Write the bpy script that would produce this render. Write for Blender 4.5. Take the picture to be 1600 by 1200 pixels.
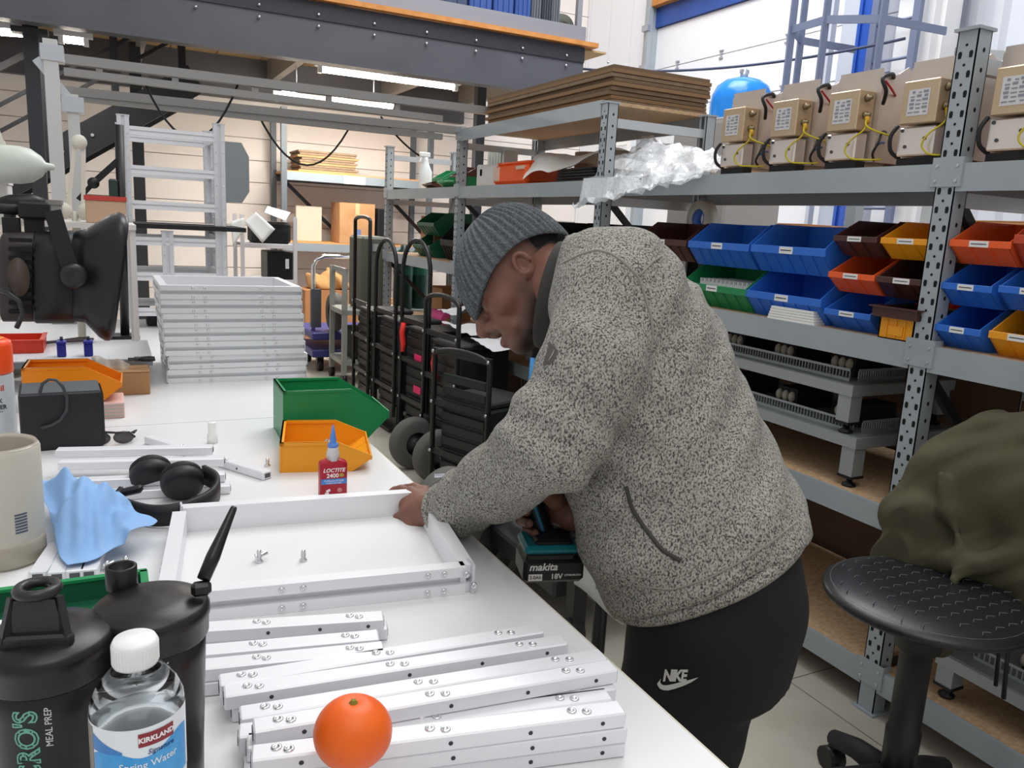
import bpy, math, random, openvdb
import numpy as np
from math import sin, cos, pi, radians, sqrt, atan2
from mathutils import Vector, Matrix, Euler
from mathutils.bvhtree import BVHTree
random.seed(7)
for o in list(bpy.data.objects): bpy.data.objects.remove(o)
SC = bpy.context.scene
COL = SC.collection

# ------------------------------------------------------------------ camera, sky, lights
FPX, YAW, PIT, ROL = 1244., radians(27.1), radians(11.3), radians(3.05)
CAM = Vector((0, 0, 1.42))
FW = Vector((sin(YAW)*cos(PIT), cos(YAW)*cos(PIT), -sin(PIT)))
_r0 = Vector((cos(YAW), -sin(YAW), 0)); _u0 = _r0.cross(FW)
RT = cos(ROL)*_r0 + sin(ROL)*_u0
UP = -sin(ROL)*_r0 + cos(ROL)*_u0
cam = bpy.data.cameras.new('camera'); co = bpy.data.objects.new('camera', cam); COL.objects.link(co)
cam.sensor_width = 36; cam.lens = FPX/1600*36; cam.clip_start = .02; cam.clip_end = 200
co.matrix_world = Matrix(((RT.x, UP.x, -FW.x, CAM.x), (RT.y, UP.y, -FW.y, CAM.y), (RT.z, UP.z, -FW.z, CAM.z), (0, 0, 0, 1)))
SC.camera = co
SC.view_settings.view_transform = 'Standard'
try: SC.view_settings.look = 'None'
except Exception: pass
SC.view_settings.gamma = 1; SC.view_settings.exposure = 0.14
SC.view_settings.use_curve_mapping = False
W = bpy.data.worlds.new('sky'); SC.world = W; W.use_nodes = True
W.node_tree.nodes['Background'].inputs[0].default_value = (0.97, 0.985, 1.0, 1)
W.node_tree.nodes['Background'].inputs[1].default_value = 0.52

def area(name, loc, target, sx, sy, power, col=(1, 1, 1)):
    l = bpy.data.lights.new(name, 'AREA'); l.shape = 'RECTANGLE'; l.size = sx; l.size_y = sy; l.energy = power; l.color = col
    o = bpy.data.objects.new(name, l); COL.objects.link(o); o.location = loc
    o.rotation_euler = (Vector(target)-Vector(loc)).to_track_quat('-Z', 'Y').to_euler()
    return o
# unseen overhead lamps for hall daylight; the last is added to brighten the door
area('overhead_fill', (0.2, -0.6, 5.5), (0.6, 1.2, 0.9), 2.5, 3.5, 70, (1, .985, .96))
area('overhead_fill', (2.6, 4.0, 6.0), (2.4, 3.6, 0.9), 3, 4, 190, (.97, .985, 1))
area('overhead_fill', (3.9, 5.6, 6.4), (5.9, 6.4, 2.6), 3, 3, 170, (.95, .98, 1))

# ------------------------------------------------------------------ helpers
def ray(x, y): return FW + RT*((x-800)/FPX) - UP*((y-600)/FPX)
def PZ(x, y, z): d = ray(x, y); return CAM + d*((z-CAM.z)/d.z)
def PX(x, y, v): d = ray(x, y); return CAM + d*((v-CAM.x)/d.x)
def PY(x, y, v): d = ray(x, y); return CAM + d*((v-CAM.y)/d.y)
def PD(x, y, v): return CAM + ray(x, y)*v

def lin(c):
    if isinstance(c, str):
        c = c.lstrip('#'); c = [int(c[i:i+2], 16)/255 for i in (0, 2, 4)]
        c = [v/12.92 if v <= .04045 else ((v+.055)/1.055)**2.4 for v in c]
    return (c[0], c[1], c[2], 1)
MATS = {}; RELS = {}
def M(name, col='#808080', rough=.5, metal=0, noise=None, bump=None, trans=0, emit=None, ior=1.45, alpha=1, spec=.5, coat=0, sub=0):
    """noise=(scale, second colour, low, high); bump=(scale, strength)"""
    if name in MATS: return MATS[name]
    m = bpy.data.materials.new(name); m.use_nodes = True; nt = m.node_tree; b = nt.nodes['Principled BSDF']
    b.inputs['Base Color'].default_value = lin(col); b.inputs['Roughness'].default_value = rough
    b.inputs['Metallic'].default_value = metal; b.inputs['IOR'].default_value = ior; b.inputs['Alpha'].default_value = alpha
    b.inputs['Transmission Weight'].default_value = trans; b.inputs['Specular IOR Level'].default_value = spec
    b.inputs['Coat Weight'].default_value = coat
    if sub: b.inputs['Subsurface Weight'].default_value = sub; b.inputs['Subsurface Radius'].default_value = (.01, .005, .003)
    m.diffuse_color = lin(col)
    if noise or bump:
        tc = nt.nodes.new('ShaderNodeTexCoord')
    if noise:
        n = nt.nodes.new('ShaderNodeTexNoise'); n.inputs['Scale'].default_value = noise[0]; n.inputs['Detail'].default_value = 5
        nt.links.new(tc.outputs['Object'], n.inputs['Vector'])
        r = nt.nodes.new('ShaderNodeValToRGB'); r.color_ramp.elements[0].position = noise[2]; r.color_ramp.elements[1].position = noise[3]
        r.color_ramp.elements[0].color = lin(col); r.color_ramp.elements[1].color = lin(noise[1])
        nt.links.new(n.outputs['Fac'], r.inputs['Fac']); nt.links.new(r.outputs['Color'], b.inputs['Base Color'])
    if bump:
        n = nt.nodes.new('ShaderNodeTexNoise'); n.inputs['Scale'].default_value = bump[0]; n.inputs['Detail'].default_value = 4
        nt.links.new(tc.outputs['Object'], n.inputs['Vector'])
        bp = nt.nodes.new('ShaderNodeBump'); bp.inputs['Strength'].default_value = bump[1]; bp.inputs['Distance'].default_value = .01
        nt.links.new(n.outputs['Fac'], bp.inputs['Height']); nt.links.new(bp.outputs['Normal'], b.inputs['Normal'])
    if emit: b.inputs['Emission Color'].default_value = lin(col); b.inputs['Emission Strength'].default_value = emit
    MATS[name] = m; return m

def V3(p): return Vector(p)
class MB:
    """collects shapes, then links them as ONE mesh object"""
    def __init__(s): s.v = []; s.f = []; s.sm = []
    def add(s, vs, fs, smooth=False):
        n = len(s.v); s.v += [tuple(v) for v in vs]; s.f += [tuple(i+n for i in f) for f in fs]; s.sm += [smooth]*len(fs); return s
    def box(s, c, d, rz=0, mat=None, bev=0):
        x, y, z = d[0]/2, d[1]/2, d[2]/2
        R = mat if mat is not None else Matrix.Rotation(rz, 3, 'Z')
        if bev:
            b = min(bev, x*.9, y*.9, z*.9); vs = []; 
            for sx in (-1, 1):
                for sy in (-1, 1):
                    for sz in (-1, 1):
                        vs += [(sx*(x-b), sy*(y-b), sz*z), (sx*(x-b), sy*y, sz*(z-b)), (sx*x, sy*(y-b), sz*(z-b))]
            def i(sx, sy, sz, k): return ((sx > 0)*4+(sy > 0)*2+(sz > 0))*3+k
            fs = []
            for q in (-1, 1):
                a = [i(-1, -1, q, 0), i(1, -1, q, 0), i(1, 1, q, 0), i(-1, 1, q, 0)]; fs.append(a if q > 0 else a[::-1])
                a = [i(-1, q, -1, 1), i(1, q, -1, 1), i(1, q, 1, 1), i(-1, q, 1, 1)]; fs.append(a[::-1] if q > 0 else a)
                a = [i(q, -1, -1, 2), i(q, 1, -1, 2), i(q, 1, 1, 2), i(q, -1, 1, 2)]; fs.append(a if q > 0 else a[::-1])
            for q in (-1, 1):
                for r in (-1, 1):
                    fs.append([i(-1, q, r, 0), i(1, q, r, 0), i(1, q, r, 1), i(-1, q, r, 1)][::(-1 if q*r > 0 else 1)])
                    fs.append([i(q, -1, r, 0), i(q, 1, r, 0), i(q, 1, r, 2), i(q, -1, r, 2)][::(1 if q*r > 0 else -1)])
                    fs.append([i(q, r, -1, 1), i(q, r, 1, 1), i(q, r, 1, 2), i(q, r, -1, 2)][::(-1 if q*r > 0 else 1)])
            for sx in (-1, 1):
                for sy in (-1, 1):
                    for sz in (-1, 1):
                        fs.append([i(sx, sy, sz, 0), i(sx, sy, sz, 1), i(sx, sy, sz, 2)][::(-1 if sx*sy*sz > 0 else 1)])
        else:
            vs = [(-x, -y, -z), (x, -y, -z), (x, y, -z), (-x, y, -z), (-x, -y, z), (x, -y, z), (x, y, z), (-x, y, z)]
            fs = [(3, 2, 1, 0), (4, 5, 6, 7), (0, 1, 5, 4), (1, 2, 6, 5), (2, 3, 7, 6), (3, 0, 4, 7)]
        c = Vector(c)
        return s.add([R @ Vector(v)+c for v in vs], fs)
    def bb(s, lo, hi, bev=0):
        lo, hi = [min(a, b) for a, b in zip(lo, hi)], [max(a, b) for a, b in zip(lo, hi)]
        return s.box([(a+b)/2 for a, b in zip(lo, hi)], [b-a for a, b in zip(lo, hi)], bev=bev)
    def beam(s, a, b, w, h, up=(0, 0, 1), bev=0, ext=0):
        """rectangular bar from a to b: w across, h along up"""
        a, b = Vector(a), Vector(b); d = b-a; L = d.length; d.normalize(); u = Vector(up)
        if abs(d.dot(u)) > .99: u = Vector((0, 1, 0)) if abs(d.y) < .9 else Vector((1, 0, 0))
        r = d.cross(u).normalized(); u = r.cross(d)
        R = Matrix((d, -r, u)).transposed()
        return s.box((a+b)/2, (L+2*ext, w, h), mat=R, bev=bev)
    def tube(s, pts, r, n=8, cap=True, closed=False, smooth=True):
        P = [Vector(p) for p in pts]; m = len(P); rs = r if isinstance(r, (list, tuple)) else [r]*m
        T = []
        for i in range(m):
            if closed: t = P[(i+1) % m]-P[i-1]
            else: t = P[min(i+1, m-1)]-P[max(i-1, 0)]
            T.append(t.normalized() if t.length > 1e-9 else Vector((0, 0, 1)))
        u = T[0].orthogonal().normalized(); vs = []
        for i in range(m):
            u = (u-T[i]*u.dot(T[i])).normalized() if (u-T[i]*u.dot(T[i])).length > 1e-6 else T[i].orthogonal().normalized()
            w = T[i].cross(u)
            for k in range(n):
                a = 2*pi*k/n; vs.append(P[i]+(u*cos(a)+w*sin(a))*rs[i])
        fs = []
        for i in range(m if closed else m-1):
            j = (i+1) % m
            for k in range(n): fs.append((i*n+k, i*n+(k+1) % n, j*n+(k+1) % n, j*n+k))
        s.add(vs, fs, smooth)
        if cap and not closed:
            q = len(s.v)-len(vs); s.f += [tuple(q+k for k in range(n))[::-1], tuple(q+(m-1)*n+k for k in range(n))]; s.sm += [False, False]
        return s
    def lathe(s, prof, n=32, c=(0, 0, 0), mat=None, cap=True, smooth=True, sx=1, sy=1):
        """profile [(r, z)] bottom to top about Z"""
        c = Vector(c); vs = []; fs = []
        for r, z in prof:
            for k in range(n):
                a = 2*pi*k/n; p = Vector((r*cos(a)*sx, r*sin(a)*sy, z)); vs.append((mat @ p if mat is not None else p)+c)
        for i in range(len(prof)-1):
            for k in range(n): fs.append((i*n+k, i*n+(k+1) % n, (i+1)*n+(k+1) % n, (i+1)*n+k))
        s.add(vs, fs, smooth)
        if cap:
            q = len(s.v)-len(vs)
            if prof[0][0] > 1e-5: s.f.append(tuple(q+k for k in range(n))[::-1]); s.sm.append(False)
            if prof[-1][0] > 1e-5: s.f.append(tuple(q+(len(prof)-1)*n+k for k in range(n))); s.sm.append(False)
        return s
    def cyl(s, a, b, r, n=16, r2=None): return s.tube([a, b], [r, r if r2 is None else r2], n, smooth=True)
    def ell(s, c, r, n=16, m=10, mat=None):
        prof = [(max(1e-4, cos(t)), sin(t)) for t in [(-.5+i/m)*pi for i in range(m+1)]]
        S = Matrix.Diagonal(r) if not isinstance(r, (int, float)) else Matrix.Diagonal((r, r, r))
        return s.lathe(prof, n, c, (mat @ S) if mat is not None else S, cap=False)
    def prism(s, poly, h, c=(0, 0, 0), mat=None):
        """poly [(x,y)] counter-clockwise extruded along +z by h"""
        c = Vector(c); n = len(poly); vs = [(x, y, 0) for x, y in poly]+[(x, y, h) for x, y in poly]
        fs = [tuple(range(n))[::-1], tuple(range(n, 2*n))]+[(i, (i+1) % n, n+(i+1) % n, n+i) for i in range(n)]
        return s.add([(mat @ Vector(v) if mat is not None else Vector(v))+c for v in vs], fs)
    def quadtri(s, pts): return s.add(pts, [tuple(range(len(pts)))])
    def shift(s, o): o = Vector(o); s.v = [tuple(Vector(v)+o) for v in s.v]; return s
    def xf(s, mt): s.v = [tuple(mt @ Vector(v)) for v in s.v]; return s
    def build(s, name, mat, parent=None, rel=None, sub=0, kind=None):
        me = bpy.data.meshes.new(name)
        if rel is None and parent is not None and parent.name in RELS: rel = RELS[parent.name]
        o0 = Vector(rel) if rel is not None else Vector((0, 0, 0))
        me.from_pydata([tuple(Vector(v)-o0) for v in s.v], [], s.f); me.update()
        me.polygons.foreach_set('use_smooth', s.sm)
        if mat is not None: me.materials.append(mat)
        o = bpy.data.objects.new(name, me); COL.objects.link(o)
        if rel is not None: RELS[o.name] = rel
        if parent is not None: o.parent = parent
        if sub:
            q = o.modifiers.new('smooth', 'SUBSURF'); q.levels = q.render_levels = sub
        if kind: o['kind'] = kind
        return o

def tag(o, label=None, cat=None, group=None, kind=None):
    if label: o['label'] = label
    if cat: o['category'] = cat
    if group: o['group'] = group
    if kind: o['kind'] = kind
    return o
def thing(name, label, cat, loc=(0, 0, 0), rz=0, group=None, rot=None):
    o = bpy.data.objects.new(name, None); COL.objects.link(o); o.location = loc
    o.rotation_euler = rot if rot is not None else (0, 0, rz); o.empty_display_size = .05
    return tag(o, label, cat, group)
def kids(o): return [c for c in COL.objects if c.parent == o]
def dup(o, loc=None, rz=None, label=None, parent=None, swap=None):
    c = o.copy(); COL.objects.link(c)
    if parent is not None: c.parent = parent
    for ch in o.children: dup(ch, parent=c, swap=swap)
    if swap and c.type == 'MESH' and c.data.materials and c.data.materials[0].name in swap:
        c.data = c.data.copy(); c.data.materials[0] = swap[c.data.materials[0].name]
    if loc is not None: c.location = loc
    if rz is not None: c.rotation_euler = (0, 0, rz)
    if label: c['label'] = label
    return c
def struct(name, mb, mat, parent=None): 
    o = mb.build(name, mat, parent)
    if parent is None: o['kind'] = 'structure'
    return o
_dg = None
def text_mb(txt, size, ext=.0003, bold=0, shear=0, spacing=1.0, align='CENTER'):
    """lettering as an MB in the XY plane"""
    cu = bpy.data.curves.new('lettering', 'FONT'); cu.body = txt; cu.size = size; cu.extrude = ext; cu.offset = bold; cu.shear = shear
    cu.space_character = spacing; cu.align_x = align; cu.align_y = 'CENTER'; cu.resolution_u = 3
    o = bpy.data.objects.new('lettering', cu); COL.objects.link(o)
    me = bpy.data.meshes.new_from_object(o.evaluated_get(bpy.context.evaluated_depsgraph_get()))
    b = MB(); b.add([v.co[:] for v in me.vertices], [tuple(p.vertices) for p in me.polygons])
    bpy.data.objects.remove(o); bpy.data.curves.remove(cu); bpy.data.meshes.remove(me)
    return b
def crv(pts, k=4):
    P = [Vector(p) for p in pts]; n = len(P); out = []
    for i in range(n-1):
        p0, p1, p2, p3 = P[max(i-1, 0)], P[i], P[i+1], P[min(i+2, n-1)]
        for j in range(k):
            f = j/k; out.append(.5*((2*p1)+(p2-p0)*f+(2*p0-5*p1+4*p2-p3)*f*f+(3*p1-p0-3*p2+p3)*f**3))
    return out+[P[-1]]
def frame(x, y, z=None):
    """3x3 with the given axes as columns"""
    x = Vector(x).normalized(); y = Vector(y); z = x.cross(y).normalized(); y = z.cross(x)
    return Matrix((x, y, z)).transposed()
def wrap(mb, R, cx=0.0, cz=0.0, a0=0.0):
    """bend flat lettering (x,y,z=out) round a vertical cylinder of radius R, centred at angle a0"""
    out = []
    for x, y, z in mb.v:
        a = a0+(x+cx)/R; r = R+z; out.append((r*cos(a), r*sin(a), y+cz))
    mb.v = out; return mb
# ------------------------------------------------------------------ materials
ALU = M('aluminium', '#d3d6da', .38, .85, bump=(900, .02))
ALUW = M('aluminium_pale', '#dcdde0', .42, .55)
STEEL = M('steel', '#c9ccd0', .3, 1)
RACK = M('rack_grey', '#a9b1b6', .32, .15, noise=(3, '#9fa7ad', .35, .7), spec=.5)
RACKD = M('rack_dark', '#3c4046', .45, .3)
BLACK = M('black_plastic', '#131314', .42)
BLACKM = M('black_matte', '#1b1b1d', .7)
RUBBER = M('rubber', '#4a4847', .8)
DARKST = M('dark_steel', '#4b4c51', .5, .2)
WHITE = M('white_paint', '#e9e9ec', .5)
WHITEP = M('white_plastic', '#f0f0ee', .35)
CHIP = M('chipboard', '#c7a987', .7, noise=(60, '#b08f6c', .35, .65))
CARD = M('cardboard', '#b98d63', .8, noise=(6, '#a87c54', .3, .7))
CARDD = M('cardboard_dark', '#8c7660', .85, noise=(20, '#78644f', .3, .7))
PLY = M('plywood_edge', '#c98a4b', .6, noise=(12, '#b87838', .3, .7))
PAPER = M('paper', '#efeeea', .7)
HOLE = M('hole_black', '#0c0c0d', .8)
SKYB = M('blue_steel', '#2f56a8', .45, noise=(2, '#2a4c98', .3, .7))

# ------------------------------------------------------------------ room shell
FLOORM = M('floor_vinyl', '#b7b2a6', .5, noise=(5, '#aaa497', .35, .7), bump=(40, .03))
b = MB().bb((-4, -2, -.1), (9, 14, -.006)); fl = struct('floor', b, M('floor_joint', '#5d584f', .8))
js = [-2, 1.69, 3.9, 6.1, 8.3, 10.5, 14]; ks = [-4, -1.9, .1, 1.94, 4.1, 6.3, 9]
for i in range(len(ks)-1):
    for j in range(len(js)-1):
        MB().bb((ks[i]+.002, js[j]+.002, -.02), (ks[i+1]-.002, js[j+1]-.002, 0)).build('slab', FLOORM, fl)
WALLM = M('wall_cladding', '#f4ece7', .75, noise=(1.2, '#eee5df', .3, .7))
bw = struct('wall_back', MB().bb((-4, 10.06, 0), (6.2, 10.2, 6.5)), M('wall_gap', '#b9aaa0', .8))
for i in range(26):
    MB().bb((-4, 10.03, i*.25+.004), (6.0, 10.06, (i+1)*.25-.004)).build('panel', WALLM, bw)
WALLW = M('wall_white', '#eef0f4', .6)
wr = struct('wall_right', MB().bb((6.06, -2, 0), (6.2, 10.2, 6.5)), M('wall_white_gap', '#c9ccd4', .7))
y = 8.45
while y < 10.0:
    MB().bb((6.0, y+.006, 0), (6.06, min(y+.5, 10.03)-.006, 6.5)).build('panel', WALLW, wr); y += .5
y = -2.0
while y < 4.3:                                   # trapezoid sheeting by the roof valley
    MB().prism([(0, 0), (.05, 0), (.08, .05), (.14, .05), (.17, 0), (.2, 0), (.2, .012), (.175, .012), (.145, .06), (.075, .06), (.045, .012), (0, .012)], 6.5,
               mat=Matrix(((0, -1, 0), (1, 0, 0), (0, 0, 1))), c=(6.06, y, 0)).build('panel', M('sheet_pale', '#dfe2ea', .5), wr); y += .2
# sectional loading door
DOORW = M('door_white', '#f0f1f5', .45)
dr = struct('door_1', MB().bb((6.03, 4.75, 0), (6.06, 8.35, 3.78)), M('door_gap', '#c4c9d6', .7))
for i in range(8):
    p = MB().bb((5.97, 4.75, i*.475+.004), (6.03, 8.35, (i+1)*.475-.004), bev=.004).build('panel', DOORW, dr)
    if i:
        for yy in (5.25, 6.2, 7.15, 7.9):
            MB().bb((5.955, yy-.03, i*.475-.045), (5.972, yy+.03, i*.475-.03)).bb((5.955, yy-.03, i*.475+.03), (5.972, yy+.03, i*.475+.045)).bb((5.96, yy-.012, i*.475-.045), (5.968, yy+.012, i*.475+.045)).build('hinge', M('zinc', '#aeb4be', .4, .6), p)
MB().bb((5.86, 8.35, 0), (6.06, 8.47, 6.0)).bb((5.82, 8.33, 0), (5.88, 8.37, 6.0)).build('frame', RACK, dr)
for i in range(5): MB().bb((5.8, 8.32, 2.4+i*.45), (5.84, 8.44, 2.47+i*.45)).build('bracket', M('zinc'), dr)
MB().bb((5.93, 4.75, 3.80), (6.06, 8.35, 4.3)).build('lintel', SKYB, dr)
MB().bb((5.84, 4.75, 4.02), (5.95, 8.35, 4.10)).build('ledge', PLY, dr)
MB().bb((5.97, 4.75, 4.32), (6.03, 8.35, 6.4)).build('transom', M('transom_white', '#eceef4', .4), dr)
# building columns beside the door
c = struct('trim_1', MB().bb((5.55, 4.30, 0), (5.85, 4.62, 6.5)).bb((5.62, 4.26, 0), (5.78, 4.30, 6.5)), M('column_white', '#f2f2f3', .5))
c = struct('trim_2', MB().bb((5.60, 4.88, 0), (5.72, 5.0, 6.5)).bb((5.58, 5.0, 0), (5.74, 5.03, 6.5)), M('column_blue', '#2b57b4', .4))
c = struct('trim_3', MB().bb((5.70, 5.12, 0), (5.86, 5.3, 6.5)).bb((5.62, 5.34, 0), (5.68, 5.38, 6.5)), M('column_pale', '#c3c8d3', .5))
c = struct('trim_4', MB().beam((5.9, 4.4, 2.86), (5.9, 2.4, 2.42), .12, .16), M('rail_grey', '#a9abad', .5, .3))

# caged ladder on the right wall
CAGE = M('cage_steel', '#7d86a0', .5, .3)
lad = thing('cage_ladder', 'blue-grey caged wall ladder with steel hoops beside the blue column', 'ladder', (4.2, 3.4, 0))
L0 = PD(1455, 40, 5.6); 
def hoop_pt(a): return Vector((5.05+.42*cos(a), 4.62+.42*sin(a)*1.0, 0))
hz = [2.30, 2.86, 3.14, 4.2]
for z in (2.96, 3.9):
    pts = [(5.5, 4.95, z), (4.95, 5.0, z), (4.65, 4.8, z), (4.62, 4.45, z), (4.9, 4.2, z), (5.5, 4.15, z)]
    h = MB()
    for i in range(5): h.beam(pts[i], pts[i+1], .012, .055, ext=.004)
    h.build('hoop', CAGE, lad, rel=(4.2, 3.4, 0))
for p in ((4.95, 5.0), (4.65, 4.8), (4.62, 4.45), (4.9, 4.2)):
    MB().bb((p[0]-.03, p[1]-.008, 2.35), (p[0]+.03, p[1]+.008, 5.2)).build('strap', CAGE, lad, rel=(4.2, 3.4, 0))
for yy in (4.38, 4.76): MB().bb((5.45, yy-.03, 0), (5.49, yy+.03, 5.6)).build('rail', CAGE, lad, rel=(4.2, 3.4, 0))
for i in range(20): MB().cyl((5.47, 4.38, .3+i*.28), (5.47, 4.76, .3+i*.28), .013, 8).build('rung', CAGE, lad, rel=(4.2, 3.4, 0))

# ------------------------------------------------------------------ mezzanine
MZY = 7.0
mz = thing('mezzanine', 'dark steel mezzanine floor with bolted beam and plywood edge', 'mezzanine', (1.5, MZY, 2.6))
rel = (1.5, MZY, 2.6)
BEAM = M('beam_grey', '#56565c', .5, .1, noise=(2, '#4e4e54', .3, .7))
BEAMD = M('beam_shade', '#2e2d33', .5, .1)
xl, xr = -4, 4.17
MB().bb((xl, MZY, 2.66), (xr, MZY+.012, 3.12)).bb((xl, MZY-.03, 2.655), (xr, MZY+.12, 2.68)).build('beam', BEAM, mz, rel)
MB().bb((xl, MZY-.012, 2.98), (xr, MZY, 3.11)).build('flange_shade', BEAMD, mz, rel)  # dark strip paints the shade along the upper part of the beam
MB().bb((xl, MZY-.06, 3.125), (xr+.12, 10.0, 3.165)).build('deck_board', PLY, mz, rel)
MB().bb((xl, MZY-.01, 3.168), (xr, MZY+.01, 3.30)).build('kick_plate', M('kick_grey', '#8d8d93', .45, .3), mz, rel)
MB().bb((xl, 9.9, 2.66), (xr, 10.0, 3.12)).build('beam', BEAM, mz, rel)
for xx in (-2.5, -1.1, .35, 1.75, 3.1, 4.12):
    MB().bb((xx-.04, MZY+.02, 2.86), (xx+.04, 9.9, 3.12)).build('joist', M('joist_pale', '#9a958f', .5, .4), mz, rel)
for i in range(18):
    MB().bb((xl+i*.47, MZY+.05, 3.105), (xl+i*.47+.46, 9.95, 3.122)).build('board', M('board_tan', '#b29469', .7), mz, rel)
bo = []
for k in range(13):
    xx = -1.2+k*.47
    for z in (3.02, 2.93):
        bo.append(MB().lathe([(.0, 0), (.013, .0), (.013, .008), (.008, .014), (0, .016)], 8, mat=Matrix.Rotation(pi/2, 3, 'X'), c=(xx, MZY-.012, z)).build('bolt', STEEL, mz, rel))
for xx, yy in ((-.45, MZY+.35), (.3, 8.7), (4.05, 7.6), (3.72, 8.4)):
    MB().bb((xx-.05, yy-.05, 0), (xx+.05, yy+.05, 2.9)).bb((xx-.12, yy-.12, 2.62), (xx+.12, yy+.12, 2.66)).bb((xx-.12, yy-.12, 0), (xx+.12, yy+.12, .012)).build('column', M('column_dark', '#35373b', .5, .2), mz, rel)
# things stored along the mezzanine edge
for i, (x0, w, h, m) in enumerate([(2.55, .42, .55, 'n'), (2.99, .22, .6, 'b'), (3.23, .2, .5, 'b'), (3.45, .16, .6, 'b'), (3.62, .1, .7, 'g'), (3.73, .09, .7, 'd'), (3.83, .09, .7, 'g')]):
    mm = {'n': M('crate_navy', '#39455f', .5), 'b': M('crate_blue', '#33508f', .45), 'g': M('crate_grey', '#5c5f66', .5), 'd': M('crate_dark', '#3a3c42', .5)}[m]
    t = thing('storage_crate', ['wide navy crate standing on the mezzanine edge', 'mid blue crate beside the navy crate on the mezzanine', 'blue crate between two blue crates on the mezzanine', 'blue crate beside the grey panels on the mezzanine',
             'grey panel standing beside the blue crates on the mezzanine', 'dark panel between two grey panels on the mezzanine', 'grey panel beside the round black reel on the mezzanine'][i], 'crate', (x0+w/2, MZY+.25, 3.165))
    MB().bb((-w/2, -.18, 0), (w/2, .18, h), bev=.01).build('body', mm, t)
    MB().bb((-w/2-.004, -.19, h-.05), (w/2+.004, .19, h)).build('rim', mm, t)
    for q in (-.28, 0, .28): MB().bb((q*w-.008, -.192, 0), (q*w+.008, -.18, h-.05)).build('rib', mm, t)
t = thing('cable_reel', 'round black reel standing at the mezzanine corner', 'reel', (4.02, MZY+.22, 3.165))
rx = Matrix.Rotation(pi/2, 3, 'X')
MB().lathe([(.05, -.04), (.13, -.04), (.14, 0), (.13, .04), (.05, .04)], 24, mat=rx, c=(0, 0, .14)).build('rim', M('reel_green', '#4a4d42', .6), t)
MB().lathe([(.0, -.05), (.06, -.05), (.06, .05), (0, .05)], 16, mat=rx, c=(0, 0, .14)).build('hub', BLACK, t)
t = thing('mezzanine_post', 'grey rail post standing at the mezzanine corner', 'post', (4.14, MZY+.1, 3.165))
MB().bb((-.025, -.025, 0), (.025, .025, 1.1)).build('upright', M('kick_grey'), t); MB().bb((-.06, -.06, 0), (.06, .06, .01)).build('base_plate', M('kick_grey'), t)

# ------------------------------------------------------------------ fluorescent battens, overhead trunking frames
TUBE = M('tube_light', '#fff6e6', .3, emit=26)
def batten(a, bb, label, drop=.05, power=30):
    a, bb = Vector(a), Vector(bb); t = thing('light_batten', label, 'light', (a+bb)/2); c0 = (a+bb)/2
    MB().beam(a-c0+Vector((0, 0, drop)), bb-c0+Vector((0, 0, drop)), .06, .045, ext=.06).build('housing', WHITE, t)
    MB().cyl(a-c0, bb-c0, .022, 12).build('tube', TUBE, t)
    for p in (a-c0, bb-c0):
        d = (bb-a).normalized()*.03*(1 if (p-(bb-c0)).length < .01 else -1)
        MB().beam(p-d*.2, p+d, .05, .06).build('end_cap', WHITEP, t)
    l = area('tube_glow', c0-Vector((0, 0, .03)), c0-Vector((0, 0, 1)), (bb-a).length, .05, power, (1, .975, .94))
    for f in (.15, .85):
        p = (a-c0).lerp(bb-c0, f); MB().cyl(p+Vector((0, 0, drop)), p+Vector((0, 0, 3.1-c0.z)), .006, 6).build('hanger', STEEL, t)
def row(p, q, Y): return PY(*p, Y), PY(*q, Y)
batten(*row((502, 109), (710, 137), 7.5), 'bright fluorescent batten hanging just under the mezzanine beam')
batten(*row((436, 155), (608, 173), 8.5), 'bright fluorescent batten hanging below the tan ceiling boards')
batten(*row((-60, 46), (44, 54), 7.4), 'long fluorescent tube near the white upright by the stair', power=10)
batten(*row((98, 62), (132, 66), 7.4), 'short fluorescent tube right behind the white upright', power=5)
for i, (p, q) in enumerate([((449, 143), (462, 137)), ((526, 153), (543, 147)), ((602, 163), (618, 157))]):
    a, bb = PY(*p, 8.0), PY(*q, 8.9)
    t = thing('ceiling_lamp', ['small lit lamp under the deck, the one farthest from the beam corner', 'small lit lamp under the deck, middle one of the three', 'small lit lamp under the deck, closest to the beam corner'][i], 'light', (a+bb)/2, group='small lamps under the deck')
    c0 = (a+bb)/2
    MB().beam(a-c0, bb-c0, .1, .03).build('diffuser', TUBE, t); MB().beam(a-c0+Vector((0, 0, .03)), bb-c0+Vector((0, 0, .03)), .13, .03).build('housing', WHITE, t)
TRK = M('trunking_grey', '#918f8d', .45, .35)
def trunk(name, label, Y, tops, bots, xs, w=.05, h=.045):
    a, b2 = row(*tops, Y); c, d = row(*bots, Y)
    t = thing(name, label, 'frame', (a+b2)/2); c0 = (a+b2)/2
    MB().beam(a-c0, b2-c0, w, h).build('rail', TRK, t); MB().beam(c-c0, d-c0, w*.8, h*.8).build('rail', TRK, t)
    for x in xs:
        f = (x-a.x)/(b2.x-a.x); f2 = (x-c.x)/(d.x-c.x)
        MB().beam(a+(b2-a)*f-c0, c+(d-c)*f2-c0, .03, .03).build('spacer', TRK, t)
a_, b_ = row((100, 92), (800, 172), 4.7)
trunk('overhead_trunking', 'grey overhead trunking frame with a ladder of short spacers', 4.7, ((95, 92), (800, 178)), ((100, 112), (690, 186)), [.0, .35, .75, 1.15, 1.55])
trunk('overhead_trunking', 'round-railed overhead frame that meets the shelving upright', 5.0, ((90, 141), (735, 206)), ((95, 150), (690, 214)), [.4, .95, 1.5])
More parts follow.
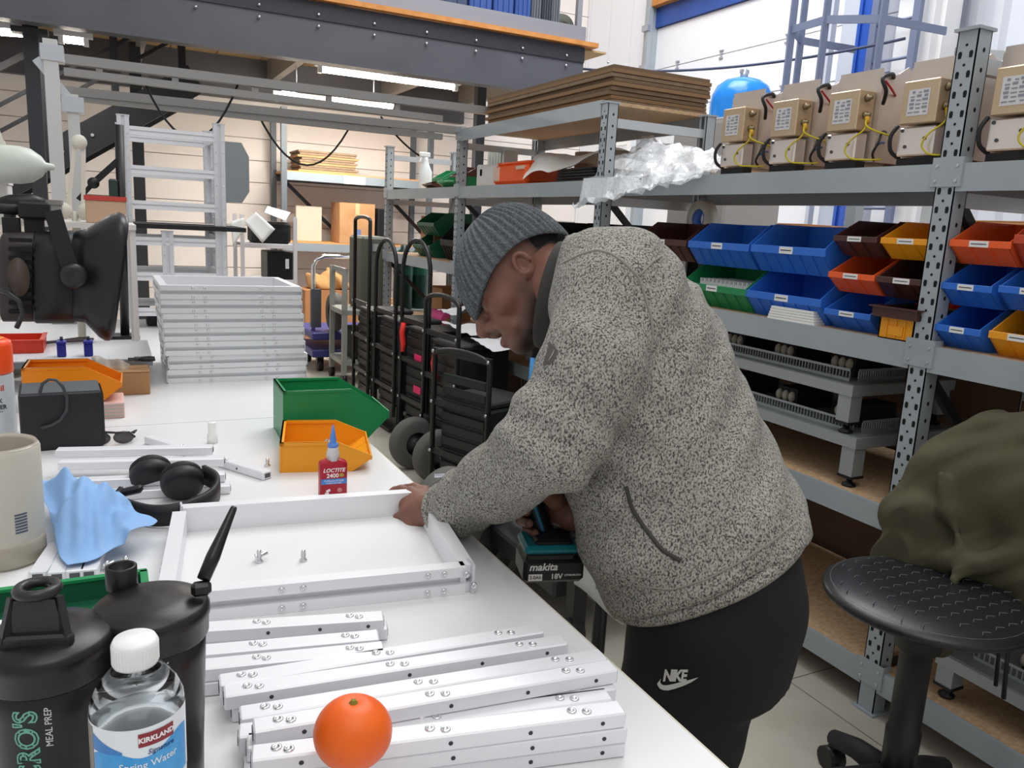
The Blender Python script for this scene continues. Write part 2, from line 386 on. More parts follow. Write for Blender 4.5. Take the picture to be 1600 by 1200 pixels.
for i, (p, q, Y) in enumerate([((78, 62), (86, 330), 3.80), ((113, 148), (116, 330), 3.84)]):
    a, b2 = PY(*p, Y), PY(*q, Y)
    t = thing('bench_upright', ['tall pale square upright in front of the stair', 'shorter pale upright with an angled top bracket'][i], 'post', (a.x, Y, .92))
    w = .05 if i == 0 else .042
    MB().bb((-w/2, -w/2, 0), (w/2, w/2, a.z-.92)).build('upright', M('upright_pale', '#c9c8c6', .45, .25), t)
    MB().bb((-w, -w, 0), (w, w, .012)).build('base_plate', TRK, t)
    if i == 0: MB().bb((-w*.7, -.03, a.z-1.0), (w*.9, .06, a.z-.94)).build('bracket', STEEL, t)
    else: MB().beam((0, 0, a.z-.95), (-.12, 0, a.z-.8), .04, .03).bb((-.04, -.03, a.z-.99), (.04, .03, a.z-.93)).build('bracket', STEEL, t)
# cables hanging from the trunking
def hang(p, q, sag, Y, label, r=.006, m=None):
    a, b2 = PY(*p, Y), PY(*q, Y)
    pts = [a.lerp(b2, i/14)-Vector((0, 0, sag*4*(i/14)*(1-i/14))) for i in range(15)]
    return tag(MB().tube(pts, r, 6).build('hanging_cable', m or BLACKM), label, 'cable')
hang((225, 128), (372, 132), .28, 4.72, 'black cable sagging between the trunking and the dark column')
hang((400, 172), (555, 182), .30, 5.02, 'thin cable sagging in front of the back wall')
hang((595, 182), (655, 243), .02, 5.0, 'black cable running down to the shelving end')
a, b2 = Vector((4.18, 7.02, 2.93)), PX(1415, 60, 5.5)
tag(MB().tube([a.lerp(b2, i/20)-Vector((0, 0, .10*4*(i/20)*(1-i/20))) for i in range(21)], .011, 6).build('catenary_cable', M('cable_blue', '#454c66', .6)), 'long dark cable stretched across the white loading door', 'cable')

# staircase
st = thing('staircase', 'black steel staircase with railings at the back wall', 'staircase', (0, 8.0, 0))
ST = M('stair_black', '#26262a', .5, .2)
a, b2 = PY(52, 262, 8.0), PY(275, 140, 8.0); d = (b2-a); a = a-d*.55; b2 = b2+d*.15; rel = (0, 8, 0)
for dy in (0, .85):
    MB().beam(a+Vector((0, dy, 0)), b2+Vector((0, dy, 0)), .05, .25).build('stringer', ST, st, rel)
for i in range(9):
    p = a.lerp(b2, (i+.5)/9); MB().bb((p.x-.13, 8.0, p.z-.01), (p.x+.13, 8.85, p.z+.02)).build('tread', M('tread_grey', '#3c3d40', .6), st, rel)
for off in (.42, .62, .9): MB().beam(a+Vector((0, 0, off)), b2+Vector((0, 0, off)), .03, .03 if off < .9 else .05).build('rail', ST, st, rel)
for f in (.1, .38, .66, .94):
    p = a.lerp(b2, f); MB().bb((p.x-.03, 7.97, p.z), (p.x+.03, 8.03, p.z+.92)).build('baluster', ST, st, rel)
for f in (.2, .32, .44, .56, .68, .8):
    p = a.lerp(b2, f); MB().cyl(p+Vector((0, -.025, 0)), p+Vector((0, -.04, 0)), .014, 8).build('bolt', STEEL, st, rel)
# ------------------------------------------------------------------ grey shelving along the wall
RX, RXB = 2.04, 2.66
PYS = [-.28, 1.47, 3.21, 4.92, 6.42]
rk = thing('shelving_rack', 'long grey boltless shelving rack of perforated posts, beams and chipboard shelves', 'shelving', (RX, PYS[1], 0)); rel = (RX, PYS[1], 0)
def post(x, y, h, s=1):
    p = MB().bb((x, y-.029, 0), (x+.003*s, y+.029, h)).bb((x, y-.029, 0), (x+s*.055, y-.026, h)).bb((x, y+.026, 0), (x+s*.055, y+.029, h)).bb((x+s*.052, y-.029, 0), (x+s*.055, y-.012, h)).bb((x+s*.052, y+.012, 0), (x+s*.055, y+.029, h)).build('post', RACK, rk, rel)
    MB().bb((x-.012, y-.04, 0), (x+s*.07+.012, y+.04, .006)).build('foot_plate', RACK, p)
    MB().bb((x-.01*s, y-.036, h), (x+s*.062, y+.036, h+.008)).build('end_cap', RACK, p)
    hb = MB(); z = .12
    while z < h-.03:
        for q in (-.0155, .0155):
            e = -.0006*s
            hb.prism([(-.0042, -.008), (.0042, -.008), (.0055, .004), (.0035, .0095), (-.0035, .0095), (-.0055, .004)], .0012, mat=Matrix(((0, 0, -1), (-1, 0, 0), (0, 1, 0))), c=(x+(.0006 if s > 0 else 0), y+q, z))
        hb.prism([(.004*cos(t*pi/3), .004*sin(t*pi/3)) for t in range(6)], .0012, mat=Matrix(((0, 0, -1), (-1, 0, 0), (0, 1, 0))), c=(x+.0006, y, z+.025))
        if s > 0: hb.prism([(.005*cos(t*pi/3), .0065*sin(t*pi/3)) for t in range(6)], .0012, mat=Matrix(((1, 0, 0), (0, 0, -1), (0, 1, 0))), c=(x+.03, y-.0286, z+.012))
        z += .05
    hb.build('hole', HOLE, p, kind='stuff')
def clip(x, y, z, s=1):
    c = MB().bb((x-.004*s, y-.045, z-.06), (x-.001*s, y+.045, z+.018)).bb((x-.004*s, y-.0465, z-.06), (x+.03*s, y-.0445, z+.018)).build('connector', RACK, rk, rel)
    hb = MB()
    for q in (-.03, .03):
        for w in (-.045, -.005): hb.cyl((x-.007*s, y+q, z+w), (x-.003*s, y+q, z+w), .0045, 6)
    hb.build('rivet', STEEL, c)
for i, yy in enumerate(PYS):
    post(RX, yy, 1.98, 1); post(RXB, yy, 1.98, -1)
LV = [.138, .64, 1.135, 1.63]
BH = .066
for i in range(4):
    y0, y1 = PYS[i]+.03, PYS[i+1]-.03
    for z in LV+([1.985] if i == 2 else []):
        MB().bb((RX, y0, z-BH+.006), (RX+.004, y1, z+.0135)).bb((RX+.004, y0, z+.0105), (RX+.012, y1, z+.0135)).bb((RX+.004, y0, z-.006), (RX+.03, y1, z-.002)).build('beam', RACK, rk, rel)
        MB().bb((RXB-.012, y0, z-BH), (RXB, y1, z)).bb((RXB-.03, y0, z-.004), (RXB, y1, z)).build('beam', RACK, rk, rel)
        MB().bb((RX+.0125, y0, z-.0018), (RXB-.01, y1, z+.014)).build('shelf_board', CHIP, rk, rel)
        clip(RX, PYS[i+1], z+.012)
for yy in PYS:
    for z in (.05, .6, 1.1, 1.55, 1.9): MB().bb((RX+.05, yy-.012, z-.02), (RXB-.05, yy+.012, z+.02)).build('tie_bar', M('tie_bright', '#c5cacd', .35, .5), rk, rel)
    for z0 in (.6, 1.1): MB().beam((RX+.05, yy, z0+.46), (RXB-.05, yy, z0-.02), .02, .028).build('brace', RACKD, rk, rel)

# ------------------------------------------------------------------ open-fronted picking bins
BINM = {k: M('bin_'+k, c, .38) for k, c in dict(blue='#2f6fd2', navy='#244a9c', brown='#4b2c27', yellow='#f0a01d', orange='#f0622a', green='#1f8a52', red='#c24a2a', darkgreen='#1c5a3e').items()}
LBL = M('bin_label', '#e6e6e6', .6)
LETT = M('lettering_dark', '#3a3b40', .7)
def bin_(w, d, h, col, label, loc, rz=0, group='picking bins on the shelves', full=None, name='picking_bin', lab=True):
    """open-fronted bin; the front (low lip, leaning out over a sloped base) faces local -y"""
    t = thing(name, label, 'bin', loc, rz, group); m = BINM[col]; k = .0035
    bw_ = w*.5; fl_ = h*.42; ov = min(.055, d*.2)       # lip height, overhang
    yf, yb = -d/2, d/2; yb0 = yf+ov
    # base and walls
    MB().bb((-bw_*.92, yb0, 0), (bw_*.92, yb, k)).build('base', m, t)
    MB().bb((-bw_, yb-k, 0), (bw_, yb, h)).build('back', m, t)
    for sgn in (-1, 1):
        x = sgn*bw_*.985
        poly = [(yb0, 0), (yb, 0), (yb, h), (yf+d*.36, h), (yf, h*.55), (yf, h*.40)]
        MB().prism(poly, k, mat=Matrix(((0, 0, 1), (1, 0, 0), (0, 1, 0))), c=(x-(k if sgn > 0 else 0), 0, 0)).build('side', m, t)
    # sloping front with ribs, then upright lip
    sz = h*.40
    b = MB().add([(-bw_, yb0, 0), (bw_, yb0, 0), (bw_, yf, sz), (-bw_, yf, sz), (-bw_, yb0+k, .001), (bw_, yb0+k, .001), (bw_, yf+k, sz), (-bw_, yf+k, sz)],
            [(0, 1, 2, 3), (7, 6, 5, 4), (0, 4, 5, 1), (1, 5, 6, 2), (2, 6, 7, 3), (3, 7, 4, 0)])
    fr = b.build('front', m, t)
    n = 6 if w > .25 else 3
    for i in range(1, n):
        x = -bw_+w*i/n; e = .004
        MB().beam((x, yb0-.001, .002), (x, yf-.001, sz), .004, .006, up=(0, -sz, -ov)).build('rib', m, fr)
    lip = MB().bb((-bw_-.002, yf-k, h*.39), (bw_+.002, yf, h*.55), bev=.001).build('lip', m, t)
    MB().bb((-bw_, yf+d*.36, h-.006), (-bw_+.008, yb, h)).bb((bw_-.008, yf+d*.36, h-.006), (bw_, yb, h)).bb((-bw_, yb-.008, h-.006), (bw_, yb, h)).build('rim', m, t)
    if lab:
        lw = min(.06, w*.32); o = MB().bb((-lw/2, yf-k-.0016, h*.40), (lw/2, yf-k-.0002, h*.54)).build('name_card', LBL, t)
        MB().bb((-lw*.4, yf-k-.0022, h*.46), (lw*.4, yf-k-.0014, h*.48)).build('print', LETT, o)
    if full == 'grid':
        g = MB()
        for i in range(13):
            for j in range(6): g.bb((-w*.42+i*w*.065, yb0+.012+j*.03, .004), (-w*.42+i*w*.065+.006, yb0+.028+j*.03, h*.66))
        for j in range(6): g.bb((-w*.43, yb0+.016+j*.03, h*.5), (w*.44, yb0+.022+j*.03, h*.58))
        g.build('spacer_grid', WHITEP, t, kind='stuff')
    if full == 'screws':
        g = MB()
        for i in range(90):
            a = random.random()*pi; x = random.uniform(-.4, .4)*w; y = random.uniform(yf+.02, yb-.02); z = h*.3+random.random()*.02
            g.beam((x, y, z), (x+.014*cos(a), y+.014*sin(a), z+random.uniform(-.006, .012)), .005, .005)
        MB().bb((-bw_*.9, yb0, k), (bw_*.9, yb-k, h*.3)).build('screw_bed', M('screw_grey', '#6c6a66', .4, .8), t, kind='stuff')
        g.build('screws', STEEL, t, kind='stuff')
    return t
RB = -pi/2                                    # bin fronts face the aisle (-x)
bins = [  # colour, y range, base z, height, fill, label
 ('brown', 2.555, 2.89, 1.31, .155, None, 'wide dark brown bin beside the perforated post, next to the wide blue bins'),
 ('blue', 2.205, 2.54, 1.306, .162, 'screws', 'wide blue bin above the green bin'),
 ('blue', 1.858, 2.19, 1.306, .165, 'screws', 'wide blue bin on top of another wide blue bin beside the small brown bin'),
 ('brown', 1.672, 1.83, 1.38, .11, None, 'small dark brown bin on top of the orange bin with silver screws'),
 ('yellow', 1.49, 1.655, 1.38, .11, None, 'small yellow bin at the top beside the perforated post'),
 ('green', 2.195, 2.56, 1.149, .157, 'grid', 'wide green bin filled with a white plastic grid'),
 ('blue', 1.85, 2.19, 1.149, .157, None, 'wide blue bin on the shelf board behind the pack of leaflets'),
 ('orange', 1.662, 1.832, 1.266, .112, 'screws', 'small orange bin half full of silver screws'),
 ('brown', 1.482, 1.652, 1.266, .112, None, 'small dark brown bin under the small yellow bin'),
 ('blue', 1.656, 1.83, 1.149, .112, None, 'small blue bin on the shelf board under the small orange bin'),
 ('orange', 1.50, 1.648, 1.149, .11, None, 'small orange bin on the board, mostly behind the yellow tub'),
 ('orange', 1.27, 1.435, 1.38, .115, 'screws', 'orange bin behind the dark diagonal brace'),
 ('blue', 1.30, 1.44, 1.266, .112, None, 'small blue bin behind the dark brace, under the orange bin'),
 ('blue', 1.31, 1.44, 1.149, .115, None, 'dark-looking blue bin on the board behind the diagonal brace'),
 ('yellow', 1.14, 1.285, 1.149, .12, 'screws', 'yellow bin on the board at the end of the row past the brace'),
 ('blue', 1.12, 1.28, 1.271, .112, 'screws', 'blue bin holding brass and silver fittings above the end yellow bin'),
 ('red', 1.07, 1.262, 1.385, .14, None, 'big rust-red bin at the top past the diagonal brace'),
]
for col, y0, y1, z, h, full, lab in bins:
    d = .27; bin_(y1-y0, d, h, col, lab, (2.08+d/2-.03+(.11 if 'mostly behind' in lab else 0), (y0+y1)/2, z), RB, full=full)
# tub of the row: yellow block bin with a brown tray on it
t = thing('storage_tub', 'small yellow ribbed tub standing at the shelf edge beside the post', 'tub', (2.085, 1.56, 1.149))
MB().bb((-.04, -.058, 0), (.06, .058, .003)).bb((-.04, -.058, 0), (-.036, .058, .062)).bb((.056, -.058, 0), (.06, .058, .062)).bb((-.04, -.058, 0), (.06, -.054, .062)).bb((-.04, .054, 0), (.06, .058, .062)).build('body', BINM['yellow'], t)
for q in (-.03, .0, .03): MB().bb((-.044, q-.002, .005), (-.04, q+.002, .055)).build('rib', BINM['yellow'], t)
MB().bb((-.0435, -.025, .012), (-.0395, .025, .04)).build('panel', BINM['yellow'], t)
t = thing('parts_tray', 'shallow dark brown tray resting on the yellow tub', 'tray', (2.12, 1.56, 1.2115))
b = MB().bb((-.09, -.075, 0), (.09, .075, .003))
for s_ in (-1, 1): b.bb((-.09, s_*.075-.002, 0), (.09, s_*.075+.002, .03)).bb((s_*.09-.002, -.075, 0), (s_*.09+.002, .075, .03))
b.build('body', BINM['brown'], t)
b = MB()
for s_ in (-1, 1): b.bb((-.098, s_*.08-.006, .028), (.098, s_*.08+.006, .032)).bb((s_*.095-.006, -.08, .028), (s_*.095+.006, .08, .032))
b.build('rim', BINM['brown'], t)
t = thing('leaflet_pack', 'pack of white leaflets lying in front of the wide blue bin', 'leaflets', (2.076, 1.97, 1.149), .05)
for i in range(5): MB().bb((-.03, -.10+i*.002, i*.009), (.028, .10-i*.003, i*.009+.008)).build('leaflet', PAPER, t)

# ------------------------------------------------------------------ ballast units on the upper shelf
TIN = M('tinplate', '#d9ccc2', .34, .5, noise=(9, '#cec0b5', .3, .7))
TIN2 = M('tin_box', '#cdb596', .35, .6, noise=(7, '#c4ab8b', .3, .7))
TINL = M('tin_silver', '#e6dbd3', .3, .6)  # paler silver tin of the lower cover
LABELM = M('data_label', '#d5d3d4', .5)
WY = M('wire_yellow', '#c9b81f', .5); WBK = M('wire_black', '#18181a', .5); WR = M('wire_red', '#b0262a', .5); WBL = M('wire_blue', '#2c5a9c', .5)
def ballast(yc, label, z0=1.668):
    t = thing('ballast_unit', label, 'control gear', (2.06, yc, z0), 0, 'metal control gear units on the upper shelf')
    # open tray: back plate facing the aisle, side cheeks, zig-zag bracket on top
    MB().bb((.06, -.075, .0), (.064, .085, .275)).bb((.06, -.079, .0), (.40, -.075, .26)).bb((.06, .085, 0), (.40, .089, .26)).bb((.06, -.075, 0), (.40, .085, .004)).build('chassis', TIN, t)
    MB().prism([(.12, .26), (.36, .26), (.34, .29), (.30, .275), (.27, .30), (.23, .275), (.19, .295), (.15, .27)], .003, mat=Matrix(((1, 0, 0), (0, 0, 1), (0, 1, 0))), c=(0, -.06, 0)).build('bracket', TIN, t)
    bx = MB().bb((-.012, -.062, .09), (.058, .052, .208), bev=.003).build('filter_box', TIN2, t)
    lb = MB().bb((-.0135, -.036, .112), (-.012, .030, .183)).build('data_plate', LABELM, bx)
    q = MB()
    for i in range(6):
        zz = .12+i*.0105
        for j in range(3): q.bb((-.0145, -.032+j*.021, zz), (-.0134, -.032+j*.021+random.uniform(.008, .017), zz+random.choice((.003, .006))))
    q.build('print', M('print_faint', '#8b8d98', .7), lb, kind='stuff')
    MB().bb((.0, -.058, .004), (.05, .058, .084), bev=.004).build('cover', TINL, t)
    for yy, zz in ((.03, .03), (-.03, .05), (.045, .075)): MB().cyl((-.003, yy, zz), (.0, yy, zz), .005, 8).build('screw', DARKST, t)
    for zz in (.185, .135): MB().lathe([(.011, 0), (.011, .008), (.006, .01), (.006, .02), (0, .02)], 12, mat=Matrix.Rotation(pi/2, 3, 'X'), c=(.02, -.0625, zz)).build('terminal', M('brass_dull', '#8d7f63', .4, .8), t)
    MB().cyl((.012, -.078, .128), (.012, -.084, .108), .007, 8).build('lug', M('lug_yellow', '#c99a16', .5), t)
    MB().tube(crv([(.008, -.08, .12), (.0, -.085, .09), (-.012, -.05, .06), (-.015, -.035, .03), (-.008, -.055, .006), (.01, -.09, .002), (.05, -.12, .004)]), .0028, 6).build('wire', WY, t)
    MB().tube(crv([(.01, -.08, .12), (.0, -.09, .1), (.02, -.11, .085), (.05, -.13, .075), (.07, -.12, .07)]), .0028, 6).build('wire', WY, t)
    MB().tube(crv([(.1, -.082, .25), (.07, -.1, .255), (.02, -.11, .235), (.03, -.12, .2), (.06, -.09, .17)]), .006, 7).build('wire', WBK, t)
    MB().tube(crv([(.1, -.082, .09), (.05, -.11, .085), (.02, -.125, .05), (.02, -.11, .02), (.06, -.085, .004)]), .004, 7).build('wire', WBK, t)
    MB().tube(crv([(.0, .062, .09), (-.015, .07, .06), (-.01, .068, .02), (.02, .06, .0)]), .006, 7).build('wire', WBK, t)
    MB().tube(crv([(.12, -.081, .2), (.08, -.1, .21), (.05, -.095, .235)]), .0035, 6).build('wire', WR, t)
    MB().tube(crv([(.1, -.081, .06), (.06, -.1, .055), (.04, -.1, .04)]), .003, 6).build('wire', WBL, t)
    for xx in (.03, .3): MB().bb((xx-.02, -.06, -.022), (xx+.02, .06, 0)).build('spacer', BLACKM, t)
    return t
u = ballast(2.36, 'metal control gear unit next to the crumpled plastic film')
for yc, l in ((2.11, 'metal control gear unit second along from the plastic film'), (1.865, 'metal control gear unit third along from the plastic film'),
              (1.60, 'metal control gear unit close beside the tall perforated post'), (1.33, 'large-looking control gear unit past the tall perforated post')):
    dup(u, (2.06, yc, 1.668), label=l)

# ------------------------------------------------------------------ low grey test frames with ballast trays, on the lower shelves
VENT = M('vent_steel', '#a2a7a9', .45, .4)
def strip(t, a, b2, h=.04, n=44):
    """perforated upright strip"""
    a, b2 = Vector(a), Vector(b2); d = (b2-a); L = d.length; d.normalize()
    p = MB().beam(a+Vector((0, 0, h*.12)), b2+Vector((0, 0, h*.12)), .002, h*.24).beam(a+Vector((0, 0, h*.9)), b2+Vector((0, 0, h*.9)), .002, h*.2).build('strip', VENT, t)
    q = MB()
    for i in range(n+1):
        c = a+d*(L*i/n); q.beam(c+Vector((0, 0, h*.2)), c+Vector((0, 0, h*.82)), L/n*.45, .002, up=d)
    q.build('slat', VENT, p, kind='stuff')
def low_frame(z, label, x0, y0, y1, h, stripz):
    t = thing('test_stand', label, 'frame', (x0, y0, z)); Ly = y1-y0
    for xx in (.03, .46):
        for yy in (.03, Ly-.03):
            l = MB().bb((xx-.025, yy-.025, .035), (xx+.025, yy+.025, h-.03)).build('leg', VENT, t)
            MB().lathe([(.022, 0), (.022, .006), (.01, .014), (.007, .036)], 12, c=(xx, yy, 0)).build('foot', BLACK, l)
            MB().bb((xx-.028, yy-.028, .03), (xx+.028, yy+.028, .038)).build('end_cap', BLACK, l)
    MB().bb((0, 0, h-.035), (.5, .05, h)).bb((0, Ly-.05, h-.035), (.5, Ly, h)).bb((0, .05, h-.035), (.05, Ly-.05, h)).bb((.45, .05, h-.035), (.5, Ly-.05, h)).build('top_rail', VENT, t)
    MB().bb((.01, .01, h-.004), (.49, Ly-.01, h+.002)).build('tray', M('tray_grey', '#8b8f8f', .5, .4), t)
    strip(t, (.05, .06, h+.002), (.05, Ly*.46, h+.002)); strip(t, (.06, Ly*.48, h+.002), (.06, Ly*.95, h+.002)); strip(t, (.08, .05, h+.002), (.3, .05, h+.002), n=20)
    for i in range(5):
        yy = .1+i*(Ly-.2)/4.6
        MB().bb((.12, yy, h+.003), (.3, yy+.09, h+.075)).build('ballast', BLACKM, t)
        r = MB()
        for k in range(3): r.ell((.115, yy+.02+k*.03, h+.045), (.014, .013, .02), 8, 6)
        r.build('relay', M('relay_cream', '#b9b2a2', .5), t, kind='stuff')
    return t
low_frame(.654, 'lower grey steel frame with slotted strips standing on the chipboard shelf', 2.07, 1.66, 3.1, .165, 0)
low_frame(.822, 'upper grey steel frame stacked on the lower frame under the bin shelf', 2.07, 1.70, 3.1, .158, 0)
low_frame(.155, 'dark-lit steel frame with cream relays on the bottom shelf behind the stool', 2.08, -.1, 1.3, .13, 0)
MB_ = None
t = thing('wood_crate', 'reddish wooden crate on the shelf behind the draped coat', 'crate', (2.42, 1.2, .654))
for i in range(4): MB().bb((-.15, -.1, i*.09), (.15, .1, i*.09+.086)).build('plank', M('wood_red', '#6d4633', .6, noise=(5, '#5c3a2a', .3, .7)), t)
for s_ in (-1, 1): MB().bb((-.155, s_*.08-.012, 0), (-.15, s_*.08+.012, .36)).build('batten', M('wood_red'), t)
t = thing('paper_carton', 'cream carton beside the reddish crate behind the coat', 'carton', (2.45, .98, .654))
MB().bb((-.15, -.1, 0), (.15, .1, .38), bev=.003).build('body', M('carton_cream', '#d8c4ac', .7), t); MB().bb((-.152, -.102, .33), (-.149, .102, .345)).build('tape', M('tape_pink', '#d9a79c', .5), t)
# ------------------------------------------------------------------ workbench
BT = M('bench_top', '#e6e6e6', .33, noise=(2.5, '#dcdcdd', .35, .7), coat=.15)
bn = thing('workbench', 'long white laminate workbench with a black-edged top and steel legs', 'workbench', (0, 1.9, 0)); rel = (0, 1.9, 0)
BX0, BX1 = -1.15, .513
BEDGE = M('bench_edge', '#cfc9b8', .6)
for y0, y1 in ((.22, 1.974), (1.977, 3.9)):
    MB().bb((BX0, y0, .893), (BX1-.003, y1, .92)).build('top_panel', BT, bn, rel)
    MB().bb((BX1-.003, y0, .892), (BX1, y1, .9195)).build('edge_band', BEDGE, bn, rel)
    for xx in (BX0+.08, BX1-.08):
        for yy in (y0+.1, y1-.1): MB().bb((xx-.025, yy-.025, .0), (xx+.025, yy+.025, .893)).build('leg', RACK, bn, rel)
    for yy in (y0+.1, y1-.1): MB().bb((BX0+.08, yy-.02, .83), (BX1-.08, yy+.02, .892)).build('cross_rail', RACK, bn, rel)
    for xx in (BX0+.08, BX1-.08): MB().bb((xx-.02, y0+.1, .80), (xx+.02, y1-.1, .86)).build('side_rail', RACK, bn, rel)
# ------------------------------------------------------------------ things on the bench
TZ = .9202
ALR = M('rail_alu', '#e9e9ec', .36, .22)
BOLT = M('bolt_bright', '#e4e4e6', .25, .9)
def bolts(t, spots, axis, r=.0042, m=None, name='bolt'):
    """small round screw heads; axis = outward normal"""
    ax = Vector(axis).normalized(); q = ax.to_track_quat('Z', 'Y').to_matrix(); b = MB()
    for p in spots: b.lathe([(r, 0), (r*.9, .0018), (r*.5, .0024), (r*.45, .001), (0, .001)], 10, c=p, mat=q)
    return b.build(name, m or BOLT, t, kind='stuff')
def frame_rail(t, a, b2, out, h=.0395, th=.02, bl=(.22, .30, .70, .78)):
    a, b2, out = Vector(a), Vector(b2), Vector(out).normalized(); d = (b2-a).normalized(); L = (b2-a).length
    w = MB(); up = Vector((0, 0, 1))
    def slab(z0, z1, o0, o1):
        c = (a+b2)/2+up*(z0+z1)/2+out*(o0+o1)/2
        w.box(c, (L, o1-o0, z1-z0), mat=Matrix((d, up.cross(d), up)).transposed())
    sgn = 1 if (up.cross(d)).dot(out) > 0 else -1
    slab(0, .0145, -th/2, th/2); slab(h-.0145, h, -th/2, th/2); slab(.0145, h-.0145, -th/2, th/2-.012)
    r = w.build('rail', ALR, t)
    bolts(r, [a+d*(L*f)+out*(th/2)+up*z for f in bl for z in (.0073, h-.0073)], out)
    return r
def alu_frame(label, c, A, B, rz, group=None):
    t = thing('aluminium_chassis', label, 'frame', c, rz, group); x, y = A/2, B/2
    frame_rail(t, (-x, -y+.01, 0), (x, -y+.01, 0), (0, -1, 0)); frame_rail(t, (-x, y-.01, 0), (x, y-.01, 0), (0, 1, 0))
    frame_rail(t, (-x+.01, -y+.0205, 0), (-x+.01, y-.0205, 0), (-1, 0, 0)); frame_rail(t, (x-.01, -y+.0205, 0), (x-.01, y-.0205, 0), (1, 0, 0))
    for sx in (-1, 1):
        MB().bb((sx*(x+.0005), -y, .004), (sx*(x+.003), -y+.02, .0365)).build('end_plate', ALUW, t)
    return t
# stack of finished frames
f0 = alu_frame('bottom aluminium frame of the tall stack', (.335, 2.62, TZ), .392, .36, -.0, 'stacked aluminium frames')
names = ['second aluminium frame from the bottom of the stack', 'third aluminium frame from the bottom of the stack', 'fourth aluminium frame up, in the middle of the stack', 'third aluminium frame from the top of the stack', 'second aluminium frame from the top of the stack', 'topmost aluminium frame of the stack, its inside showing']
for i, l in enumerate(names):
    dup(f0, (.335+[.002, -.004, -.006, -.009, -.012, -.014][i], 2.62+[.004, -.003, .003, 0, .004, .002][i], TZ+.0405*(i+1)), [.012, -.004, .0, .008, .0, .004][i], l)
# the frame being assembled
t = thing('aluminium_chassis', 'open aluminium frame being screwed together under the hand of the person', 'frame', (.25, 1.11, TZ))
rl = (.25, 1.11, TZ)
A1, B1, C1, D1 = Vector((.085, 1.285, TZ)), Vector((.470, 1.243, TZ)), Vector((.424, .935, TZ)), Vector((.045, .985, TZ))
def fr(a, b2, out, ins0, ins1, **k):
    a, b2 = Vector(a)-Vector(rl), Vector(b2)-Vector(rl); d = (b2-a).normalized(); return frame_rail(t, a+d*ins0, b2-d*ins1, out, **k)
fr(A1, B1, (B1-A1).cross(Vector((0, 0, -1))), .0, .012, bl=(.3, .36, .86))
fr(D1, C1, (C1-D1).cross(Vector((0, 0, 1))), .0, .004, bl=(.36, .43, .86, .92))
fr(A1, D1, (A1-D1).cross(Vector((0, 0, -1))), .0215, .0215)
fr(B1, C1, (B1-C1).cross(Vector((0, 0, 1))), .02, -.004, bl=(.1, .9))
MB().beam(A1-Vector(rl)+Vector((.0, 0, .02)), A1-Vector(rl)+Vector((.003, 0, .02)), .022, .046).build('end_plate', ALUW, t)
cc = C1-Vector(rl); MB().bb((cc.x+.003, cc.y-.012, .0), (cc.x+.007, cc.y+.012, .042)).build('end_plate', ALUW, t)
bolts(t, [cc+Vector((-.006, -.013, .03)), cc+Vector((.006, -.013, .012))], (0, -1, 0), .005)
for (px_, py_) in ((414, 897), (668, 893), (424, 918), (675, 905)): pass
# loose rails
def loose_rail(label, a, b2, w=.0222, h=.0162, group='loose aluminium rails', bl=(.06, .09, .45, .49, .85, .89), side=(.12, .5, .72, .93)):
    """a solid-looking box rail with countersunk screws on top and holes in the near side; a and b2 = middle of its underside"""
    a, b2 = Vector(a), Vector(b2); d = b2-a; L = d.length; rz = atan2(d.y, d.x)
    t = thing('aluminium_rail', label, 'rail', (a+b2)/2, rz, group)
    m = MB(); m.box((0, 0, h/2), (L, w, h), bev=.0016)
    r = m.build('profile', ALR, t)
    e = MB().bb((-L/2-.0008, -w*.28, h*.25), (-L/2+.001, w*.28, h*.75)).bb((L/2-.001, -w*.28, h*.25), (L/2+.0008, w*.28, h*.75)).build('slot', M('slot_shadow', '#55565c', .6), r, kind='stuff')
    bolts(r, [((f-.5)*L, (-1)**i*.002, h-.0006) for i, f in enumerate(bl)], (0, 0, 1), .0052)
    hb = MB()
    for f in side: hb.cyl(((f-.5)*L, -w/2-.0004, h*.5), ((f-.5)*L, -w/2+.001, h*.5), .0022, 8)
    hb.build('hole', M('hole_grey', '#3a3a40', .7), r, kind='stuff')
    return t
def LR(label, p, q, z, ext=0, **k):
    """rail by the far pixel edge of its top, resting at height z"""
    a, b2 = PZ(*p, z+.0162), PZ(*q, z+.0162); d = (b2-a).normalized(); n = Vector((0, 0, 1)).cross(d)
    a = a-d*ext; a.z = b2.z = z; return loose_rail(label, a+n*.009, b2+n*.009, **k)
z1, z2, z3 = TZ, TZ+.0164, TZ+.0328
LR('short rail farthest back of the four-rail group beside the dark shaker', (300, 985), (600, 966), z2, .05)
LR('second rail of the group beside the dark shaker', (300, 1003), (606, 980), z1, .05)
LR('third rail of the group beside the dark shaker', (300, 1022), (593, 996), z2, .05)
LR('fourth and nearest rail of the group beside the dark shaker', (305, 1045), (601, 1015), z2, .05)
LR('under-lying rail end beside the dark shaker under the other rails', (300, 1068), (560, 1040), z1, .04)
LR('uppermost back rail of the big fan of rails', (343, 1069), (850, 986), z2)
LR('second rail of the big fan, slightly longer than its neighbour', (350, 1087), (887, 1004), z2)
LR('third rail of the big fan, its end sticking out past the others', (362, 1106), (905, 1019), z1)
LR('fourth rail of the big fan of rails', (375, 1121), (948, 1027), z2)
LR('raised rail with a tall bright side right behind the orange', (396, 1142), (965, 1045), z3)
LR('rail lying low behind the orange, under the raised rail', (372, 1150), (963, 1074), z2)
LR('rail with four screws just behind the orange', (385, 1166), (957, 1091), z2)
LR('top rail of the pile nearest the bench edge, beside the orange', (392, 1186), (978, 1112), z3)
LR('middle rail of the pile nearest the bench edge', (400, 1208), (980, 1136), z2)
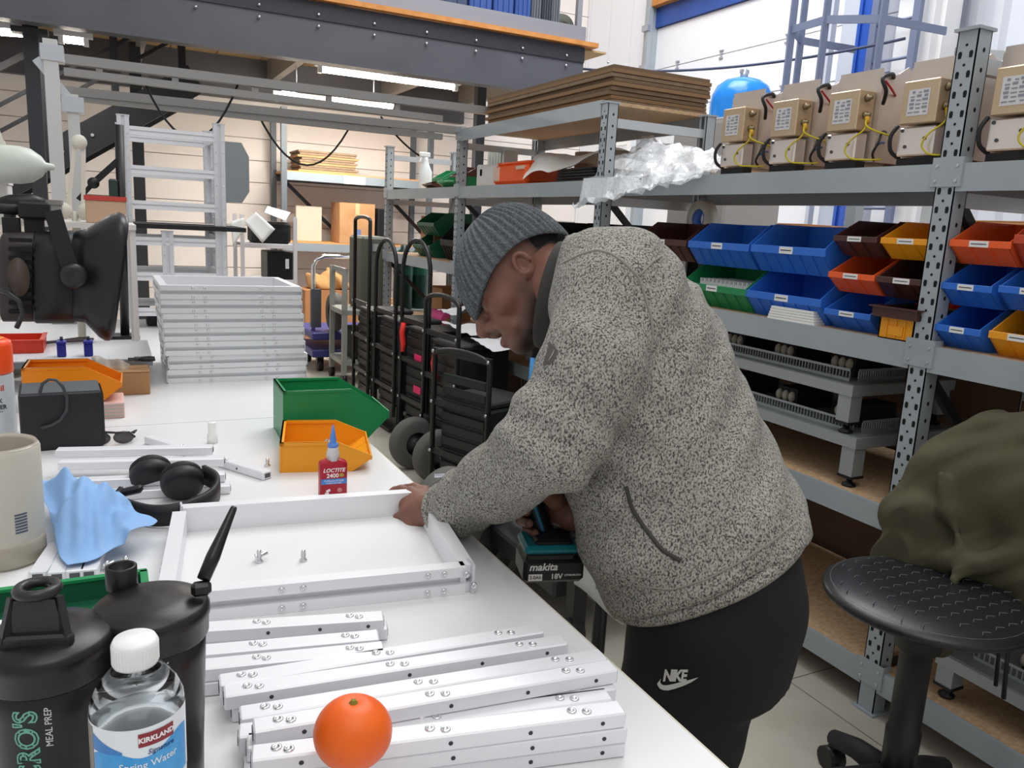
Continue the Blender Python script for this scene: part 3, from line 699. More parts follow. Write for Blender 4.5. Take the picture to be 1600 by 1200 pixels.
LR('bottom rail of the pile nearest the bench edge', (400, 1230), (977, 1158), z1)
LR('lowest loose rail, peeking out from under the orange', (380, 1200), (800, 1150), z1)
for i, (p, q, z) in enumerate([((86, 703), (332, 698), z3), ((90, 722), (350, 716), z2), ((96, 735), (332, 727), z2), ((96, 752), (352, 740), z2), ((110, 772), (360, 758), z1)]):
    if i == 2: continue
    LR(['top rail of the small pile behind the black headphones', 'rail under the top one in the pile behind the headphones', '', 'rail beside the blue cloth, behind the headphones', 'low rail right behind the headphones'][i], p, q, z, bl=(), side=())
for i, (p, q) in enumerate([((70, 892), (100, 846)), ((100, 892), (124, 846)), ((128, 890), (146, 846)), ((150, 888), (163, 850))]):
    LR(['rail poking out under the blue cloth, closest to the clear jar', 'second rail poking out under the blue cloth', 'third rail poking out under the blue cloth', 'thin rail under the blue cloth beside two bright screws'][i], p, q, z1, .0, bl=(), side=())
LR('narrow rail lying askew between the white cap and the yellow tray', (226, 682), (412, 738), z1, bl=(.3, .7), side=(.2, .8))
# bolts standing on the bench
def screw(label, p, h=.022, n=1):
    b = PZ(*p, TZ); t = thing('screw', label, 'screw', b)
    MB().lathe([(0, 0), (.006, 0), (.0058, .002), (.003, .005), (.003, h), (0, h+.001)], 12).build('shank', BOLT, t)
    MB().tube([(.0032*cos(i*.9), .0032*sin(i*.9), .006+i*(h-.008)/40) for i in range(41)], .0006, 4).build('thread', BOLT, t)
    if n > 1:
        MB().lathe([(0, -.001), (.006, 0), (.0058, .002), (.003, .005), (.003, h), (0, h)], 12, mat=Matrix.Rotation(1.2, 3, 'Y'), c=(-.004, .004, .005)).build('shank', BOLT, t)
    return t
screw('pair of tangled silver screws standing inside the open frame', (405, 878), .018, 2)
screw('single silver screw standing upright inside the open frame', (474, 876), .016)
screw('bright screw beside the black shaker lid, nearer the jar', (168, 892), .014, 2)
screw('bright screw standing between the blue cloth and the black shaker', (197, 882), .012)
screw('small screw lying at the end of the askew rail', (418, 728), .016)

# threadlocker bottle
LB = PZ(522, 778, TZ)
t = thing('threadlocker_bottle', 'red bottle with blue pointed nozzle standing behind the open frame', 'bottle', LB+Vector((0, .011, 0)), -.08)
RED = M('bottle_red', '#b0192f', .35)
def ovalloft(prof, n=28, p=3.2):
    """[(half width, half depth, z)]"""
    b = MB(); vs = []; fs = []
    for a_, d_, z in prof:
        for k in range(n):
            th = 2*pi*k/n; c_, s_ = cos(th), sin(th)
            vs.append((a_*abs(c_)**(2/p)*(1 if c_ >= 0 else -1), d_*abs(s_)**(2/p)*(1 if s_ >= 0 else -1), z))
    for i in range(len(prof)-1):
        for k in range(n): fs.append((i*n+k, i*n+(k+1) % n, (i+1)*n+(k+1) % n, (i+1)*n+k))
    fs += [tuple(range(n))[::-1], tuple((len(prof)-1)*n+k for k in range(n))]
    return b.add(vs, fs, True)
ovalloft([(.020, .0105, 0), (.0225, .0115, .002), (.0225, .0115, .056), (.0215, .011, .0595), (.014, .009, .0625), (.011, .009, .064)], p=6).build('body', RED, t)
MB().lathe([(.0105, .062), (.0105, .075), (.0085, .079), (.0085, .086)], 24).build('collar', M('collar_clear', '#e9e4e6', .3, trans=.2), t)
MB().lathe([(.0085, .084), (.009, .088), (.009, .0895), (.0045, .090), (.0055, .096), (.0012, .121), (0, .1215)], 20).build('nozzle', M('nozzle_blue', '#5b8ede', .35), t)
yf = -.01165
def put(mb, x, z, y=yf, m=WHITEP, par=t, nm='lettering', rl=None):
    mb.v = [(v[0]+x, y-v[2], v[1]+z) for v in mb.v]; mb.f = [f[::-1] for f in mb.f]; return mb.build(nm, m, par, rl)
LW = M('print_white', '#f2eeee', .5)
put(text_mb('LOCTITE', .0088, .0001, .00022, .25), 0, .0475, m=LW)
put(text_mb('2400', .0098, .0001, .00022), -.002, .0385, m=LW)
put(text_mb('THREADLOCKER', .0042, .0001), 0, .030, y=yf-.0004, m=LW)
put(text_mb('Medium Strength', .0036, .0001), 0, .0265, y=yf-.0004, m=LW)
MB().bb((-.0205, yf-.0003, .0245), (.0205, yf+.0002, .0335)).build('print_band', M('print_blue', '#4a86cf', .5), t)
MB().lathe([(.0042, 0), (.0042, .0004), (0, .0004)], 16, mat=Matrix.Rotation(pi/2, 3, 'X'), c=(.0125, yf, .039), sy=.75).build('print_dot', M('print_gold', '#b79a3c', .5), t)
MB().lathe([(.004, 0), (.004, .0004), (0, .0004)], 16, mat=Matrix.Rotation(pi/2, 3, 'X'), c=(.0095, yf, .0135)).build('print_dot', M('print_pink', '#d98c84', .5), t)
MB().beam((-.012, yf, .012), (-.006, yf, .015), .0006, .004, up=(0, 0, 1)).beam((-.014, yf, .0085), (-.008, yf, .0085), .0006, .004).build('print_mark', LW, t)
t.scale = (1.1, 1.1, 1.1)

# orange
t = thing('orange', 'ripe orange fruit resting on the loose rails', 'fruit', (.166, .581, TZ+.0492))
pr_ = []
for i in range(25):
    th = -pi/2+pi*i/24; r = .0325*cos(th); z = .0295*sin(th)+.0295
    if th > 1.15: z -= .0035*((th-1.15)/.42)**1.5
    pr_.append((max(r, .0002), z))
MB().lathe(pr_, 40, cap=False).build('peel', M('orange_peel', '#f06a12', .38, noise=(18, '#e85a12', .35, .7), bump=(1500, .12), sub=.15), t)
MB().lathe([(.0035, .0548), (.004, .0565), (.0018, .058), (.0022, .059), (0, .0592)], 10).build('stem', M('stem_green', '#8f8a3a', .7), t)

# green bin, yellow tray with clear caps
bin_(.15, .235, .118, 'green', 'big green picking bin at the bench edge, its open end over the aisle', (.448, 1.80, TZ), pi/2-.04, group=None, lab=False)
bin_(.185, .175, .06, 'yellow', 'shallow yellow tray holding clear caps, behind the red bottle', (.388, 1.60, TZ), pi/2-.22, group=None, lab=False, name='parts_tray')
CLR = M('clear_plastic', '#f3efe8', .15, trans=.75, ior=1.3)
for i, (dx, dy, a) in enumerate([(-.03, .01, .3), (0, .025, 1.2), (-.01, -.03, 2.2), (.012, -.004, 2.9)]):
    t = thing('clear_thimble', 'small clear plastic cap lying in the yellow tray', 'cap', (.388+dx, 1.61+dy, TZ+.006), a, 'clear caps in the yellow tray')
    MB().lathe([(.012, 0), (.011, .016), (.005, .019), (.004, .03), (0, .031)], 14, mat=Matrix.Rotation(.5, 3, 'X')).build('shell', CLR, t)
t = thing('bottle_stopper', 'small white bottle cap standing on the bench by the seam', 'cap', PZ(332, 692, TZ))
MB().lathe([(.011, 0), (.011, .018), (.0085, .02), (.0085, .045), (.007, .047), (0, .047)], 24).build('shell', WHITEP, t)

# headphones, folded
t = thing('headphones', 'folded black headphones lying on the bench beside the blue cloth', 'headphones', PZ(262, 780, TZ)); o = Vector(t.location)
band = [PZ(x, y, z)-o for x, y, z in ((190, 772, .955), (184, 783, .948), (200, 793, .945), (240, 802, .944), (285, 797, .947), (325, 780, .951), (340, 762, .955), (336, 748, .958), (318, 738, .962))]
def ribbon(pts, w, th, name, m, par):
    b = MB(); P = []
    n = len(pts)
    def cr(i, f):
        p0, p1, p2, p3 = pts[max(i-1, 0)], pts[i], pts[min(i+1, n-1)], pts[min(i+2, n-1)]
        return .5*((2*p1)+(p2-p0)*f+(2*p0-5*p1+4*p2-p3)*f*f+(3*p1-p0-3*p2+p3)*f**3)
    for i in range(n-1):
        for k in range(5): P.append(cr(i, k/5))
    P.append(pts[-1]); vs = []; fs = []
    for i, p in enumerate(P):
        d = (P[min(i+1, len(P)-1)]-P[max(i-1, 0)]).normalized(); s_ = d.cross(Vector((0, 0, 1))).normalized()
        for a_, c_ in ((-1, -1), (1, -1), (1.25, 0), (1, 1), (-1, 1), (-1.25, 0)): vs.append(p+s_*a_*th/2+Vector((0, 0, c_*w/2)))
    m_ = 6
    for i in range(len(P)-1):
        for k in range(m_): fs.append((i*m_+k, i*m_+(k+1) % m_, (i+1)*m_+(k+1) % m_, (i+1)*m_+k))
    fs += [tuple(range(m_))[::-1], tuple((len(P)-1)*m_+k for k in range(m_))]
    return b.add(vs, fs, True).build(name, m, par)
HB = M('headphone_black', '#1c1c1e', .5)
ribbon([p+Vector((0, 0, -.004)) for p in band], .034, .007, 'headband', HB, t)
for i, (px_, py_, dz, tilt) in enumerate(((238, 752, .032, .35), (287, 765, .034, .3))):
    c = PZ(px_, py_+22, TZ)-o+Vector((0, .012, dz)); R = Euler((-1.05, tilt, .2)).to_matrix()
    cu = MB().lathe([(.0, -.014), (.024, -.014), (.033, -.010), (.0355, -.002), (.0355, .006), (.033, .010)], 32, c=c, mat=R, cap=False).build('ear_cup', HB, t)
    MB().tube([c+R @ Vector((.026*cos(k*pi/12), .026*sin(k*pi/12), .014)) for k in range(24)], .0095, 10, closed=True).build('cushion', M('cushion_black', '#121213', .6), cu)
    MB().lathe([(0, .006), (.026, .006), (.026, .009), (0, .009)], 24, c=c, mat=R).build('grille', M('grille_black', '#0e0e0f', .7), cu)
MB().beam(band[0]+Vector((.0, 0, .002)), PZ(222, 763, .965)-o, .016, .012, bev=.003).build('hinge', HB, t)
MB().beam(band[-1], PZ(300, 740, .965)-o, .016, .012, bev=.003).build('hinge', HB, t)

# blue paper cloth
from mathutils import noise as _nz
def cloth(name, label, cat, mat, corners, n, hfun, thick=.0012, sub=1):
    c = [Vector(p) for p in corners]; vs = []; fs = []
    for j in range(n+1):
        for i in range(n+1):
            u, v = i/n, j/n
            p = (c[0]*(1-u)+c[1]*u)*(1-v)+(c[3]*(1-u)+c[2]*u)*v
            vs.append(hfun(u, v, p))
    for j in range(n):
        for i in range(n): fs.append((j*(n+1)+i, j*(n+1)+i+1, (j+1)*(n+1)+i+1, (j+1)*(n+1)+i))
    o = MB().add(vs, fs, True).build(name, mat)
    s_ = o.modifiers.new('thick', 'SOLIDIFY'); s_.thickness = thick; s_.offset = 0
    if sub: q = o.modifiers.new('smooth', 'SUBSURF'); q.levels = q.render_levels = sub
    return tag(o, label, cat)
def hb(u, v, p):
    n1 = _nz.noise(Vector((u*2.1+3, v*2.3, .3))); n2 = _nz.noise(Vector((u*5, v*4.2+7, 1.7)))
    ridge = (1-abs(2*abs((u*.9+v*.55+.25*n1) % .5*2-.5)-.5)*1)
    h = .014+.05*(1-v)*(1-abs(u-.35)*1.1)+.026*ridge+.016*n2
    edge = min(v, 1-v, u, 1-u); h *= .35+.65*min(1, edge*5)
    fold = max(0, .22-abs(v-.55+.25*(u-.5)))
    return Vector((p.x+.014*n1*(1-edge), p.y+.016*n2, max(TZ+.022 if v > .5 and u < .6 else TZ+.042, TZ+.006+h+.1*fold)))
cl = cloth('paper_cloth', 'crumpled light blue paper cloth lying over rails beside the headphones', 'cloth', M('cloth_blue', '#93b9e6', .85, noise=(14, '#86aede', .3, .7), bump=(700, .25)),
      [PZ(62, 760, .95), PZ(172, 745, .985), PZ(246, 852, .925), PZ(108, 886, .942)], 26, hb)

# two black shakers with flip lids
SH = M('shaker_black', '#161617', .35, bump=(300, .01))
def shaker(label, c, rz):
    t = thing('shaker_bottle', label, 'shaker', c, rz); R = .0445
    MB().lathe([(R*.80, 0), (R*.84, .003), (R*.86, .05), (R*.93, .13), (R*.95, .158)], 48).build('body', SH, t)
    ld = MB().lathe([(R*.97, .150), (R*1.0, .152), (R*1.0, .166), (R*1.03, .168), (R*1.03, .174), (R*.99, .177), (R*.95, .179), (R*.5, .184), (0, .187)], 48).build('lid', SH, t)
    return t, ld
S1 = PD(72, 975, .60); S1.z = TZ
t, ld = shaker('black shaker with open loop spout and green lettering, at the bench corner', S1, .0)
d1 = Vector((S1.x, S1.y, 0)).normalized(); q = Matrix.Rotation(-.25, 3, 'Z')
R3 = frame((cos(-.25), sin(-.25), 0), (0, 0, 1))
# loop spout: upright wedge with a round mouth on top
sp = MB()
sp.prism([(-.019, -.0), (.019, 0), (.0135, .034), (-.0135, .034)], .004, mat=R3, c=q @ Vector((0, -.016, .182)))
for s_ in (-1, 1): sp.beam(q @ Vector((s_*.019, -.02, .184)), q @ Vector((s_*.013, -.014, .216)), .005, .012)
sp.build('spout', M('spout_black', '#29292b', .35), ld)
MB().tube([q @ Vector((.0125*cos(k*pi/10), -.012+.0125*sin(k*pi/10), .221)) for k in range(20)], .0042, 8, closed=True).build('spout_ring', M('spout_black'), ld)
MB().beam(q @ Vector((-.025, -.021, .184)), q @ Vector((.025, -.021, .184)), .008, .012, bev=.002).build('hinge_bar', M('spout_black'), ld)
def side_text(par, txt, size, a0, z, m, bold=0, R=.0415, sp=1.0, shear=0):
    """lettering running up the side of a cylinder, reading bottom to top"""
    b = text_mb(txt, size, .0002, bold, shear, sp); b.v = [(-v[1], v[0], v[2]) for v in b.v]
    wrap(b, R, a0=a0, cz=z); out = []
    for x, y, zz in b.v:                       # follow the taper of the wall
        r = sqrt(x*x+y*y); q = .0445*(.86+.07*(zz-.05)/.08 if zz < .13 else .93+.02*(zz-.13)/.028); q += .0003+(r-R)*.6; out.append((x/r*q, y/r*q, zz))
    b.v = out; return b.build('lettering', m, par)
GRT = M('print_green', '#6fae97', .6); WHT = M('print_chalk', '#d9d9d9', .6)
va = lambda c: atan2(-c.y, -c.x)               # angle from the thing to the viewer side
a_ = va(S1)
side_text(t, "MACRO'S", .0215, a_-.40, .096, GRT, .0008, R=.0404)
side_text(t, "MACRO'S", .0215, a_-.40, .096, M('print_greendark', '#1d2b27', .6), -.0004, R=.0396)
side_text(t, 'MEAL PREP', .0066, a_-.06, .126, WHT, .0, R=.0412, shear=.15)
S2 = PD(235, 930, .655); S2.z = TZ
t, ld = shaker('black shaker with a long raised flip lid behind the water bottle', S2, 0)
q = Matrix.Rotation(.0, 3, 'Z'); va2 = (Vector((S2.x, S2.y, 0))).normalized()
MB().lathe([(.0125, .178), (.0125, .197), (.0105, .198), (.0095, .197), (.0095, .186), (0, .186)], 24, c=PZ(190, 905, TZ+.185)-S2-Vector((0, 0, .185)), cap=False).build('spout', SH, ld)
a = PD(318, 905, .665)-S2; b2 = PD(366, 792, .70)-S2
fl = MB().tube([a, a.lerp(b2, .3), a.lerp(b2, .6), a.lerp(b2, .97), b2], [.0055, .006, .0045, .003, .0024], 12).build('flip_lid', SH, ld)
MB().beam(a+Vector((-.010, 0, -.008)), a+Vector((.006, 0, -.008)), .010, .012, bev=.003).build('hinge_block', SH, ld)
side_text(t, 'SUGAR', .0095, va(S2)+.20, .131, WHT, .0, R=.0422)

# water bottle
W0 = PD(211, 1010, .548); W0.z = TZ
t = thing('water_bottle', 'clear water bottle with white cap and blue label', 'bottle', W0)
PET = M('pet_clear', '#ffffff', .05, trans=1, ior=1.25)
MB().lathe([(.0, .002), (.024, .0), (.030, .006), (.0305, .02), (.0285, .028), (.0305, .036), (.0285, .046), (.0305, .056), (.0305, .136), (.0308, .155), (.0298, .165), (.0255, .175), (.0185, .184), (.0135, .189), (.0130, .196)], 48, cap=False).build('shell', PET, t)
MB().lathe([(0, .004), (.0285, .006), (.0290, .05), (.0290, .145), (.0285, .1675), (0, .168)], 48, cap=False).build('water', M('water', '#f2f6f8', .02, trans=1, ior=1.33), t)
MB().lathe([(.0142, .190), (.0148, .192), (.0148, .206), (.0135, .2085), (0, .209)], 40).build('cap', WHITEP, t)
cap = MB()
for k in range(40):
    a = 2*pi*k/40; cap.beam((.0148*cos(a), .0148*sin(a), .192), (.0148*cos(a), .0148*sin(a), .205), .0008, .0008, up=(cos(a), sin(a), 0))
cap.build('knurl', WHITEP, t, kind='stuff')
av = va(W0)
def arc(z0, z1, a0, a1, m, nm, R=.0309, n=24, zf=None, par=None):
    b = MB(); vs = []; fs = []
    for i in range(n+1):
        a = a0+(a1-a0)*i/n; top = z1 if zf is None else zf(i/n)
        vs += [(R*cos(a), R*sin(a), z0), (R*cos(a), R*sin(a), top)]
    for i in range(n): fs.append((i*2, i*2+2, i*2+3, i*2+1))
    return b.add(vs, fs, True).build(nm, m, par or t)
lb = arc(.108, .158, 0, 2*pi, M('label_white', '#e9eef2', .4), 'label', R=.0308, n=48)
arc(.110, .139, av-1.1, av+1.25, M('label_blue', '#2f93d8', .4, noise=(60, '#56aee6', .3, .75)), 'print_wave', R=.03095, zf=lambda f: .137+.004*sin(f*9)+.006*f, par=lb)
arc(.140, .155, av-1.1, av-.35, M('label_blue2', '#3b7fc4', .4), 'print_wave', R=.0310, zf=lambda f: .152-.010*f, par=lb)
arc(.1095, .156, av-1.55, av-1.12, M('label_panel', '#8c8478', .5), 'print_panel', R=.0310, par=lb)
b = MB(); rd = arc(.1442, .1542, av-.02, av+.76, M('label_red', '#8c2330', .4), 'print_panel', R=.0311, par=lb)
def cyl_text(par, txt, size, a0, z, m, bold=0, R=.0312, shear=0):
    b = text_mb(txt, size, .0001, bold, shear); wrap(b, R, a0=a0, cz=z); return b.build('lettering', m, par)
cyl_text(lb, 'KIRKLAND', .0050, av+.37, .1490, LW, .00018)
cyl_text(lb, 'Signature', .005, av+.45, .1395, M('print_navy', '#2b3f7c', .5), 0, shear=.3)
cyl_text(lb, 'Spring Water', .0072, av+.2, .1305, LW, .0)
cyl_text(lb, '500 mL', .0045, av+.35, .118, LW, .0)

# clear jar with a big paper label, flux remover can
J0 = Vector((-.150, 1.255, TZ))
t = thing('clear_jar', 'tall clear plastic jar with cream paper label in front of the spray can', 'jar', J0)
MB().lathe([(.050, 0), (.054, .006), (.054, .03), (.053, .036)], 40).build('base', M('jar_base', '#cdc4b4', .25, trans=.4), t)
MB().lathe([(.053, .036), (.054, .05), (.054, .162), (.0525, .166)], 40, cap=False).build('label', M('jar_label', '#cfc9bd', .55, noise=(8, '#c6c0b3', .3, .7)), t)
MB().lathe([(.0525, .166), (.050, .170), (.046, .164), (.046, .06)], 40, cap=False).build('shell', M('jar_base'), t)
aj = va(J0)
for i in range(7):
    b = MB(); z = .052+i*.0042
    vs = [(.0544*cos(aj+.30+k*.05), .0544*sin(aj+.30+k*.05), z+dz) for k in range(7) for dz in (0, .0024)]
    b.add(vs, [(k*2, k*2+2, k*2+3, k*2+1) for k in range(6)]).build('barcode', M('barcode_blue', '#4f5a74', .6), t, kind='stuff')
C0 = Vector((-.176, 1.47, TZ))
t = thing('spray_can', 'aerosol can with an orange cap behind the clear jar', 'can', C0)
MB().lathe([(.0315, 0), (.033, .004), (.033, .225), (.031, .229)], 40).build('body', M('can_label', '#c9ccce', .35, .3), t)
MB().lathe([(.0335, .229), (.034, .231), (.034, .272), (.032, .279), (.026, .282), (0, .2825)], 40).build('cap', M('cap_orange', '#f4511d', .35), t)
MB().lathe([(0, .2826), (.024, .2826), (.024, .2832), (0, .2832)], 32).build('cap_disc', M('cap_top', '#f28a2a', .4), t)
ac = va(C0)
def can_text(txt, size, a0, z, m, bold=0, sh=0):
    b = text_mb(txt, size, .0001, bold, sh); wrap(b, .0332, a0=a0, cz=z); return b.build('lettering', m, t)
can_text('ambersil', .0125, ac-.05, .207, M('print_red', '#c8321f', .5), .0003)
can_text('FLUX', .0095, ac+.12, .187, LETT, .0003); can_text('REMOVER', .0095, ac+.02, .177, LETT, .0003)
can_text('CIRCUIT BOARDS', .003, ac+.1, .170, LETT)

# black power supply with a looped lead
t = thing('power_supply', 'black ridged power supply box behind the spray can', 'power supply', (-.10, 1.87, TZ), .06)
MB().bb((-.075, -.06, 0), (.072, .06, .118), bev=.003).build('body', M('psu_black', '#1b1c1f', .45), t)
for i in range(14): MB().bb((.0715, -.056+i*.0083, .006), (.076, -.053+i*.0083, .112)).build('fin', M('psu_black'), t)
MB().bb((-.07, -.055, .1182), (.07, .055, .1195)).build('top_plate', M('psu_top', '#5b5e62', .5), t)
a = Vector((-.10, 1.87, TZ))
tag(MB().tube([PY(*p, 1.80) for p in ((62, 614), (66, 600), (76, 593), (88, 594), (98, 604), (105, 622), (104, 642), (94, 657), (80, 665), (64, 669))], .0032, 8).build('power_lead', M('lead_grey', '#3c3d40', .5)), 'thin grey lead looping up in front of the black power supply', 'cable')
t = thing('safety_glasses', 'dark folded glasses lying by the power supply', 'glasses', PZ(182, 694, TZ))
o = Vector(t.location)
for s_ in (-1, 1): MB().ell((s_*.022-.008, 0, .014), (.020, .003, .014), 14, 8).build('lens', M('lens_dark', '#5a5657', .1, trans=.5), t)
MB().tube([(-.05, .0, .022), (-.02, .002, .027), (.0, .0, .025), (.025, .001, .024), (.036, .004, .012)], .0025, 8).build('frame', BLACK, t)
MB().tube([(-.05, 0, .022), (-.062, .03, .02), (-.03, .06, .004)], .002, 6).build('temple', BLACK, t); MB().tube([(.034, 0, .022), (.04, .03, .02), (.02, .055, .004)], .002, 6).build('temple', BLACK, t)

# pale carton, amber bin on it, brown carton
t = thing('pale_carton', 'flat pale pink carton under the amber bin', 'carton', (-.055, 2.10, TZ))
MB().bb((-.07, -.045, 0), (.075, .07, .038), bev=.002).build('body', M('carton_pink', '#dcb8b0', .7), t)
for i in range(4): MB().bb((-.068, -.0458, .005+i*.008), (.073, -.0448, .009+i*.008)).build('layer', M('carton_grey', '#b7afa6', .7), t)
bin_(.12, .20, .085, 'yellow', 'amber orange bin standing on the pale carton by the power supply', (-.085, 2.13, TZ+.0385), pi/2-.03, group=None, lab=False)
MATS['bin_amber'] = M('bin_amber', '#ee8a16', .35)
for o_ in list(COL.objects):
    if o_.parent and o_.parent.get('label', '').startswith('amber') and o_.type == 'MESH': o_.data.materials[0] = MATS['bin_amber']
t = thing('brown_carton', 'small brown carton under the edge of the white board', 'carton', (.042, 2.36, TZ))
MB().bb((-.05, -.05, 0), (.045, .05, .062), bev=.002).build('body', CARD, t); MB().bb((-.052, -.015, .02), (-.049, .015, .05)).bb((-.05, -.052, .062), (.045, .05, .0635)).build('flap', CARD, t)

# white jig board with blue clamps, pliers, bag, red tray
t = thing('jig_board', 'white ruled jig board with grey edge behind the amber bin', 'board', (-.1, 2.55, TZ+.065))
MB().bb((-.32, -.14, 0), (.20, .20, .016)).build('panel', M('board_white', '#dfe0e3', .4), t)
MB().bb((-.32, -.143, -.004), (.20, -.14, .013)).build('edge_strip', M('board_edge', '#7e858d', .5), t)
for i in range(16): MB().bb((-.24+i*.022, -.135, .0161), (-.2392+i*.022, -.09, .0165)).build('rule_mark', M('rule_grey', '#b4b8c2', .6), t)
MB().beam((-.31, -.12, .0164), (-.18, .19, .0164), .002, .0006).build('rule_line', M('rule_grey'), t)
for xx in (-.30, .18):
    for yy in (-.12, .18): MB().bb((xx-.01, yy-.01, -.065), (xx+.01, yy+.01, 0)).build('foot', BLACKM, t)
for i, (px_, l) in enumerate(((97, 'blue clamp on the white board, nearer the black lamp'), (139, 'blue clamp on the white board, nearer the plastic bag'))):
    p = PY(px_, 560, 2.47); t = thing('clamp', l, 'clamp', (p.x, 2.47, TZ+.0815))
    MB().bb((-.011, -.008, 0), (.011, .006, .034), bev=.002).bb((-.012, -.009, .034), (.012, .03, .042), bev=.002).build('body', M('clamp_blue', '#2a2f9a', .4), t); MB().cyl((0, .02, .042), (0, .02, .052), .004, 8).build('screw', DARKST, t)
def pliers(label, p, q, z, m):
    a, b2 = PZ(*p, z), PZ(*q, z); t = thing('pliers', label, 'pliers', a, atan2((b2-a).y, (b2-a).x)); L = (b2-a).length
    for s_ in (-1, 1):
        MB().tube([(L*.35, s_*.003, .008), (L*.5, s_*.010, .008), (L*.8, s_*.016, .008), (L, s_*.013, .008)], [.003, .005, .0055, .004], 8).build('handle', m, t)
        MB().beam((L*.35, s_*.003, .008), (0, s_*.0015, .008), .005, .008).build('jaw', DARKST, t)
    MB().cyl((L*.35, 0, .003), (L*.35, 0, .014), .008, 12).build('pivot', DARKST, t)
pliers('black handled pliers lying at the edge of the white board', (200, 566), (242, 565), TZ+.0815, BLACKM)
pliers('dark pliers lying on the white board behind the blue clamps', (68, 540), (142, 533), TZ+.0815, M('grip_grey', '#4b423d', .6))
B0 = PZ(160, 600, TZ+.07)
bg = MB(); vs = []; n = 14
c_ = [PY(139, 612, 2.33), PY(188, 612, 2.33), PY(204, 566, 2.36), PY(143, 557, 2.36)]
o = cloth('plastic_bag', 'small clear plastic bag standing at the white board edge', 'bag', M('bag_clear', '#e9dfd2', .2, trans=.55, ior=1.15, alpha=.75), c_, 14, lambda u, v, p: p+Vector((0, .012*sin(u*9+v*4)+.01*sin(v*7), .006*sin(u*11)*v)), .0006)
t = thing('red_tray', 'bright red tray on the white board under the black lamp', 'tray', (-.27, 2.60, TZ+.0815))
b = MB().bb((-.1, -.06, 0), (.095, .08, .003)).bb((-.1, -.063, 0), (.095, -.06, .035)).bb((-.1, .08, 0), (.095, .083, .035)).bb((.095, -.06, 0), (.098, .08, .035)).bb((-.1, -.06, 0), (-.097, .08, .035))
b.build('body', M('tray_red', '#d63a22', .4), t); MB().bb((-.1, -.066, .033), (.101, -.058, .037)).bb((.09, -.06, .033), (.101, .086, .037)).build('rim', M('tray_red'), t)
t = thing('green_tray', 'dark green parts tray behind the two black shakers', 'tray', (-.105, .985, TZ))
b = MB().bb((-.16, -.08, 0), (.13, .09, .003)).bb((-.16, .087, 0), (.13, .09, .03)).bb((-.16, -.08, 0), (.13, -.077, .03)).bb((.127, -.08, 0), (.13, .09, .03)).bb((-.16, -.08, 0), (-.157, .09, .03))
b.build('body', BINM['darkgreen'], t); MB().bb((-.16, .085, .029), (.133, .094, .033)).bb((.125, -.084, .029), (.134, .09, .033)).bb((-.16, -.084, .029), (.133, -.075, .033)).build('rim', BINM['green'], t)
for i, (x, y) in enumerate(((-.19, .99), (-.15, .965), (-.12, 1.0))):
    q = thing('white_clip', 'small white plastic clip lying in the dark green tray', 'clip', (x, y, TZ+.004), .7*i, 'white clips in the green tray')
    MB().bb((-.008, -.012, 0), (.008, .012, .02), bev=.002).build('body', WHITEP, q); MB().bb((-.005, -.016, .02), (.005, .004, .026), bev=.001).build('tongue', WHITEP, q)
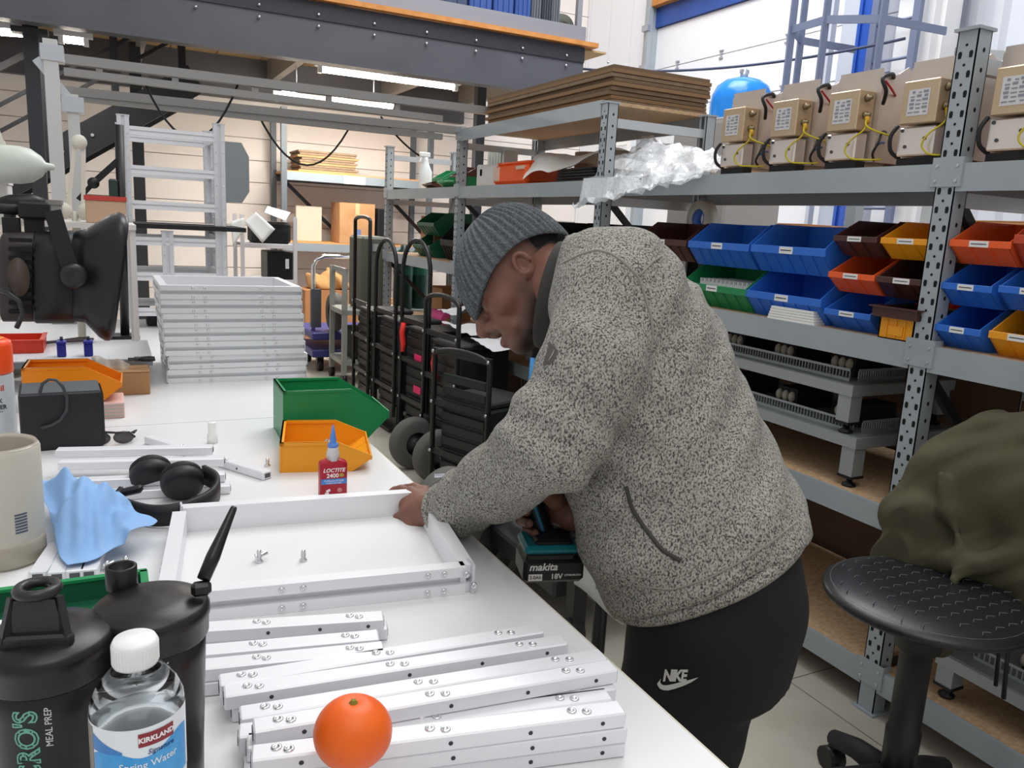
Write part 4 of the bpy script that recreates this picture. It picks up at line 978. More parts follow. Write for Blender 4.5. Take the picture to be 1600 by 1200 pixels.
# ------------------------------------------------------------------ signed-distance modelling for the person and the soft things
class Field:
    def __init__(s, lo, hi, vox):
        s.lo = np.array(lo, float); s.vox = vox; s.n = np.ceil((np.array(hi)-s.lo)/vox).astype(int)+1
        s.a = np.full(s.n, .3, np.float32)
        s.ax = [(s.lo[i]+np.arange(s.n[i])*vox).astype(np.float32) for i in range(3)]
    def _reg(s, lo, hi, m):
        i0 = np.clip(np.floor((np.array(lo)-m-s.lo)/s.vox).astype(int), 0, s.n); i1 = np.clip(np.ceil((np.array(hi)+m-s.lo)/s.vox).astype(int)+1, 0, s.n)
        sl = tuple(slice(a, b) for a, b in zip(i0, i1))
        return sl, s.ax[0][sl[0]][:, None, None], s.ax[1][sl[1]][None, :, None], s.ax[2][sl[2]][None, None, :]
    def comb(s, sl, d, k, sub=False):
        a = s.a[sl]
        if sub:
            h = np.clip(.5-.5*(a+d)/k, 0, 1); s.a[sl] = a*(1-h)+(-d)*h+k*h*(1-h)
        else:
            h = np.clip(.5+.5*(d-a)/k, 0, 1); s.a[sl] = d*(1-h)+a*h-k*h*(1-h)
    def cone(s, a, b, ra, rb, k=.01, sub=False):
        a, b = np.array(a, float), np.array(b, float); R = max(ra, rb)
        sl, x, y, z = s._reg(np.minimum(a, b)-R, np.maximum(a, b)+R, k*2+.03)
        ba = b-a; L2 = float(ba @ ba)+1e-12
        t = np.clip(((x-a[0])*ba[0]+(y-a[1])*ba[1]+(z-a[2])*ba[2])/L2, 0, 1)
        d = np.sqrt((x-a[0]-ba[0]*t)**2+(y-a[1]-ba[1]*t)**2+(z-a[2]-ba[2]*t)**2)-(ra+(rb-ra)*t)
        s.comb(sl, d, k, sub)
    def chain(s, pts, rs, k=.01):
        for i in range(len(pts)-1): s.cone(pts[i], pts[i+1], rs[i], rs[i+1], k)
    def ell(s, c, r, R=None, k=.01, sub=False):
        c = np.array(c, float); r = np.array(r, float); M_ = np.eye(3) if R is None else np.array(R)
        m = max(r); sl, x, y, z = s._reg(c-m, c+m, k*2+.03)
        x, y, z = x-c[0], y-c[1], z-c[2]
        q = [M_[0, i]*x+M_[1, i]*y+M_[2, i]*z for i in range(3)]
        k0 = np.sqrt(sum((q[i]/r[i])**2 for i in range(3))); k1 = np.sqrt(sum((q[i]/r[i]**2)**2 for i in range(3)))+1e-6
        s.comb(sl, k0*(k0-1)/k1, k, sub)
    def loft(s, C, A, B, left, k=.02, pw=2.3):
        """elliptic sections: centres C, half sizes A (in the plane of travel) and B (along left)"""
        C = [np.array(c, float) for c in C]; left = np.array(left, float); best = None; m = len(C); C2, A2, B2 = [], [], []
        for i in range(m-1):                    # a smooth spline of sections, so that bends leave no clefts
            p0, p1, p2, p3 = C[max(i-1, 0)], C[i], C[i+1], C[min(i+2, m-1)]
            for f in (0, .34, .67): C2.append(.5*(2*p1+(p2-p0)*f+(2*p0-5*p1+4*p2-p3)*f*f+(3*p1-p0-3*p2+p3)*f**3)); A2.append(A[i]+(A[i+1]-A[i])*f); B2.append(B[i]+(B[i+1]-B[i])*f)
        C, A, B = C2+[C[-1]], A2+[A[-1]], B2+[B[-1]]
        TE = (C[-1]-C[-2])/np.linalg.norm(C[-1]-C[-2]); lo = np.min(C, 0)-max(A+B); hi = np.max(C, 0)+max(A+B); sl, x, y, z = s._reg(lo, hi, .04); T0 = None
        for i in range(len(C)-1):
            ba = C[i+1]-C[i]; L2 = float(ba @ ba); L = sqrt(L2); T = ba/L; u = np.cross(left, T); u /= np.linalg.norm(u)
            px_, py_, pz_ = x-C[i][0], y-C[i][1], z-C[i][2]
            tr = (px_*ba[0]+py_*ba[1]+pz_*ba[2])/L2; t = np.clip(tr, 0, 1)
            qx, qy, qz = px_-ba[0]*t, py_-ba[1]*t, pz_-ba[2]*t
            du = np.abs(qx*u[0]+qy*u[1]+qz*u[2]); dv = np.abs(qx*left[0]+qy*left[1]+qz*left[2])
            a_ = A[i]+(A[i+1]-A[i])*t; b_ = B[i]+(B[i+1]-B[i])*t
            g = ((du/a_)**pw+(dv/b_)**pw)**(1/pw); d = (g-1)*np.minimum(a_, b_)
            if i == 0: T0 = -tr*L
            if i < 5: d = np.maximum(d, T0)
            if i > len(C)-8: d = np.maximum(d, (x-C[-1][0])*TE[0]+(y-C[-1][1])*TE[1]+(z-C[-1][2])*TE[2])
            if 0 < i: d = np.where(tr < 0, np.maximum(d, -tr*L*.4), d)
            if i < len(C)-2: d = np.where(tr > 1, np.maximum(d, (tr-1)*L*.4), d)
            if best is None: best = d
            else: h = np.clip(.5+.5*(d-best)/.03, 0, 1); best = d*(1-h)+best*h-.03*h*(1-h)
        s.comb(sl, best, k)
    def disp(s, fn):
        s.a += fn(s.ax[0][:, None, None], s.ax[1][None, :, None], s.ax[2][None, None, :]).astype(np.float32)
    def plane(s, p, nrm, k=.006):
        p, nrm = np.array(p), np.array(nrm); x, y, z = s.ax[0][:, None, None], s.ax[1][None, :, None], s.ax[2][None, None, :]
        d = (x-p[0])*nrm[0]+(y-p[1])*nrm[1]+(z-p[2])*nrm[2]
        h = np.clip(.5-.5*(s.a-d)/k, 0, 1); s.a = (s.a*(1-h)+d*h+k*h*(1-h)).astype(np.float32)
    def smooth(s, n=1):
        for _ in range(n):
            for ax in range(3): s.a = (.5*s.a+.25*np.roll(s.a, 1, ax)+.25*np.roll(s.a, -1, ax))
    def mesh(s):
        g = openvdb.FloatGrid(.3); a = s.a.copy()
        a[0] = a[-1] = .3; a[:, 0] = a[:, -1] = .3; a[:, :, 0] = a[:, :, -1] = .3
        g.copyFromArray(a.astype(np.float32)); p, q = g.convertToQuads(0.0)
        p = p*s.vox+s.lo; q = np.array(q)
        v0, v1, v2, v3 = (p[q[:, i]] for i in range(4))
        vol = np.einsum('ij,ij->i', v0, np.cross(v1, v2)).sum()+np.einsum('ij,ij->i', v0, np.cross(v2, v3)).sum()
        if vol < 0: q = q[:, ::-1]
        return p, q
def mesh_obj(name, parts, mat, parent=None, attr=None, origin=(0, 0, 0)):
    """link one mesh object made of (points, quads) pairs"""
    P, Q, n = [], [], 0
    for p, q in parts: P.append(p); Q.append(q+n); n += len(p)
    P = np.concatenate(P)-np.array(origin); Q = np.concatenate(Q)
    me = bpy.data.meshes.new(name); me.vertices.add(len(P)); me.vertices.foreach_set('co', P.astype(np.float32).ravel())
    me.loops.add(Q.size); me.loops.foreach_set('vertex_index', Q.astype(np.int32).ravel())
    me.polygons.add(len(Q)); me.polygons.foreach_set('loop_start', np.arange(0, Q.size, 4, dtype=np.int32))
    me.update(calc_edges=True); me.polygons.foreach_set('use_smooth', np.ones(len(Q), bool)); me.validate()
    if attr is not None:
        a = me.attributes.new('hairiness', 'FLOAT', 'POINT'); v = np.zeros(len(P), np.float32); v[:len(attr)] = attr; a.data.foreach_set('value', v)
    me.materials.append(mat); o = bpy.data.objects.new(name, me); COL.objects.link(o)
    if parent is not None: o.parent = parent
    return o
def bvh_of(parts):
    vs, fs = [], []
    for p, q in parts: n = len(vs); vs += [tuple(v) for v in p]; fs += [tuple(int(i)+n for i in f) for f in q]
    return BVHTree.FromPolygons(vs, fs)
def cast(bvh, x, y, off=.001):
    d = ray(x, y).normalized(); h = bvh.ray_cast(CAM, d)
    return None if h[0] is None else h[0]+h[1]*off
def seam(bvh, pts, r, name, mat, parent, origin, n=6, off=.0):
    out = []
    for i in range(len(pts)-1):
        for k in range(8):
            f = k/8; q = cast(bvh, pts[i][0]*(1-f)+pts[i+1][0]*f, pts[i][1]*(1-f)+pts[i+1][1]*f, off)
            if q is not None: out.append(q-Vector(origin))
    q = cast(bvh, *pts[-1], off)
    if q is not None: out.append(q-Vector(origin))
    for _ in range(2): out = [out[0]]+[(out[i-1]+out[i]*2+out[i+1])/4 for i in range(1, len(out)-1)]+[out[-1]]
    return MB().tube(out, r, n).build(name, mat, parent)
def decal(bvh, mb, name, mat, parent, origin, off=.0012):
    """lay a flat shape, given in photo pixels, onto the surface it is printed on"""
    vs = []
    for v in mb.v:
        q = cast(bvh, v[0], v[1], off); vs.append(q-Vector(origin) if q is not None else Vector((0, 0, 0)))
    b = MB(); b.add(vs, mb.f); return b.build(name, mat, parent)

# ------------------------------------------------------------------ the person leaning over the bench
FH = Vector((-.74, .67, 0)).normalized(); LF = Vector((-FH.y, FH.x, 0)); LF = Vector((0, 0, 1)).cross(FH)
HIP = PD(1118, 925, 1.24); FEET = Vector((HIP.x, HIP.y, 0))+FH*.06
pers = thing('person', 'person in grey knit beanie, speckled grey fleece jacket and black trousers, leaning over the frame', 'person', FEET)
PO = tuple(FEET)
SKIN = M('skin', '#865d4e', .5, noise=(30, '#784f42', .3, .7), bump=(350, .06), sub=.12)
# torso
TC = [PD(884, 466, 1.27), PD(948, 478, 1.275), PD(988, 552, 1.27), PD(1024, 666, 1.26), PD(1056, 768, 1.25), PD(1088, 834, 1.24), PD(1106, 874, 1.235)]
TA = [.092, .105, .132, .141, .151, .150, .150]
TB = [.085, .165, .18, .172, .165, .17, .175]
LSH, LEL, LCF = PD(958, 462, 1.15), PD(862, 690, 1.075), PD(704, 796, 1.312)
RSH = LSH-LF*.33; RCF = PD(903, 795, 1.325); REL = PD(1000, 740, 1.46)
J = Field((.33, .50, .78), (1.16, 1.62, 1.50), .0058)
J.loft(TC, TA, TB, LF, .02)
J.ell(PD(958, 452, 1.17), (.085, .09, .085), k=.05)
J.chain([LSH, PD(930, 570, 1.085), LEL], [.078, .074, .068], .012)
J.chain([LEL, PD(778, 752, 1.20), PD(722, 786, 1.28), LCF], [.068, .056, .046, .040], .025)
J.chain([RSH, PD(990, 600, 1.47), REL], [.082, .075, .062], .03); J.chain([REL, RCF], [.06, .040], .02)
def folds(x, y, z):
    w = .0016*np.sin(38*x+22*y+31*z+2.5*np.sin(9*y+7*z))*np.sin(11*x-8*z+3*y)+.0016*np.sin(61*z-43*x+17*y+2*np.sin(13*x))
    s = np.exp(-(((x-LEL.x)**2+(y-LEL.y)**2+(z-LEL.z)**2)/.012)); s2 = np.exp(-(((x-LCF.x)**2+(y-LCF.y)**2+(z-LCF.z)**2)/.008))
    return w*1.1+s*.006*np.sin(90*z+60*x)+s2*.0045*np.sin(150*x-120*y)
J.disp(folds)
# open the cuffs and finish the hem
wd = (LCF-PD(722, 790, 1.28)).normalized(); J.plane(LCF+wd*.006, wd)
ax_ = (TC[-1]-TC[-2]).normalized()
jp = J.mesh()
def jacket_mat():
    m = M('jacket_fleece', '#9a9790', .95, spec=.2); nt = m.node_tree; b = nt.nodes['Principled BSDF']
    tc = nt.nodes.new('ShaderNodeTexCoord'); mp = nt.nodes.new('ShaderNodeMapping'); nt.links.new(tc.outputs['Object'], mp.inputs['Vector'])
    mp.inputs['Scale'].default_value = (1, 1, .7)
    n = nt.nodes.new('ShaderNodeTexNoise'); n.inputs['Scale'].default_value = 430; n.inputs['Detail'].default_value = 3; nt.links.new(mp.outputs[0], n.inputs['Vector'])
    r = nt.nodes.new('ShaderNodeValToRGB'); e = r.color_ramp.elements
    e[0].position = .36; e[0].color = lin('#474541'); e[1].position = .50; e[1].color = lin('#96938b'); q = e.new(.62); q.color = lin('#aeaba3'); q = e.new(.43); q.color = lin('#6e6b65')
    nt.links.new(n.outputs['Fac'], r.inputs['Fac']); nt.links.new(r.outputs['Color'], b.inputs['Base Color'])
    bp = nt.nodes.new('ShaderNodeBump'); bp.inputs['Strength'].default_value = .35; bp.inputs['Distance'].default_value = .004
    nt.links.new(n.outputs['Fac'], bp.inputs['Height']); nt.links.new(bp.outputs['Normal'], b.inputs['Normal']); return m
JM = jacket_mat()
jk = mesh_obj('jacket', [jp], JM, pers, origin=PO); JB = bvh_of([jp])
SEAM = M('seam_grey', '#8a877f', .9); ZIP = M('zip_dark', '#3d3a38', .7)
cz = lambda *p: [(800+x/4, 300+y/4) for x, y in p]; dz_ = lambda *p: [(800+x/4, 600+y/4) for x, y in p]
seam(JB, cz((330, 440), (430, 390), (530, 362), (620, 385), (700, 440), (790, 530), (830, 650), (870, 780), (880, 900), (868, 1000)), .0022, 'seam', SEAM, jk, PO)
seam(JB, cz((795, 525), (880, 435), (935, 400)), .0020, 'seam', SEAM, jk, PO)
seam(JB, dz_((715, 640), (750, 780), (830, 900), (940, 1040), (1055, 1105)), .0032, 'pocket_zip', ZIP, jk, PO)
seam(JB, [(990, 915), (1050, 922), (1105, 905), (1160, 876), (1205, 847), (1245, 815)], .0016, 'seam', SEAM, jk, PO)
# hem band round the jacket
hm = MB(); pts = []
u_ = LF.cross(ax_).normalized()
for k in range(48):
    a = 2*pi*k/48; c_, s_ = cos(a), sin(a); pw = 2/2.3
    pts.append(Vector(TC[-1])-ax_*.006+u_*((TA[-1]+.001)*abs(c_)**pw*(1 if c_ >= 0 else -1))+LF*((TB[-1]+.001)*abs(s_)**pw*(1 if s_ >= 0 else -1))-Vector(PO))
hm.tube(pts, .0125, 10, closed=True).build('hem', JM, jk)
# cuff, collar
ct = [LCF+wd*.008+(wd.orthogonal().normalized()*cos(k*pi/12)+wd.cross(wd.orthogonal().normalized())*sin(k*pi/12))*.042-Vector(PO) for k in range(24)]
MB().tube(ct, .007, 8, closed=True).build('cuff', JM, jk)
CD = (TC[0]-TC[1]).normalized(); cu_ = LF.cross(CD).normalized(); cb = MB(); vs = []; n = 40
for (o_, rr) in ((-.03, 1.0), (.0, .98), (.022, .93), (.028, .91), (.026, .87), (.0, .86), (-.03, .8)):
    for k in range(n):
        a = 2*pi*k/n; vs.append(TC[0]+CD*o_+cu_*(.094*rr*cos(a))+LF*(.087*rr*sin(a))-Vector(PO))
cb.add(vs, [(i*n+k, i*n+(k+1) % n, (i+1)*n+(k+1) % n, (i+1)*n+k) for i in range(6) for k in range(n)], True)
cb.build('collar', M('collar_charcoal', '#3f3c3a', .95), jk)
# chest patch with a small curved mark
pm = MB(); q4 = [(860, 535), (873.5, 549), (866, 565), (849, 572)]
g = 5
for j in range(g+1):
    for i in range(g+1):
        u, v = i/g, j/g; pm.v.append(tuple((q4[0][c]*(1-u)+q4[1][c]*u)*(1-v)+(q4[3][c]*(1-u)+q4[2][c]*u)*v for c in (0, 1))+(0,))
pm.f = [(j*(g+1)+i, j*(g+1)+i+1, (j+1)*(g+1)+i+1, (j+1)*(g+1)+i) for j in range(g) for i in range(g)]; pm.sm = [True]*len(pm.f)
decal(JB, pm, 'chest_patch', M('patch_grey', '#56514f', .8), jk, PO, .0016)
def swoosh(x0, y0, w, h):
    """tick mark, in pixels"""
    up_ = [(0, .50), (.02, .66), (.06, .86), (.14, .98), (.26, 1.0), (.42, .88), (.62, .66), (.82, .38), (1.0, .0)]
    lo_ = [(.10, .12), (.075, .34), (.09, .50), (.14, .60), (.22, .62), (.38, .52), (.60, .34), (.80, .18), (1.0, .0)]
    b = MB(); n = len(up_)
    b.v = [(x0+x*w, y0+y*h, 0) for x, y in up_]+[(x0+x*w, y0+y*h, 0) for x, y in lo_]
    b.f = [(i, i+1, n+i+1, n+i) for i in range(n-1)]; b.sm = [False]*len(b.f); return b
sw = swoosh(0, 0, 1, 1); sw.v = [(868-.5*y*0-x*9, 546+x*19+y*4, 0) for x, y, _ in sw.v]
decal(JB, sw, 'tick_mark', M('print_pale', '#c9c7c2', .7), jk, PO, .003)

# trousers
P_ = Field((.45, .45, .02), (1.15, 1.45, 1.06), .009)
LHP, RHP = HIP+LF*.085+Vector((0, 0, -.01)), HIP-LF*.085+Vector((0, 0, -.01))
P_.ell(HIP+Vector((.0, 0, .0)), (.115, .13, .11), k=.03)
P_.loft([HIP+Vector((.0, 0, .10)), HIP, HIP-Vector((0, 0, .1))], [.105, .118, .112], [.15, .155, .15], LF, .03)
LFT, RFT = Vector((LHP.x, LHP.y, .07))+FH*.11, Vector((RHP.x, RHP.y, .07))+FH*.02-LF*.03
for h_, f_ in ((LHP, LFT), (RHP, RFT)):
    kn = h_.lerp(f_, .48)+FH*.03
    P_.chain([h_, h_.lerp(kn, .45), kn, f_], [.098, .094, .078, .066], .03)
P_.disp(lambda x, y, z: .003*np.sin(17*x+13*y+9*z+2*np.sin(6*z))*np.sin(8*z+9*y)+.0015*np.sin(40*z+22*x-18*y))
P_.plane((0, 0, .055), (0, 0, -1))
pp = P_.mesh(); tr = mesh_obj('trousers', [pp], M('trousers_black', '#141416', .85, bump=(500, .1)), pers, origin=PO); PB = bvh_of([pp])
TXM = M('print_pale')
b = text_mb('NIKE', 24, 0, 1.1, .22, .86); xs = [v[0] for v in b.v]; ys = [v[1] for v in b.v]
w_, h_ = max(xs)-min(xs), max(ys)-min(ys)
b.v = [(1037+(x-min(xs))/w_*39, 1064-(y-min(ys))/h_*19-(x-min(xs))/w_*0+0, 0) for x, y, _ in b.v]
decal(PB, b, 'lettering', TXM, tr, PO, .002)
decal(PB, swoosh(1028, 1057, 64, 21), 'tick_mark', TXM, tr, PO, .002)
for f_, nm in ((LFT, 0), (RFT, 1)):
    F_ = Field(f_+Vector((-.25, -.25, -.08)), f_+Vector((.25, .25, .08)), .008)
    c_ = Vector((f_.x, f_.y, 0))
    F_.chain([c_-FH*.05+Vector((0, 0, .045)), c_+FH*.06+Vector((0, 0, .042)), c_+FH*.16+Vector((0, 0, .032))], [.045, .045, .034], .02); F_.cone(c_+Vector((0, 0, .05)), c_+Vector((0, 0, .11)), .046, .05, .02)
    F_.plane((0, 0, .004), (0, 0, -1), .004); mesh_obj('shoe', [F_.mesh()], M('shoe_black', '#1a1a1b', .6), pers, origin=PO)

# head, in its own frame: x forward, y to the left, z up
TILT = radians(50); HC = PD(803, 422, 1.355); HS = .92
hf = (FH*cos(TILT)-Vector((0, 0, 1))*sin(TILT)).normalized(); hu = (FH*sin(TILT)+Vector((0, 0, 1))*cos(TILT)).normalized()
YH = radians(20); hf, hl_ = hf*cos(YH)+LF*sin(YH), LF*cos(YH)-hf*sin(YH)   # the face is turned a little to the bench corner
HR = Matrix((hf, hl_, hu)).transposed(); HM = HR*HS
H = Field((-.125, -.105, -.16), (.14, .105, .125), .0022)
H.ell((-.006, 0, .020), (.098, .077, .092), k=.01)
H.ell((.040, 0, -.040), (.056, .060, .076), k=.03)
for s_ in (-1, 1):
    H.chain([(.002, s_*.060, -.03), (.012, s_*.055, -.068), (.055, s_*.032, -.098), (.082, 0, -.106)], [.022, .017, .016, .018], .02)
    H.ell((.060, s_*.046, -.034), (.026, .020, .020), k=.022)
    H.cone((.090, s_*.006, .010), (.074, s_*.046, .010), .013, .011, .014)
    H.ell((.100, s_*.031, -.014), (.017, .017, .011), k=.010, sub=True)
    H.ell((.0785, s_*.031, -.014), (.0135, .0135, .0125), k=.003)
    H.chain([(.089, s_*.018, -.009), (.0915, s_*.031, -.006), (.083, s_*.044, -.010)], [.003, .0035, .003], .004)
    H.chain([(.089, s_*.019, -.020), (.0905, s_*.031, -.022), (.083, s_*.043, -.018)], [.003, .0032, .003], .004)
    H.ell((.102, s_*.016, -.046), (.012, .011, .010), k=.007)
    H.ell((.113, s_*.0095, -.0545), (.006, .0046, .0055), k=.003, sub=True)
    H.chain([(.094, s_*.020, -.050), (.085, s_*.036, -.060), (.076, s_*.040, -.078)], [.010, .010, .010], .012)
    # ear
    H.ell((-.010, s_*.078, -.020), (.0135, .006, .0215), k=.008)
    e_ = [(-.009+.0130*cos(t), s_*(.082+.003*sin(t*.5)), -.017+.0200*sin(t)) for t in [-.9+i*.42 for i in range(11)]]
    H.chain(e_, [.0038]*11, .004); H.cone((.002, s_*.080, -.032), (.004, s_*.079, -.037), .006, .005, .006)
    H.ell((-.005, s_*.086, -.020), (.0065, .006, .011), k=.005, sub=True)
H.chain([(.092, 0, .004), (.103, 0, -.018), (.118, 0, -.041)], [.0095, .011, .0150], .010)
H.ell((.075, 0, -.076), (.030, .036, .030), k=.02)
H.ell((.112, 0, -.0715), (.024, .030, .0078), k=.004, sub=True)
for s_ in (-1, 1):
    H.cone((.1090, 0, -.0595), (.088, s_*.032, -.0655), .0074, .005, .005); H.cone((.106, 0, -.0850), (.088, s_*.032, -.0700), .0088, .005, .005)
H.ell((.083, 0, -.104), (.020, .024, .017), k=.014)
nd = HM.inverted() @ (TC[0]-TC[1]+Vector((0, 0, 0)))
nb = HM.inverted() @ (TC[0]-CD*.03-HC)
H2 = Field((-.22, -.11, -.22), (.06, .11, .06), .004)
H2.chain([(-.030, 0, -.02), tuple(Vector((-.030, 0, -.03)).lerp(nb, .55)), tuple(nb)], [.058, .056, .064], .02)
hp, hq = H.mesh(); H2m = H2.mesh()
toW = lambda p: p @ np.array(HM.transposed())+np.array(HC)
headparts = [(toW(hp), hq), (toW(H2m[0]), H2m[1])]

# hands: palm and five separate fingers
def hand(wr, kn, fingers, thumb, vox=.0019):
    allp = [wr]+kn+[p for f in fingers for p in f]+thumb
    lo = np.min([tuple(p) for p in allp], 0)-.03; hi = np.max([tuple(p) for p in allp], 0)+.03
    F_ = Field(lo, hi, vox)
    for i, k_ in enumerate(kn): F_.cone(wr.lerp(k_, .12), k_, .019, .0118, .012)
    for i in range(3): F_.cone(kn[i], kn[i+1], .0108, .0108, .008)
    F_.cone(wr.lerp(kn[0], -.35), wr, .0265, .024, .015)
    F_.cone(wr.lerp(kn[1], .3), wr.lerp(kn[2], .75), .016, .013, .012)
    for i, f in enumerate(fingers):
        r0 = (.0098, .0102, .0098, .0086)[i]; F_.chain([kn[i]]+list(f), [r0*1.12, r0, r0*.92, r0*.78][:len(f)+1], .0035)
        for p in f[:-1]: F_.ell(p, (r0*1.06,)*3, k=.003)
    F_.chain([wr.lerp(kn[0], .25)]+thumb, [.018, .0135, .0115, .0092], .006)
    return F_.mesh()
LW_ = PD(676, 797, 1.335)
lk = [PD(643, 771, 1.392), PD(634, 786, 1.375), PD(636, 803, 1.355), PD(645, 819, 1.340)]
lfg = [[PD(627, 767, 1.405), PD(618, 769, 1.408), PD(611, 771, 1.408)],
       [PD(619, 788, 1.388), PD(616, 803, 1.386), PD(622, 812, 1.384)],
       [PD(623, 811, 1.366), PD(626, 826, 1.364), PD(634, 831, 1.362)],
       [PD(637, 830, 1.346), PD(646, 837, 1.346), PD(655, 835, 1.346)]]
lth = [PD(662, 771, 1.40), PD(648, 765, 1.425), PD(634, 764, 1.44)]
hl = hand(LW_, lk, lfg, lth)
RW_ = PD(884, 796, 1.31)
rk_ = [PD(858, 772, 1.345), PD(861, 789, 1.350), PD(864, 806, 1.348), PD(867, 822, 1.343)]
rfg = [[PD(838, 768, 1.348), PD(815, 770, 1.335), PD(806, 772, 1.315)],
       [PD(834, 788, 1.350), PD(812, 793, 1.320), PD(822, 799, 1.278)],
       [PD(838, 806, 1.350), PD(815, 812, 1.318), PD(826, 818, 1.274)],
       [PD(844, 823, 1.345), PD(824, 829, 1.315), PD(836, 833, 1.274)]]
rth = [PD(868, 783, 1.275), PD(853, 772, 1.262), PD(836, 768, 1.260)]
hr = hand(RW_, rk_, rfg, rth)
# torso and legs of the body under the clothes, plus forearms to the hands
Bf = Field((.36, .5, .04), (1.15, 1.6, 1.45), .014)
Bf.loft([PD(895, 466, 1.27)]+TC[1:], [.07]+[v*.72 for v in TA[1:]], [.06]+[v*.72 for v in TB[1:]], LF, .02)
for h_, f_ in ((LHP, LFT), (RHP, RFT)): Bf.chain([h_, h_.lerp(f_, .48)+FH*.03, f_], [.08, .055, .04], .03)
Bf.chain([LSH, LEL, LCF], [.05, .042, .03], .02); Bf.chain([RSH, REL, RCF], [.05, .042, .03], .02)
Af = Field(np.min([tuple(LCF), tuple(LW_)], 0)-.12, np.max([tuple(LCF), tuple(LW_)], 0)+.12, .004)
Af.cone(LEL.lerp(LCF, .8), LW_, .028, .025, .01)
Ar = Field(np.min([tuple(RCF), tuple(RW_)], 0)-.12, np.max([tuple(RCF), tuple(RW_)], 0)+.12, .004); Ar.cone(REL.lerp(RCF, .7), RW_, .03, .026, .01)
def seg_d(p, a, b):
    a, b = np.array(a), np.array(b); ba = b-a; t = np.clip(((p-a) @ ba)/(ba @ ba), 0, 1); return np.linalg.norm(p-a-t[:, None]*ba, axis=1)
def sstep(x, a, b): t = np.clip((x-a)/(b-a), 0, 1); return t*t*(3-2*t)
hw = np.zeros(len(hp))
for s_ in (-1, 1):
    for a, b2, g_ in (((.014, s_*.074, -.056), (.016, s_*.070, -.078), .45), ((.016, s_*.070, -.078), (.060, s_*.042, -.110), .8), ((.060, s_*.042, -.110), (.092, 0, -.118), 1)):
        hw = np.maximum(hw, g_*(1-sstep(seg_d(hp, a, b2), .004, .036)))
    hw = np.maximum(hw, .8*(1-sstep(seg_d(hp, (.112, 0, -.056), (.094, s_*.030, -.064)), .003, .010)))
    hw = np.maximum(hw, (1-sstep(hp[:, 0], -.055, -.030))*(1-sstep(-hp[:, 2], .040, .065)))
    hw = np.maximum(hw, 1-sstep(seg_d(hp, (.100, s_*.014, .012), (.088, s_*.046, .014)), .004, .009))
nt = SKIN.node_tree; bs_ = nt.nodes['Principled BSDF']; at_ = nt.nodes.new('ShaderNodeAttribute'); at_.attribute_name = 'hairiness'
mx = nt.nodes.new('ShaderNodeMixRGB'); src = bs_.inputs['Base Color'].links[0].from_socket
nt.links.new(at_.outputs['Fac'], mx.inputs[0]); nt.links.new(src, mx.inputs[1]); mx.inputs[2].default_value = lin('#1d130f'); nt.links.new(mx.outputs[0], bs_.inputs['Base Color'])
body = mesh_obj('body', headparts+[hl, hr, Bf.mesh(), Af.mesh(), Ar.mesh()], SKIN, pers, attr=hw, origin=PO)
# cuff of the far sleeve
rd_ = (RCF-REL).normalized(); o1 = rd_.orthogonal().normalized()
MB().tube([RCF+rd_*.030+(o1*cos(k*pi/12)+rd_.cross(o1)*sin(k*pi/12))*.036-Vector(PO) for k in range(24)], .007, 8, closed=True).build('cuff', JM, jk)
# eyes, teeth, beard
def hpt(p): return HC+HM @ Vector(p)-Vector(PO)
eb = MB()
for s_ in (-1, 1):
    MB().ell(hpt((.0795, s_*.031, -.0145)), .0128, 14, 10).build('eyeball', M('eye_white', '#6d605a', .25), body)
    MB().ell(hpt((.0895, s_*.031, -.0175)), (.0045, .0045, .0045), 10, 8).build('iris', M('iris_dark', '#1a1210', .15), body)
    MB().tube([hpt((.0995, s_*.012, .013)), hpt((.098, s_*.026, .019)), hpt((.086, s_*.046, .016))], [.0022, .003, .0018], 6).build('eyebrow', M('hair_black', '#17120f', .9), body)
tm = MB()
for i in range(8):
    a = (i-3.5)*.0058; tm.box(hpt((.0985-abs(a)*.30, a, -.0690)), (.004, .0054, .0085), mat=HR, bev=.001)
tm.build('teeth', M('teeth', '#e6ddd0', .3), body, kind='stuff')
# hair at the nape under the beanie
Nf = Field((-.115, -.085, -.075), (-.01, .085, .02), .003); Nf.ell((-.012, 0, .006), (.0945, .0755, .050), k=.01); Nf.plane((-.045, 0, 0), (1, 0, .15))
np_, nq_ = Nf.mesh(); mesh_obj('hair', [(toW(np_), nq_)], M('hair_black'), pers, origin=PO)
# beanie: ribbed knit
nR, nz = 276, 26; vs = []; fs = []
for j in range(nz+1):
    f = j/nz
    for k in range(nR):
        a = 2*pi*k/nR; rib = .0036*sin(2*pi*k*46/nR)
        if f < .02: ph = 0; rib *= .4
        ph = f*pi/2; z0 = -.0060+.006*cos(a)-.0200*cos(2*a)
        rx, ry, top = .1150, .0925, .114
        cr = cos(ph)**.82; zz = z0+(top-z0)*sin(ph)**1.05
        flare = 1+.015*(1-f)-.13*max(0, -cos(a))*(1-f)**2
        x = (rx*cr*flare+rib*min(1, cr*3))*cos(a)-.012-.004*f+.012*max(0, cos(a))*(1-f); y = (ry*cr*flare+rib*min(1, cr*3))*sin(a)
        vs.append(hpt((x, y, zz)))
n0 = len(vs)
for k in range(nR):
    a = 2*pi*k/nR; z0 = -.0060+.006*cos(a)-.0200*cos(2*a); vs.append(hpt((.1015*cos(a)-.012+.013*max(0, cos(a)), .0815*sin(a), z0+.002)))
for k in range(nR):
    a = 2*pi*k/nR; z0 = -.0060+.006*cos(a)-.0200*cos(2*a); vs.append(hpt((.0985*cos(a)-.012+.008*max(0, cos(a)), .0795*sin(a), z0+.03)))
